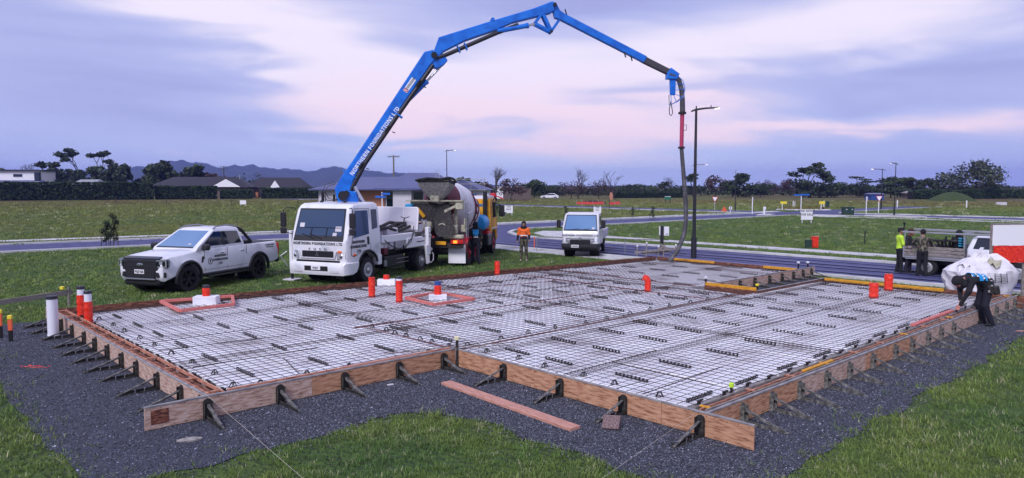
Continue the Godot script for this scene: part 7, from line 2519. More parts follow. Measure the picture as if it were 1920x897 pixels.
# ---------------------------------------------------------------- buildings
func hip_roof(x0: float, x1: float, z0: float, z1: float, y: float, top: float, in0: float, in1: float) -> MB:
	# z0 is the near eave; the ridge runs along x, pulled in by in0 and in1
	var m := MB.new()
	var zm := (z0 + z1) * .5
	var a := V(x0, y, z0); var b := V(x1, y, z0); var c := V(x1, y, z1); var d := V(x0, y, z1)
	var r0 := V(x0 + in0, top, zm); var r1 := V(x1 - in1, top, zm)
	m.quad(a, b, r1, r0); m.quad(c, d, r0, r1); m.tri(b, c, r1); m.tri(d, a, r0); m.quad(a, d, c, b)
	m.orient(0)
	return m

func gutter(t: Node3D, parent: Node3D, x0: float, x1: float, z0: float, z1: float, y: float):
	var m := MB.new()
	for q in [[V(x0, y, z0), V(x1, y, z0)], [V(x0, y, z1), V(x1, y, z1)], [V(x0, y, z0), V(x0, y, z1)], [V(x1, y, z0), V(x1, y, z1)]]: m.bar(q[0] + V(0, -.06, 0), q[1] + V(0, -.06, 0), .12, .16)
	part("gutter", m, M.roof_steel, parent)

func buildings():
	# the nearly finished house behind the pump truck (local z = 0 is its front)
	var t := thing("house", "house with a blue steel hip roof and orange brick panel behind the pump truck", "house", V(-16.0, 0, -88.0))
	var m := MB.new()
	m.box(V(-4.9, 1.4, -5.0), V(4.4, 2.8, 9.8)); m.box(V(4.5, 1.4, -5.6), V(7.2, 2.8, 9.0)); m.box(V(-.9, 1.4, -5.6), V(3.7, 2.8, 8.8))
	part("wall", m, M.wall_white, t)
	m = MB.new(); m.box(V(-1.3, 1.35, -1.05), V(3.8, 2.7, .2))
	var bp := part("brick_panel", m, M.brick_orange, t)
	m = MB.new()
	for i in 16: m.box(V(-1.3, .12 + .165 * i, -.944), V(3.8, .012, .012))
	part("mortar_line", m, M.wall_white, bp)
	m = MB.new(); m.box(V(2.9, 1.35, -.55), V(2.2, 2.7, 1.2))
	part("porch_wall", m, M.wall_white, t)
	for q in [[-6.55, 1.5, .35, 1.9, .06], [-5.2, 1.6, .3, 1.2, .06], [1.25, 1.25, .75, 2.5, -.98], [4.7, 1.3, 1.1, 2.4, -1.04], [6.6, 1.4, 1.2, 1.5, -1.04]]:
		m = MB.new(); m.box(V(q[0], q[1], q[4]), V(q[2] + .12, q[3] + .12, .06))
		var fr := part("window", m, M.wall_white, t)
		m = MB.new(); m.box(V(q[0], q[1], q[4] + .035), V(q[2], q[3], .02))
		part("pane", m, M.glass_dark, fr)
	m = MB.new(); m.box(V(.5, .12, -.3), V(9.0, .24, 2.4))
	part("porch_slab", m, M.chute_grey, t)
	var rf := part("roof", hip_roof(-8.1, 5.0, .7, -11.0, 2.82, 4.35, 5.2, 3.0), M.roof_steel, t)
	gutter(t, rf, -8.1, 5.0, .7, -11.0, 2.84)
	rf = part("roof", hip_roof(-.4, 9.2, .55, -11.4, 2.86, 4.85, 3.2, 2.6), M.roof_steel, t)
	gutter(t, rf, -.4, 9.2, .55, -11.4, 2.90)
	m = MB.new()
	for k in 2: m.bar(V(5.2 + k * .35, 4.0, -4.1), V(5.75 + k * .35, 4.9, -5.4), .13, .04)
	part("roof_flashing", m, M.galv, rf)
	m = MB.new()
	for i in 40: m.bar(V(-7.4 + .4 * i, 2.95 + .02, .45), V(-7.4 + .4 * i + .05, 3.4, -1.3), .02, .02)
	# roof ladder
	t = thing("roof_ladder", "steel ladder sticking up beyond the blue roof", "ladder", V(-9.0, 0, -91.0))
	m = MB.new()
	for x in [-.2, .2]: m.tube(V(x, 2.6, 0), V(x - .25, 5.3, -.6), .03, .03, 6)
	for i in 9: m.tube(V(-.2 - .03 * i, 2.8 + .3 * i, -.05 - .065 * i), V(.2 - .03 * i, 2.8 + .3 * i, -.05 - .065 * i), .02, .02, 5)
	part("rails", m, M.galv, t)
	# green skip behind the cab
	m = MB.new(); m.box(V(0, .75, 0), V(2.2, 1.5, 1.4), Basis.IDENTITY, .08)
	single("skip_bin", m, M.sign_green, "green bin in front of the orange brick panel", "bin", V(-16.5, 0, -80.0))
	# second house with scaffold
	t = thing("house", "grey blue gabled house under scaffold behind the mixer", "house", V(-7.6, 0, -112.0))
	m = MB.new(); m.box(V(0, 1.3, -4), V(8.2, 2.6, 8))
	part("wall", m, M.wall_white, t)
	rf = part("roof", hip_roof(-4.8, 4.6, .6, -9, 2.6, 4.0, .6, 3.8), M.roof_steel, t)
	m = MB.new()
	m.prism(PackedVector2Array([Vector2(-2.6, 0), Vector2(2.6, 0), Vector2(0, 1.6)]), -3.0, 0.3, Transform3D(Basis.IDENTITY, V(.2, 2.62, .7)))
	part("gable", m, M.roof_steel, t)
	for q in [[-1.2, 1.5], [1.5, 1.5]]:
		m = MB.new(); m.box(V(q[0], q[1], .02), V(1.6, 1.2, .08))
		var fr := part("window", m, M.wall_white, t)
		m = MB.new(); m.box(V(q[0], q[1], .065), V(1.45, 1.05, .02))
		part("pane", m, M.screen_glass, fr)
	t = thing("scaffold", "pale scaffold with a white sheet round the gabled house", "scaffold", V(-7.0, 0, -109.5))
	for x in [-3.0, -1.2, .9, 2.9]:
		m = MB.new(); m.tube(V(x, 0, 0), V(x, 4.4, 0), .04, .04, 6)
		part("standard", m, M.galv, t)
	for y in [1.7, 2.6, 3.5, 4.2]:
		m = MB.new(); m.tube(V(-3.3, y, .06), V(3.2, y, .06), .035, .035, 6)
		part("ledger", m, M.mixer_cream, t)
	m = MB.new(); m.box(V(-1.6, 3.6, .15), V(.75, 1.0, .02))
	part("sheet", m, M.white, t)
	# far left houses
	t = thing("house", "white flat roofed upper storey of a house rising over the hedge at the far left", "house", V(-146.5, 0, -214.0), .12)
	m = MB.new(); m.box(V(0, 3.9, -4), V(19.5, 7.4, 8))
	part("wall", m, M.white, t)
	m = MB.new(); m.box(V(0, 7.75, -4), V(21.0, .35, 9.6))
	part("roof", m, M.roof_dark, t)
	for x in [-6.5, 3.2]:
		m = MB.new(); m.box(V(x, 6.25, .03), V(2.6, 1.0, .1))
		var fr := part("window", m, M.wall_white, t)
		m = MB.new(); m.box(V(x, 6.25, .09), V(2.4, .8, .03))
		part("pane", m, M.glass_dark, fr)
	m = MB.new(); m.box(V(8.8, 5.9, .5), V(1.3, 2.6, 1.2))
	part("porch", m, M.glass_dark, t)
	m = MB.new(); m.quad(V(-11, 4.9, .05), V(10.5, 4.9, .05), V(11.2, 4.0, 3.2), V(-12, 4.0, 3.2)); m.quad(V(-11, 4.8, .05), V(10.5, 4.8, .05), V(11.2, 3.9, 3.2), V(-12, 3.9, 3.2))
	part("lean_to_roof", m, M.roof_steel, t)
	t = thing("shed", "pale iron roof of a shed just above the long hedge", "shed", V(-117.0, 0, -205.0), -.3)
	m = MB.new(); m.box(V(0, 1.8, 0), V(6, 3.6, 5))
	part("wall", m, M.wall_white, t)
	part("roof", hip_roof(-3.8, 3.8, 3, -3, 3.6, 5.0, .3, .3), M.galv, t)
	t = thing("house", "dark roofed house with a white front gable behind the hedge, the left one", "house", V(-84.5, 0, -200.0))
	m = MB.new(); m.box(V(0, 1.4, -5), V(24, 2.8, 9)); m.box(V(7.6, 1.4, -.5), V(6.6, 2.8, 2))
	part("wall", m, M.shed_wall, t)
	part("roof", hip_roof(-14.5, 13.0, .4, -10.5, 2.9, 5.7, 5, 5), M.roof_dark, t)
	m = MB.new(); m.prism(PackedVector2Array([Vector2(-4.2, 0), Vector2(4.2, 0), Vector2(0, 2.35)]), -5.0, 1.0, Transform3D(Basis.IDENTITY, V(7.6, 2.9, .5)))
	part("gable_roof", m, M.roof_dark, t)
	m = MB.new(); m.prism(PackedVector2Array([Vector2(-3.9, .05), Vector2(3.9, .05), Vector2(0, 2.15)]), 1.02, 1.10, Transform3D(Basis.IDENTITY, V(7.6, 2.9, .5)))
	part("white_gable", m, M.white, t)
	m = MB.new(); m.box(V(7.6, 1.5, .56), V(2.4, 1.4, .08))
	var fr2 := part("window", m, M.wall_white, t)
	m = MB.new(); m.box(V(7.6, 1.5, .62), V(2.2, 1.2, .03))
	part("pane", m, M.glass_dark, fr2)
	m = MB.new(); m.tube(V(9.0, 5.0, -5), V(9.0, 6.3, -5), .12, .12, 6)
	part("flue", m, M.galv, t)
	t = thing("house", "dark roofed house with a small pale gable behind the hedge, the right one", "house", V(-66.0, 0, -208.0))
	m = MB.new(); m.box(V(0, 1.3, -4), V(13, 2.6, 8)); 
	part("wall", m, M.shed_wall, t)
	part("roof", hip_roof(-8.6, 7.6, .5, -9, 2.7, 5.6, 2.2, 2.6), M.roof_dark, t)
	m = MB.new(); m.prism(PackedVector2Array([Vector2(-1.4, 0), Vector2(1.4, 0), Vector2(0, 2.0)]), -.2, .2, Transform3D(Basis.IDENTITY, V(-.5, 2.7, .8)))
	part("pale_gable", m, M.white, t)
	for q in [[-66.6, -187.5, "left"], [-64.9, -187.8, "right"]]:
		m = MB.new(); m.box(V(0, .75, 0), V(.55, 1.5, .55), Basis.IDENTITY, .02); m.box(V(0, 1.55, 0), V(.7, .12, .7), Basis.IDENTITY, .03)
		single("gate_post", m, M.brick_orange, "brick gate post between the hedges, the %s one" % q[2], "gate post", V(q[0], 0, q[1]))
	# brown boarded shed with a pale end
	t = thing("shed", "brown vertical board shed with a pale end beside the tractor", "shed", V(.4, 0, -170.0))
	m = MB.new(); m.box(V(.8, 1.35, -2), V(6.4, 2.5, 4))
	part("wall", m, M.shed_wall, t)
	for i in 21:
		m = MB.new(); m.box(V(-2.25 + .305 * i, 1.35, .02), V(.27, 2.5, .05))
		part("board", m, M.shed_wall, t)
	m = MB.new(); m.box(V(-3.2, 1.6, -2), V(1.5, 2.6, 3.8))
	part("pale_end", m, M.white, t)
	m = MB.new(); m.box(V(-.6, 2.98, -2), V(6.6, .14, 4.3))
	part("roof", m, M.white, t)
	t = thing("shed", "distant pale roof between the dark trees of the right grove", "shed", V(106.0, 0, -196.0))
	m = MB.new(); m.box(V(0, .65, 0), V(3.4, 1.3, 3))
	part("wall", m, M.shed_wall, t)
	part("roof", hip_roof(-2.2, 2.2, 1.9, -1.9, 1.3, 2.0, 1.0, 1.0), M.chute_grey, t)
	t = thing("shed", "distant small blue shed beside the two armed lamp", "shed", V(83.5, 0, -170.0))
	m = MB.new(); m.box(V(0, .65, 0), V(3.0, 1.3, 3))
	part("wall", m, M.pipe_blue, t)
	part("roof", hip_roof(-1.8, 1.8, 1.8, -1.8, 1.3, 1.6, .2, .2), M.roof_steel, t)

# ---------------------------------------------------------------- street furniture
func lamp(label: String, at: Vector3, h: float, reach: float, stub: float, turn: float, r := .065, lit := true):
	var t := thing("street_lamp", label, "street lamp", at, turn, "street lamps of the subdivision")
	var m := MB.new()
	m.path([V(0, 0, 0), V(0, .9, 0), V(0, .95, 0), V(0, h, 0)], [r * 1.5, r * 1.5, r, r * .62], 12)
	part("post", m, M.lamp_black, t)
	m = MB.new()
	m.path([V(-stub, h - .10, 0), V(-.02, h - .02, 0), V(reach * .45, h + .04, 0), V(reach * .72, h + .05, 0)], [.035, .045, .04, .035], 8)
	m.tube(V(0, h - .05, 0), V(0, h + .14, 0), .03, .025, 8)
	part("arm", m, M.lamp_black, t)
	m = MB.new()
	m.box(V(reach * .82, h + .055, 0), V(reach * .42, .055, .17), Basis(V(0, 0, 1), .05), .02); m.tube(V(reach * .68, h + .07, 0), V(reach * .68, h + .17, 0), .025, .02, 8)
	var head := part("lamp_head", m, M.lamp_black, t)
	m = MB.new()
	m.box(V(reach * .96, h + .035, 0), V(reach * .20, .035, .14), Basis(V(0, 0, 1), .05), .012)
	part("lit_lens", m, M.lit_lens, head)
	if lit:
		var s := SpotLight3D.new()
		s.name = "lamp_glow"
		s.light_color = Color(1, .96, .88); s.light_energy = 3.0; s.spot_range = 30; s.spot_angle = 65; s.spot_attenuation = 2; s.light_size = .08; s.shadow_enabled = true
		t.add_child(s)
		s.position = V(reach * .96, h - .03, 0); s.rotation_degrees = V(-90, 0, 0)

func post_sign(called: String, label: String, cat: String, at: Vector3, h: float, pr: float, pm: Material, plates: Array, turn := 0.0) -> Node3D:
	# plates: [x, y, w, h, material, shape]
	var t := thing(called, label, cat, at, turn)
	var m := MB.new()
	m.tube(Vector3.ZERO, V(0, h, 0), pr, pr, 8)
	part("post", m, pm, t)
	for p in plates:
		m = MB.new()
		if p[5] == "tri": m.prism(PackedVector2Array([Vector2(p[0] - p[2] / 2, p[1] + p[3] / 2), Vector2(p[0] + p[2] / 2, p[1] + p[3] / 2), Vector2(p[0], p[1] - p[3] / 2)]), pr, pr + (.02 if p.size() < 7 else .026))
		elif p[5] == "up": m.prism(PackedVector2Array([Vector2(p[0] - p[2] / 2, p[1] - p[3] / 2), Vector2(p[0] + p[2] / 2, p[1] - p[3] / 2), Vector2(p[0], p[1] + p[3] / 2)]), pr, pr + .02)
		elif p[5] == "round": m.lathe([[.001, -.01], [p[2] / 2, -.01], [p[2] / 2, .01], [.001, .01]], 20, Transform3D(Basis(V(1, 0, 0), PI / 2) * Basis.from_scale(V(1, 1, p[3] / p[2])), V(p[0], p[1], pr + .012)))
		else: m.box(V(p[0], p[1], pr + .012 + (.006 if p.size() > 6 else 0.0)), V(p[2], p[3], .02), Basis.IDENTITY, .005)
		part("plate", m, p[4], t)
	return t

func street():
	lamp("tall near street lamp standing at the roadside behind the concrete hose", V(8.05, 0, -32.5), 6.55, .95, .22, 0.0, .085)
	lamp("far street lamp just right of the tall near one", V(30.5, 0, -123.0), 6.7, 1.9, .6, 0.0, .07)
	lamp("slender far street lamp seen end on right of the tall near one", V(29.2, 0, -96.4), 5.1, .7, .2, 1.2, .055)
	lamp("street lamp seen end on beside the give way sign", V(41.1, 0, -79.2), 5.6, .7, .3, 1.9, .06)
	lamp("street lamp with a long arm to the left above the give way sign", V(51.6, 0, -103.0), 5.5, 1.45, .5, PI, .075)
	lamp("street lamp above the mixer with its arm to the right", V(-8.5, 0, -96.4), 7.8, 1.1, .2, 0.0, .075)
	# utility pole
	var t := thing("utility_pole", "weathered utility pole with a crossarm behind the blue roof", "utility pole", V(-22.4, 0, -140.0))
	var m := MB.new(); m.tube(Vector3.ZERO, V(0, 9.0, 0), .20, .14, 10)
	part("pole", m, M.pale_bark, t)
	m = MB.new(); m.bar(V(-1.1, 8.7, 0), V(1.1, 8.7, 0), .12, .14)
	for x in [-1.0, -.5, .5, 1.0]: m.tube(V(x, 8.75, 0), V(x, 9.0, 0), .05, .04, 6)
	part("crossarm", m, M.bark, t)
	t = thing("utility_pole", "distant thin pole with a crossarm left of the hills", "utility pole", V(-92.0, 0, -236.0))
	m = MB.new(); m.tube(Vector3.ZERO, V(0, 9.6, 0), .18, .12, 8); m.bar(V(-1.2, 9.3, 0), V(1.2, 9.3, 0), .12, .14); m.bar(V(-1.2, 8.6, 0), V(1.2, 8.6, 0), .12, .14)
	part("pole", m, M.bark, t)
	post_sign("street_name_sign", "blue street name signs on a white post above the pump truck's deck", "street sign", V(-9.6, 0, -54.5), 2.75, .04, M.white, [[.30, 2.62, .62, .15, M.sign_blue, "box"], [-.12, 2.40, .74, .15, M.sign_blue, "box", 1]])
	board_sign("small white sale board behind the pump truck's cab", V(-10.6, 0, -58.0), 1.25, .52, .75, "", true)
	board_sign("tiny white board in the left paddock", V(-43.8, 0, -120.0), .75, 1.0, .65, "", false)
	board_sign("white sale board beside the drooping shrub", V(-.35, 0, -79.2), .88, .88, .80, "FOR\nSALE", true)
	board_sign("white sale board sticking up behind the small truck", V(9.1, 0, -78.5), .95, .82, .62, "FOR\nSALE", true)
	board_sign("white sale board on the big lot in the middle right", V(25.0, 0, -62.4), .95, 1.02, .88, "THE OFFER\nFOR SALE", true)
	# electricity pillar
	t = thing("service_post", "black roadside post carrying a white panel beside the concrete hose", "post", V(7.0, 0, -34.3))
	m = MB.new(); m.box(V(0, .67, 0), V(.15, 1.34, .10), Basis.IDENTITY, .01)
	part("post", m, M.lamp_black, t)
	m = MB.new(); m.box(V(.20, 1.10, -.02), V(.26, .42, .03), Basis.IDENTITY, .005); m.box(V(-.10, 1.12, -.03), V(.06, .40, .02))
	part("panel", m, M.white, t)
	m = MB.new(); m.box(V(.24, .96, -.002), V(.10, .03, .01), Basis(V(0, 0, 1), .3))
	part("marking", m, M.letter_black, t)
	m = MB.new(); m.box(V(0, .30, 0), V(.05, .6, .05), Basis.IDENTITY, .005)
	single("marker_peg", m, M.peg_orange, "short orange peg on the verge right of the man in the orange vest", "peg", V(1.15, 0, -37.8))
	m = MB.new(); m.box(V(0, .28, 0), V(.30, .56, .26), Basis.IDENTITY, .02); m.box(V(0, .57, 0), V(.32, .03, .28), Basis.IDENTITY, .01)
	single("red_marker", m, M.red_wrap, "small red box on the far verge of the road", "marker box", V(15.75, 0, -38.2))
	m = MB.new(); m.box(V(0, .20, 0), V(.28, .40, .26), Basis.IDENTITY, .02); m.box(V(0, .41, 0), V(.31, .04, .29), Basis.IDENTITY, .01)
	single("service_pillar", m, M.box_green, "small dark green pillar left of the red box", "service pillar", V(15.3, 0, -37.9))
	m = MB.new(); m.tube(Vector3.ZERO, V(0, .72, 0), .035, .03, 8); m.box(V(0, .01, 0), V(.5, .02, .3))
	single("survey_peg", m, M.lamp_black, "dark survey peg alone in the grass of the big lot", "peg", V(19.5, 0, -40.6))
	m = MB.new(); m.tube(Vector3.ZERO, V(0, .62, 0), .03, .03, 8)
	single("survey_peg", m, M.lamp_black, "dark survey peg in the grass right of the small truck", "peg", V(6.3, 0, -57.5))
	# transformer
	t = thing("transformer_box", "dark green electricity cabinet at the edge of the big lot", "cabinet", V(36.1, 0, -79.2))
	m = MB.new(); m.box(V(0, .45, 0), V(1.05, .9, .8), Basis.IDENTITY, .03)
	part("cabinet", m, M.box_green, t)
	m = MB.new(); m.box(V(0, .92, 0), V(1.15, .08, .9), Basis.IDENTITY, .02); m.box(V(0, .45, .41), V(.015, .8, .02))
	part("lid", m, M.box_green, t)
	m = MB.new(); m.box(V(-.3, .7, .41), V(.14, .10, .01)); m.box(V(.3, .7, .41), V(.14, .10, .01))
	part("notice", m, M.wall_white, t)
	post_sign("street_name_sign", "blue street name sign on a white post on the traffic island", "street sign", V(34.2, 0, -87.2), 2.2, .05, M.white, [[-.42, 2.14, 1.0, .16, M.sign_blue, "box"], [.45, 2.18, 1.0, .16, M.sign_blue, "box", 1]])
	post_sign("give_way_sign", "give way sign on a white post beside the end on lamp", "road sign", V(41.6, 0, -83.6), 2.0, .045, M.white, [[0, 1.75, .78, .66, M.red_paint, "tri"], [0, 1.765, .62, .52, M.white, "tri", 1]])
	post_sign("road_sign", "road sign seen edge on left of the give way sign", "road sign", V(40.2, 0, -83.6), 2.0, .045, M.white, [[0, 1.75, .55, .5, M.wall_white, "box"]], 1.4)
	post_sign("give_way_sign", "give way sign on a grey post right of the tall near lamp", "road sign", V(23.9, 0, -86.9), 1.85, .05, M.galv, [[0, 1.62, .74, .62, M.red_paint, "tri"], [0, 1.635, .58, .48, M.white, "tri", 1]])
	post_sign("white_post", "plain white signpost left of the traffic island", "signpost", V(27.4, 0, -84.0), 1.95, .05, M.white, [[0, 1.75, .1, .4, M.wall_white, "box"]])
	post_sign("bollard", "short white bollard on the median", "bollard", V(28.7, 0, -83.8), .85, .12, M.white, [[0, .7, .28, .3, M.white, "box"]])
	post_sign("keep_left_sign", "round keep left sign on the median", "road sign", V(24.6, 0, -83.0), .85, .03, M.white, [[0, .72, .42, .42, M.white, "round"], [0, .72, .09, .34, M.letter_black, "box", 1]], .3)
	post_sign("warning_sign", "small orange triangular warning sign by the far footpath", "road sign", V(26.5, 0, -92.0), .6, .03, M.galv, [[0, .35, .8, .7, M.peg_orange, "up"]])
	# traffic island
	var isl := MB.new()
	isl.lathe([[.001, .16], [3.4, .14], [3.7, .0]], 28, Transform3D(Basis.from_scale(V(1.0, 1, .55)), V(39.0, 0, -98.6)))
	structure("traffic_island", isl, M.concrete)
	var g := RandomNumberGenerator.new(); g.seed = 4
	m = MB.new(); m.tinted = true
	for i in 420:
		var a := g.randf() * TAU; var r := sqrt(g.randf()) * 3.3
		var p := V(39.0 + cos(a) * r, .14, -98.6 + sin(a) * r * .5)
		m.col = Color(.16, .14, .035) * g.randf_range(.5, 1.3)
		var w := V(.08, 0, 0).rotated(Vector3.UP, g.randf() * 3)
		m.tri(p - w, p + w, p + V(g.randf_range(-.1, .1), g.randf_range(.25, .5), 0))
	var is_ := single("island_tussocks", m, M.leaf, "tawny tussock grass planted on the far traffic island", "grass")
	is_.set_meta("kind", "stuff")
	post_sign("chevron_sign", "yellow chevron sign on two posts at the left end of the traffic island", "road sign", V(35.8, 0, -97.6), .95, .05, M.white, [[.15, 1.0, .85, .32, M.yellow_cap, "box"]])
	post_sign("chevron_sign", "yellow chevron sign on two posts at the right side of the traffic island", "road sign", V(40.6, 0, -96.8), .95, .05, M.white, [[.1, 1.0, .75, .36, M.yellow_cap, "box"]])
	post_sign("marker_post", "white marker post in the middle of the traffic island", "marker post", V(38.0, 0, -99.6), 1.2, .05, M.white, [[.2, .6, .06, 1.1, M.white, "box"]])
	post_sign("marker_post", "white marker post with a green box at the right end of the traffic island", "marker post", V(42.4, 0, -100.2), 1.2, .05, M.white, [[.45, .7, .5, .9, M.box_green, "box"]])
	post_sign("notice_board", "green notice board on two dark legs in the far field", "sign", V(28.0, 0, -134.5), 1.0, .06, M.lamp_black, [[.4, 1.0, 1.1, .55, M.sign_green, "box"], [.4, 1.28, 1.1, .10, M.wall_white, "box", 1], [.8, .4, .12, .8, M.lamp_black, "box"]])
	post_sign("round_sign", "pale pink oval sign on a dark post behind the small truck", "sign", V(13.6, 0, -103.1), 1.6, .045, M.lamp_black, [[.25, 1.75, .52, 1.15, M.rebate_timber, "round"]])
	# orange barrier mesh
	t = thing("barrier_fence", "orange safety mesh fence round a dig in the far field", "fence", V(14.5, 0, -124.5))
	for i in 9:
		m = MB.new(); m.tube(V(-3.6 + .92 * i, 0, .1 * (i % 2)), V(-3.6 + .92 * i, .85, .1 * (i % 2)), .03, .03, 5)
		part("stake", m, M.galv, t)
	for i in 8:
		if i == 5: continue
		m = MB.new(); m.box(V(-3.14 + .92 * i, .30 + .04 * sin(i * 2.0), .05), V(.90, .44, .02))
		part("mesh_panel", m, M.fence_red, t)
	m = MB.new(); m.blob(Vector3.ZERO, V(2.6, .75, 1.2), 12)
	single("soil_heap", m, M.soil, "low dark soil heap behind the orange safety mesh", "soil heap", V(14.0, 0, -128))
	m = MB.new(); m.box(V(0, .25, 0), V(1.6, .5, .5), Basis.IDENTITY, .05)
	single("concrete_block", m, M.wall_white, "pale concrete block lying in the far right field", "block", V(81.0, 0, -122.0))
	for q in [[66.0, -107.0, "nearest the end on lamp"], [57.5, -110, "at the end of the red dirt"]]:
		m = MB.new(); m.box(V(0, .55, 0), V(.14, 1.1, .12), Basis.IDENTITY, .02)
		single("marker_post", m, M.white, "white timber marker post in the far right field, %s" % q[2], "marker post", V(q[0], 0, q[1]))
	for q in [[-60, -128, "second from the left"], [-48, -126, "left of the tiny white board"], [-36, -124, "right of the tiny white board"], [-72, -134, "leftmost"], [-28, -122, "nearest the pump truck"]]:
		m = MB.new(); m.tube(Vector3.ZERO, V(0, 1.25, 0), .06, .05, 6)
		single("fence_post", m, M.bark, "old fence post of the left paddock, %s" % q[2], "fence post", V(q[0], 0, q[1]), 0.0, "fence posts of the left paddock")
	# wire fence along the verge near the small truck
	t = thing("wire_fence", "low tube fence along the verge right of the small truck", "fence", V(5.0, 0, -34.8))
	for x in [-3.8, -1.2, .35]:
		m = MB.new(); m.tube(V(x, 0, .2 * x), V(x, .75, .2 * x), .02, .02, 6)
		part("post", m, M.galv, t)
	m = MB.new(); m.tube(V(-3.8, .74, -.76), V(2.3, .68, .46), .014, .014, 6)
	part("wire", m, M.black_metal, t)

func board_sign(label: String, at: Vector3, base: float, w: float, h: float, words: String, legs: bool):
	var t := thing("sale_board", label, "sign", at, .05)
	var m := MB.new()
	for x in [-w * .38, w * .38]: m.box(V(x, (base if legs else base * .6) * .6, -.03), V(.06, (base if legs else base) * 1.2, .05))
	part("legs", m, M.wall_white, t)
	m = MB.new(); m.box(V(0, base * .62 + h * .5 - .25, 0), V(w, h, .02), Basis.IDENTITY, .004)
	part("panel", m, M.white, t)
	if words:
		text(t, words, h * .22, M.letter_black, Transform3D(Basis.IDENTITY, V(0, base * .62 + h * .68 - .25, .014)))

# ---------------------------------------------------------------- people
func flesh(m: MB, bones: Array, cell: float, k: float):
	# joins tapered capsules [a, b, ra, rb, colour] with a smooth minimum and meshes them as surface nets
	var lo := Vector3.INF; var hi := -Vector3.INF
	for b in bones:
		var r: float = maxf(b[2], b[3])
		lo = lo.min(b[0] - Vector3.ONE * r).min(b[1] - Vector3.ONE * r)
		hi = hi.max(b[0] + Vector3.ONE * r).max(b[1] + Vector3.ONE * r)
	lo -= Vector3.ONE * cell * 2.5; hi += Vector3.ONE * cell * 2.5
	var nx := int((hi.x - lo.x) / cell) + 1; var ny := int((hi.y - lo.y) / cell) + 1; var nz := int((hi.z - lo.z) / cell) + 1
	var val := PackedFloat32Array(); val.resize(nx * ny * nz); val.fill(10.0)
	var own := PackedInt32Array(); own.resize(nx * ny * nz)
	var best := PackedFloat32Array(); best.resize(nx * ny * nz); best.fill(10.0)
	var bi := 0
	for b in bones:
		var a: Vector3 = b[0]; var ab: Vector3 = b[1] - b[0]
		var ra: float = b[2]; var dr: float = b[3] - b[2]
		var l2 := maxf(ab.length_squared(), 1e-9)
		var pad := maxf(b[2], b[3]) + k + cell * 1.6
		var p0: Vector3 = (a.min(b[1]) - Vector3.ONE * pad - lo) / cell; var p1: Vector3 = (a.max(b[1]) + Vector3.ONE * pad - lo) / cell
		var x1 := mini(nx - 1, int(p1.x)); var y1 := mini(ny - 1, int(p1.y)); var z1 := mini(nz - 1, int(p1.z))
		for x in range(maxi(0, int(p0.x)), x1 + 1):
			for y in range(maxi(0, int(p0.y)), y1 + 1):
				var ix := (x * ny + y) * nz
				for z in range(maxi(0, int(p0.z)), z1 + 1):
					var p := lo + V(x, y, z) * cell - a
					var t := clampf(p.dot(ab) / l2, 0.0, 1.0)
					var d := (p - ab * t).length() - (ra + dr * t)
					var i := ix + z
					var v := val[i]
					var h := maxf(k - absf(v - d), 0.0) / k
					val[i] = minf(v, d) - h * h * k * 0.25
					if d < best[i]:
						best[i] = d; own[i] = bi
		bi += 1
	var vert := PackedInt32Array(); vert.resize(nx * ny * nz); vert.fill(-1)
	var pts := PackedVector3Array(); var cols := PackedColorArray()
	var cor := [0, nz * ny, nz, nz * ny + nz, 1, nz * ny + 1, nz + 1, nz * ny + nz + 1]
	var off := [V(0, 0, 0), V(1, 0, 0), V(0, 1, 0), V(1, 1, 0), V(0, 0, 1), V(1, 0, 1), V(0, 1, 1), V(1, 1, 1)]
	var edges := [[0, 1], [2, 3], [4, 5], [6, 7], [0, 2], [1, 3], [4, 6], [5, 7], [0, 4], [1, 5], [2, 6], [3, 7]]
	for x in nx - 1:
		for y in ny - 1:
			for z in nz - 1:
				var i := (x * ny + y) * nz + z
				if val[i] > cell * 2.0: continue
				var inside := 0
				for c in 8:
					if val[i + cor[c]] < 0.0: inside += 1
				if inside == 0 or inside == 8: continue
				var s := Vector3.ZERO; var n := 0
				for e in edges:
					var va := val[i + cor[e[0]]]; var vb := val[i + cor[e[1]]]
					if (va < 0.0) != (vb < 0.0):
						s += off[e[0]].lerp(off[e[1]], va / (va - vb)); n += 1
				vert[i] = pts.size()
				pts.append(lo + (V(x, y, z) + s / n) * cell)
				cols.append(bones[own[i]][4])
	var put := func(a: int, b: int, c: int, d: int, flip: bool):
		if a < 0 or b < 0 or c < 0 or d < 0: return
		var q := [a, b, c, d]
		if flip: q = [a, d, c, b]
		for t in [[0, 1, 2], [0, 2, 3]]:
			for j in t:
				m.P.append(pts[q[j]]); m.C.append(cols[q[j]])
	for x in range(1, nx - 1):
		for y in range(1, ny - 1):
			for z in range(1, nz - 1):
				var i := (x * ny + y) * nz + z
				var ins := val[i] < 0.0
				if ins != (val[i + nz * ny] < 0.0): put.call(vert[i], vert[i - nz], vert[i - nz - 1], vert[i - 1], ins == false)
				if ins != (val[i + nz] < 0.0): put.call(vert[i], vert[i - 1], vert[i - nz * ny - 1], vert[i - nz * ny], ins == false)
				if ins != (val[i + 1] < 0.0): put.call(vert[i], vert[i - nz * ny], vert[i - nz * ny - nz], vert[i - nz], ins == false)

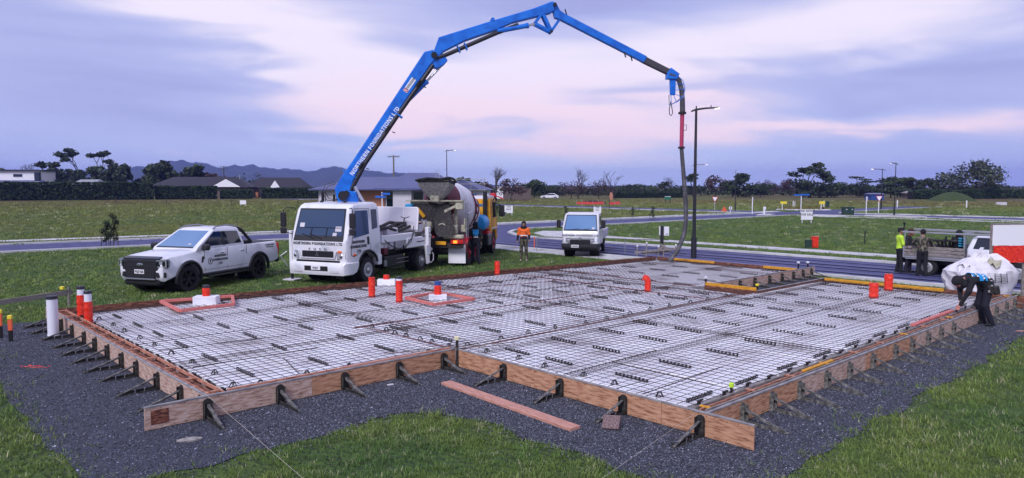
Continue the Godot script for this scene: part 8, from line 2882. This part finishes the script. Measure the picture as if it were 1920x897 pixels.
func hand_bones(wrist: Vector3, d: Vector3, s: Vector3, curl: float, skin: Color, sc := 1.0) -> Array:
	# d along the hand, s towards the thumb; fingers bend towards n
	d = d.normalized(); s = (s - d * s.dot(d)).normalized()
	var n := s.cross(d)
	var o := []
	var palm := wrist + d * .085 * sc
	for i in 4: o.append([wrist + s * (.012 - .008 * i) * sc, palm + s * (.030 - .020 * i) * sc, .019 * sc, .013 * sc, skin])
	var ln := [.072, .080, .075, .058]
	for i in 4:
		var p := palm + s * (.031 - .0205 * i) * sc
		var dir := (d + s * (.10 - .07 * i)).normalized()
		var a := curl * (.7 + .12 * i)
		for j in 3:
			var e := (dir * cos(a * (j + .6)) + n * sin(a * (j + .6))).normalized()
			var q: Vector3 = p + e * ln[i] * [.45, .32, .23][j] * sc
			o.append([p, q, (.0095 - .0012 * j) * sc, (.0085 - .0012 * j) * sc, skin])
			p = q
	var tp := wrist + (d * .030 + s * .030) * sc
	var t1 := tp + (d * .7 + s * .6 + n * .35).normalized() * .040 * sc
	var t2 := t1 + (d * .9 + s * .15 + n * .5).normalized() * .030 * sc
	o.append([wrist + d * .02 * sc, tp, .016 * sc, .015 * sc, skin]); o.append([tp, t1, .013 * sc, .011 * sc, skin]); o.append([t1, t2, .0105 * sc, .0085 * sc, skin])
	return o

func head_bones(c: Vector3, b: Basis, skin: Color, hair: Color, sc := 1.0) -> Array:
	var dark := Color(.02, .015, .012); var lip := Color(skin.r * .8, skin.g * .5, skin.b * .5)
	var L := [[[0, .035, -.025], [0, .03, .012], .088, .086, skin], [[0, -.02, .01], [0, -.06, .040], .068, .042, skin], [[0, -.085, .055], [0, -.088, .058], .026, .024, skin],
		[[0, .008, .088], [0, -.026, .108], .012, .018, skin], [[-.04, .022, .080], [.04, .022, .080], .014, .014, skin], [[-.085, -.008, -.01], [-.09, .015, -.018], .016, .018, skin], [[.085, -.008, -.01], [.09, .015, -.018], .016, .018, skin],
		[[-.033, .002, .084], [-.033, .002, .085], .0125, .0125, dark], [[.033, .002, .084], [.033, .002, .085], .0125, .0125, dark], [[-.022, -.058, .080], [.022, -.058, .080], .0105, .0105, lip], [[-.05, -.03, .05], [-.05, -.03, .05], .03, .03, skin], [[.05, -.03, .05], [.05, -.03, .05], .03, .03, skin]]
	if hair.a > 0: L.append([[0, .055, -.04], [0, .06, -.01], .092, .090, hair])
	var o := []
	for q in L: o.append([c + b * V(q[0][0], q[0][1], q[0][2]) * sc, c + b * V(q[1][0], q[1][1], q[1][2]) * sc, q[2] * sc, q[3] * sc, q[4]])
	return o

func standing(sc := 1.0, stride := 0.0) -> Dictionary:
	# joints of an upright person facing local +z; the right side is -x
	var J := {"pelvis": V(0, .96, 0), "belly": V(0, 1.14, .01), "chest": V(0, 1.33, 0), "neck": V(0, 1.50, -.01), "head": V(0, 1.635, .02),
		"hip_l": V(.095, .92, 0), "hip_r": V(-.095, .92, 0), "knee_l": V(.11, .50, .02 + stride * .5), "knee_r": V(-.11, .50, .02 - stride * .3), "ankle_l": V(.13, .085, -.02 + stride), "ankle_r": V(-.13, .085, -.02 - stride),
		"sh_l": V(.185, 1.43, -.01), "sh_r": V(-.185, 1.43, -.01), "el_l": V(.255, 1.16, -.02), "el_r": V(-.255, 1.16, -.02), "wr_l": V(.265, .92, .06), "wr_r": V(-.265, .92, .06)}
	for k in J: J[k] *= sc
	return J

func person(label: String, at: Vector3, turn: float, J: Dictionary, sc: float, look: Dictionary, hd := Basis.IDENTITY) -> Node3D:
	var t := thing("person", label, "person", at, turn)
	var skin: Color = look.skin
	var up: Vector3 = (J.chest - J.pelvis).normalized()
	var body := MB.new(); body.tinted = true
	var b := []
	var side: Vector3 = (J.sh_l - J.sh_r).normalized()
	b.append([J.pelvis, J.belly, .105 * sc, .10 * sc, skin]); b.append([J.belly, J.chest, .10 * sc, .115 * sc, skin]); b.append([J.chest, J.neck, .10 * sc, .055 * sc, skin]); b.append([J.neck - (J.neck - J.chest).normalized() * .02, J.head, .052 * sc, .055 * sc, skin])
	for s in ["l", "r"]:
		b.append([J["hip_" + s], J["knee_" + s], .078 * sc, .052 * sc, skin]); b.append([J["knee_" + s], J["ankle_" + s], .050 * sc, .036 * sc, skin])
		b.append([J.chest + (J["sh_" + s] - J.chest) * .5, J["sh_" + s], .07 * sc, .055 * sc, skin]); b.append([J["sh_" + s], J["el_" + s], .048 * sc, .038 * sc, skin]); b.append([J["el_" + s], J["wr_" + s], .037 * sc, .027 * sc, skin])
	flesh(body, b, .030 * sc, .05 * sc)
	var h := head_bones(J.head + hd * V(0, .02, 0) * sc, hd, skin, look.get("hair", Color(0, 0, 0, 0)), sc)
	flesh(body, h, .0105 * sc, .018 * sc)
	for s in ["l", "r"]:
		var d: Vector3 = J.get("hd_" + s, J["wr_" + s] - J["el_" + s])
		var th: Vector3 = J.get("th_" + s, V(0, 0, 1))
		flesh(body, hand_bones(J["wr_" + s], d, th if s == "l" else th, look.get("curl", .35) * (1.0 if s == "l" else -1.0), look.get("glove", skin), sc), .0075 * sc, .010 * sc)
	part("body", body.mesh(70.0) if false else body, M.skin_cloth, t)
	# trousers
	var m := MB.new(); m.tinted = true
	var tc: Color = look.trousers
	b = [[J.pelvis - side * .06 * sc, J.pelvis + side * .06 * sc, .118 * sc, .118 * sc, tc], [J.pelvis, J.pelvis.lerp(J.belly, .4), .125 * sc, .118 * sc, tc]]
	for s in ["l", "r"]:
		b.append([J["hip_" + s], J["knee_" + s], .100 * sc, .074 * sc, tc]); b.append([J["knee_" + s], J["ankle_" + s] + (J["knee_" + s] - J["ankle_" + s]) * .06, .072 * sc, .066 * sc, tc])
	flesh(m, b, .024 * sc, .045 * sc)
	if look.has("camo"): camo(m, look.camo)
	part("trousers", m, M.skin_cloth, t)
	# top
	m = MB.new(); m.tinted = true
	var oc: Color = look.top
	b = [[J.pelvis - side * .05 * sc + up * .04, J.pelvis + side * .05 * sc + up * .04, .120 * sc, .120 * sc, look.get("hem", oc)], [J.pelvis + up * .05, J.belly, .128 * sc, .122 * sc, look.get("hem", oc)],
		[J.belly - side * .04 * sc, J.chest - side * .07 * sc, .112 * sc, .115 * sc, oc], [J.belly + side * .04 * sc, J.chest + side * .07 * sc, .112 * sc, .115 * sc, oc], [J.chest, J.neck - up * .02, .120 * sc, .075 * sc, oc]]
	for s in ["l", "r"]:
		b.append([J.chest + (J["sh_" + s] - J.chest) * .5, J["sh_" + s], .095 * sc, .078 * sc, oc]); b.append([J["sh_" + s], J["el_" + s].lerp(J["sh_" + s], .15), .074 * sc, .064 * sc, oc]); b.append([J["el_" + s].lerp(J["sh_" + s], .12), J["wr_" + s].lerp(J["el_" + s], .06), .056 * sc, .045 * sc, look.get("sleeve", oc)])
	flesh(m, b, .022 * sc, .045 * sc)
	if look.has("camo_top"): camo(m, look.camo_top)
	part(look.get("top_name", "hoodie"), m, M.skin_cloth, t)
	# boots
	for s in ["l", "r"]:
		m = MB.new(); m.tinted = true
		var f: Vector3 = J.get("toe", V(0, 0, 1))
		var a: Vector3 = J["ankle_" + s]
		var g := V(a.x, .045 * sc, a.z)
		flesh(m, [[a + V(0, .05, 0), a, .052 * sc, .05 * sc, look.boots], [g - f * .05 * sc, g + f * .08 * sc, .044 * sc, .042 * sc, look.boots], [g + f * .08 * sc, g + f * .15 * sc - V(0, .006, 0), .042 * sc, .034 * sc, look.boots]], .015 * sc, .03 * sc)
		part("boot", m, M.skin_cloth, t)
	if look.has("hood"):
		m = MB.new(); m.tinted = true
		var c: Vector3 = J.head
		flesh(m, [[c + hd * V(0, .06, -.045) * sc, c + hd * V(0, .06, -.01) * sc, .108 * sc, .108 * sc, look.hood], [c + hd * V(0, -.03, -.045) * sc, c + hd * V(0, -.03, -.02) * sc, .10 * sc, .095 * sc, look.hood], [c + hd * V(-.06, -.12, -.02) * sc, c + hd * V(.06, -.12, -.02) * sc, .082 * sc, .082 * sc, look.hood], [c + hd * V(0, -.12, .02) * sc, c + hd * V(0, -.13, .04) * sc, .07 * sc, .06 * sc, look.hood]], .018 * sc, .04 * sc)
		part("hood", m, M.skin_cloth, t)
	if look.has("cap"):
		m = MB.new(); m.tinted = true
		var c: Vector3 = J.head
		flesh(m, [[c + hd * V(0, .085, -.025) * sc, c + hd * V(0, .085, .01) * sc, .098 * sc, .096 * sc, look.cap], [c + hd * V(-.03, .075, .10) * sc, c + hd * V(.03, .075, .10) * sc, .022 * sc, .022 * sc, look.cap], [c + hd * V(0, .075, .06) * sc, c + hd * V(0, .07, .15) * sc, .05 * sc, .015 * sc, look.cap]], .014 * sc, .02 * sc)
		part("cap", m, M.skin_cloth, t)
	return t

func camo(m: MB, tones: Array):
	var n := FastNoiseLite.new(); n.frequency = 11.0; n.seed = 3
	for i in range(0, m.P.size(), 3):
		var p := (m.P[i] + m.P[i + 1] + m.P[i + 2]) / 3.0
		var v := n.get_noise_3d(p.x, p.y * .7, p.z)
		var c: Color = tones[0] if v < -.18 else (tones[1] if v < .08 else (tones[2] if v < .28 else tones[3]))
		for j in 3: m.C[i + j] = c

func people():
	var skin := Color(.36, .20, .14); var black := Color(.010, .010, .012); var navy := Color(.012, .014, .026)
	var tones := [Color(.020, .020, .014), Color(.060, .058, .036), Color(.13, .115, .078), Color(.20, .18, .14)]
	# the man in the orange top, facing the camera
	var sc := .95
	var J := standing(sc)
	J.wr_r = V(-.285, .93, .03) * sc; J.wr_l = V(.24, .97, .14) * sc
	var t := person("person in an orange high visibility top and camouflage trousers standing facing the slab", V(.50, 0, -31.3), -.05, J, sc, {"skin": skin, "trousers": tones[0], "camo": tones, "top": Color(.86, .15, .022), "hem": black, "sleeve": black, "boots": Color(.34, .28, .22), "hood": black, "top_name": "high_visibility_top"})
	var m := MB.new()
	m.lathe([[.143, 1.085], [.145, 1.09], [.145, 1.12], [.143, 1.125]], 24, Transform3D(Basis.from_scale(V(1.28, 1, .93)), V(0, 0, .004)))
	part("reflective_band", m, M.letter_white, t)
	m = MB.new(); m.bar(V(.04, 1.30, .125), V(.13, 1.16, .125), .012, .02); m.bar(V(-.14, 1.28, .118), V(-.05, 1.28, .128), .01, .008)
	part("pocket_line", m, M.black_plastic, t)
	# the man in black walking away beside the mixer
	sc = .98
	J = standing(sc, .13)
	J.wr_l = V(.29, .95, .05) * sc; J.el_r = V(-.26, 1.15, -.10) * sc; J.wr_r = V(-.25, .95, .0) * sc; J.head = V(0, 1.62, .05) * sc
	t = person("person in black with a blue print on the back walking along the mixer truck", V(-1.50, 0, -30.1), PI + .15, J, sc, {"skin": skin, "trousers": navy, "top": black, "boots": black, "hood": black})
	m = MB.new()
	for q in [[0, 1.40, .26, .05], [-.075, 1.31, .10, .12], [.075, 1.31, .10, .12], [0, 1.30, .05, .12], [0, 1.21, .20, .04], [-.05, 1.24, .03, .09], [.05, 1.24, .03, .09]]: m.box(V(q[0], q[1], -.136), V(q[2], q[3], .012), Basis.IDENTITY, .004)
	part("back_print", m, M.bright_blue, t)
	m = MB.new(); m.box(V(0, 1.115, -.137), V(.20, .025, .010)); m.box(V(-.02, 1.155, -.137), V(.12, .015, .010))
	part("back_lettering", m, M.letter_white, t)
	# three by the flatbed
	sc = .93
	J = standing(sc, -.04)
	J.el_l = V(.24, 1.14, .08) * sc; J.wr_l = V(.18, 1.08, .32) * sc; J.el_r = V(-.24, 1.14, .06) * sc; J.wr_r = V(-.16, 1.06, .30) * sc
	t = person("person in a lime yellow vest and dark cap standing at the tail of the flatbed", V(14.22, 0, -26.9), PI / 2 - .2, J, sc, {"skin": skin, "trousers": black, "top": Color(.52, .80, .05), "sleeve": black, "boots": black, "cap": black, "hair": black, "top_name": "high_visibility_vest"})
	m = MB.new(); m.tinted = false
	m.path([V(.05, 1.48, .10), V(.02, 1.70, .12), V(-.06, 1.86, .10)], .018, 6); m.path([V(.05, 1.48, .10), V(.10, 1.75, .16), V(.14, 1.90, .14)], .02, 6); m.blob(V(.0, 1.84, .12), V(.05, .06, .05), 8)
	var tl := single("hand_tool", m, M.black_metal, "dark pronged tool held up above the lime vest", "tool", t.position, t.rotation.y)
	J = standing(sc, .05)
	J.el_l = V(.30, 1.28, .14) * sc; J.wr_l = V(.28, 1.18, .36) * sc; J.el_r = V(-.30, 1.30, .14) * sc; J.wr_r = V(-.30, 1.22, .36) * sc
	t = person("person in a camouflage jacket with the back turned, reaching over the flatbed's side", V(14.52, 0, -25.95), PI * .88, J, sc, {"skin": skin, "trousers": black, "top": tones[1], "camo_top": tones, "boots": black, "cap": black, "hair": black, "top_name": "camouflage_jacket"})
	J = standing(sc, .06)
	J.el_l = V(.24, 1.16, .10) * sc; J.wr_l = V(.14, 1.12, .28) * sc; J.head = V(0, 1.60, .08) * sc
	t = person("person in a dark jacket between the lime vest and the camouflage jacket", V(14.45, 0, -26.75), .9, J, sc, {"skin": Color(.42, .16, .12), "trousers": navy, "top": Color(.022, .020, .022), "boots": black, "cap": Color(.05, .012, .012), "hair": black, "top_name": "jacket"})
	J = standing(sc)
	J.el_l = V(.25, 1.18, .10) * sc; J.wr_l = V(.20, 1.10, .30) * sc; J.head = V(.0, 1.62, .05) * sc
	t = person("person in a black hooded top with teal sleeve print at the flatbed's headboard", V(15.75, 0, -25.9), 2.0, J, sc, {"skin": skin, "trousers": black, "top": black, "boots": black, "hood": black})
	m = MB.new()
	for i in 4: m.box(V(-.255, 1.36 - .085 * i, -.06), V(.06, .055, .11), Basis(V(0, 0, 1), .2), .006); m.box(V(-.14, 1.36 - .085 * i, -.125), V(.10, .05, .04), Basis.IDENTITY, .006)
	part("sleeve_print", m, M.letter_cyan, t)
	# the worker bending over the right edge, facing left
	sc = .97
	J = {"pelvis": V(0, .93, -.02), "belly": V(0, 1.04, .14), "chest": V(0, 1.09, .36), "neck": V(0, 1.06, .54), "head": V(0, 1.00, .67), "hip_l": V(.10, .89, 0), "hip_r": V(-.10, .89, 0), "knee_l": V(.13, .48, .10), "knee_r": V(-.14, .48, .07), "ankle_l": V(.15, .085, -.06), "ankle_r": V(-.17, .085, -.10),
		"sh_l": V(.18, 1.06, .46), "sh_r": V(-.18, 1.06, .46), "el_l": V(.20, .78, .58), "el_r": V(-.18, .80, .50), "wr_l": V(.13, .50, .70), "wr_r": V(-.06, .58, .56),
		"hd_l": V(-.1, -.8, .5), "hd_r": V(.3, -.9, .3), "th_l": V(-.6, 0, .8), "th_r": V(.5, 0, .8)}
	t = person("person in black with a blue print bending over the right edge of the slab", V(10.86, 0, -16.75), -PI / 2 + .08, J, sc, {"skin": Color(.42, .18, .14), "trousers": Color(.010, .011, .020), "top": black, "boots": black, "hood": black, "curl": .6}, Basis(Vector3.RIGHT, 1.15))
	m = MB.new()
	var up := V(0, 1, -.15).normalized()
	var along := V(0, .15, 1).normalized()
	var bs := Basis(Vector3.RIGHT, up, Vector3.RIGHT.cross(up))
	# the print wraps over the back: [angle from the spine, place along it, width, length]
	var wrap := func(mb: MB, q: Array, r: float):
		var c := V(0, 1.05, 0).lerp(V(0, 1.085, .36), q[1] / .36)
		mb.box(c + V(sin(q[0]) * (r + .045), cos(q[0]) * r, 0), V(q[2], .014, q[3]), Basis(V(0, 0, 1), -q[0]) * Basis(Vector3.RIGHT, -.10), .003)
	for a in [-.5, -.1, .3, .7, 1.1, 1.4]:
		wrap.call(m, [a, .40, .075, .05], .128); wrap.call(m, [a, .24, .08, .10 if absf(a - .3) > .3 else .04], .126); wrap.call(m, [a, .12, .06, .05], .126)
	part("back_print", m, M.bright_blue, t)
	m = MB.new()
	for q in [[-.3, .33, .05, .03], [.5, .33, .06, .025], [.9, .32, .04, .04], [.2, .18, .06, .02], [.7, .17, .05, .03], [1.2, .18, .04, .04], [.4, .06, .08, .02], [1.0, .05, .06, .03], [.9, .45, .05, .02]]: wrap.call(m, q, .132)
	part("back_lettering", m, M.letter_white, t)
	var belt := thing("tool_belt", "black tool belt with pouches worn by the bending worker", "tool belt", t.position, t.rotation.y)
	m = MB.new()
	m.lathe([[.150, -.03], [.162, -.03], [.162, .03], [.150, .03]], 20, Transform3D(Basis(Vector3.RIGHT, .75) * Basis.from_scale(V(1.12, 1, 1)), V(0, .97, .0)))
	part("belt", m, M.black_plastic, belt)
	for q in [[.19, .86, .02, .11], [.17, .84, -.12, .10], [-.18, .86, 0, .10]]:
		m = MB.new(); m.box(V(q[0], q[1], q[2]), V(.09, .20, .14), Basis(Vector3.RIGHT, .3), .02)
		part("pouch", m, M.grimy_black, belt)
	m = MB.new(); m.blob(V(.235, .95, .04), V(.03, .025, .035), 8); m.box(V(.235, .82, .10), V(.02, .06, .05), Basis.IDENTITY, .01)
	part("tape_measure", m, M.chute_grey, belt)

func _ready():
	rng.seed = 2024
	materials()
	setting_light()
	ground()
	hills()
	buildings()
	grass()
	planting()
	formwork()
	pods()
	mesh_sheets()
	spacers()
	pipes()
	foreground()
	ute()
	pump_truck()
	mixer_truck()
	small_truck()
	flatbed()
	tractor()
	far_car()
	street()
	people()
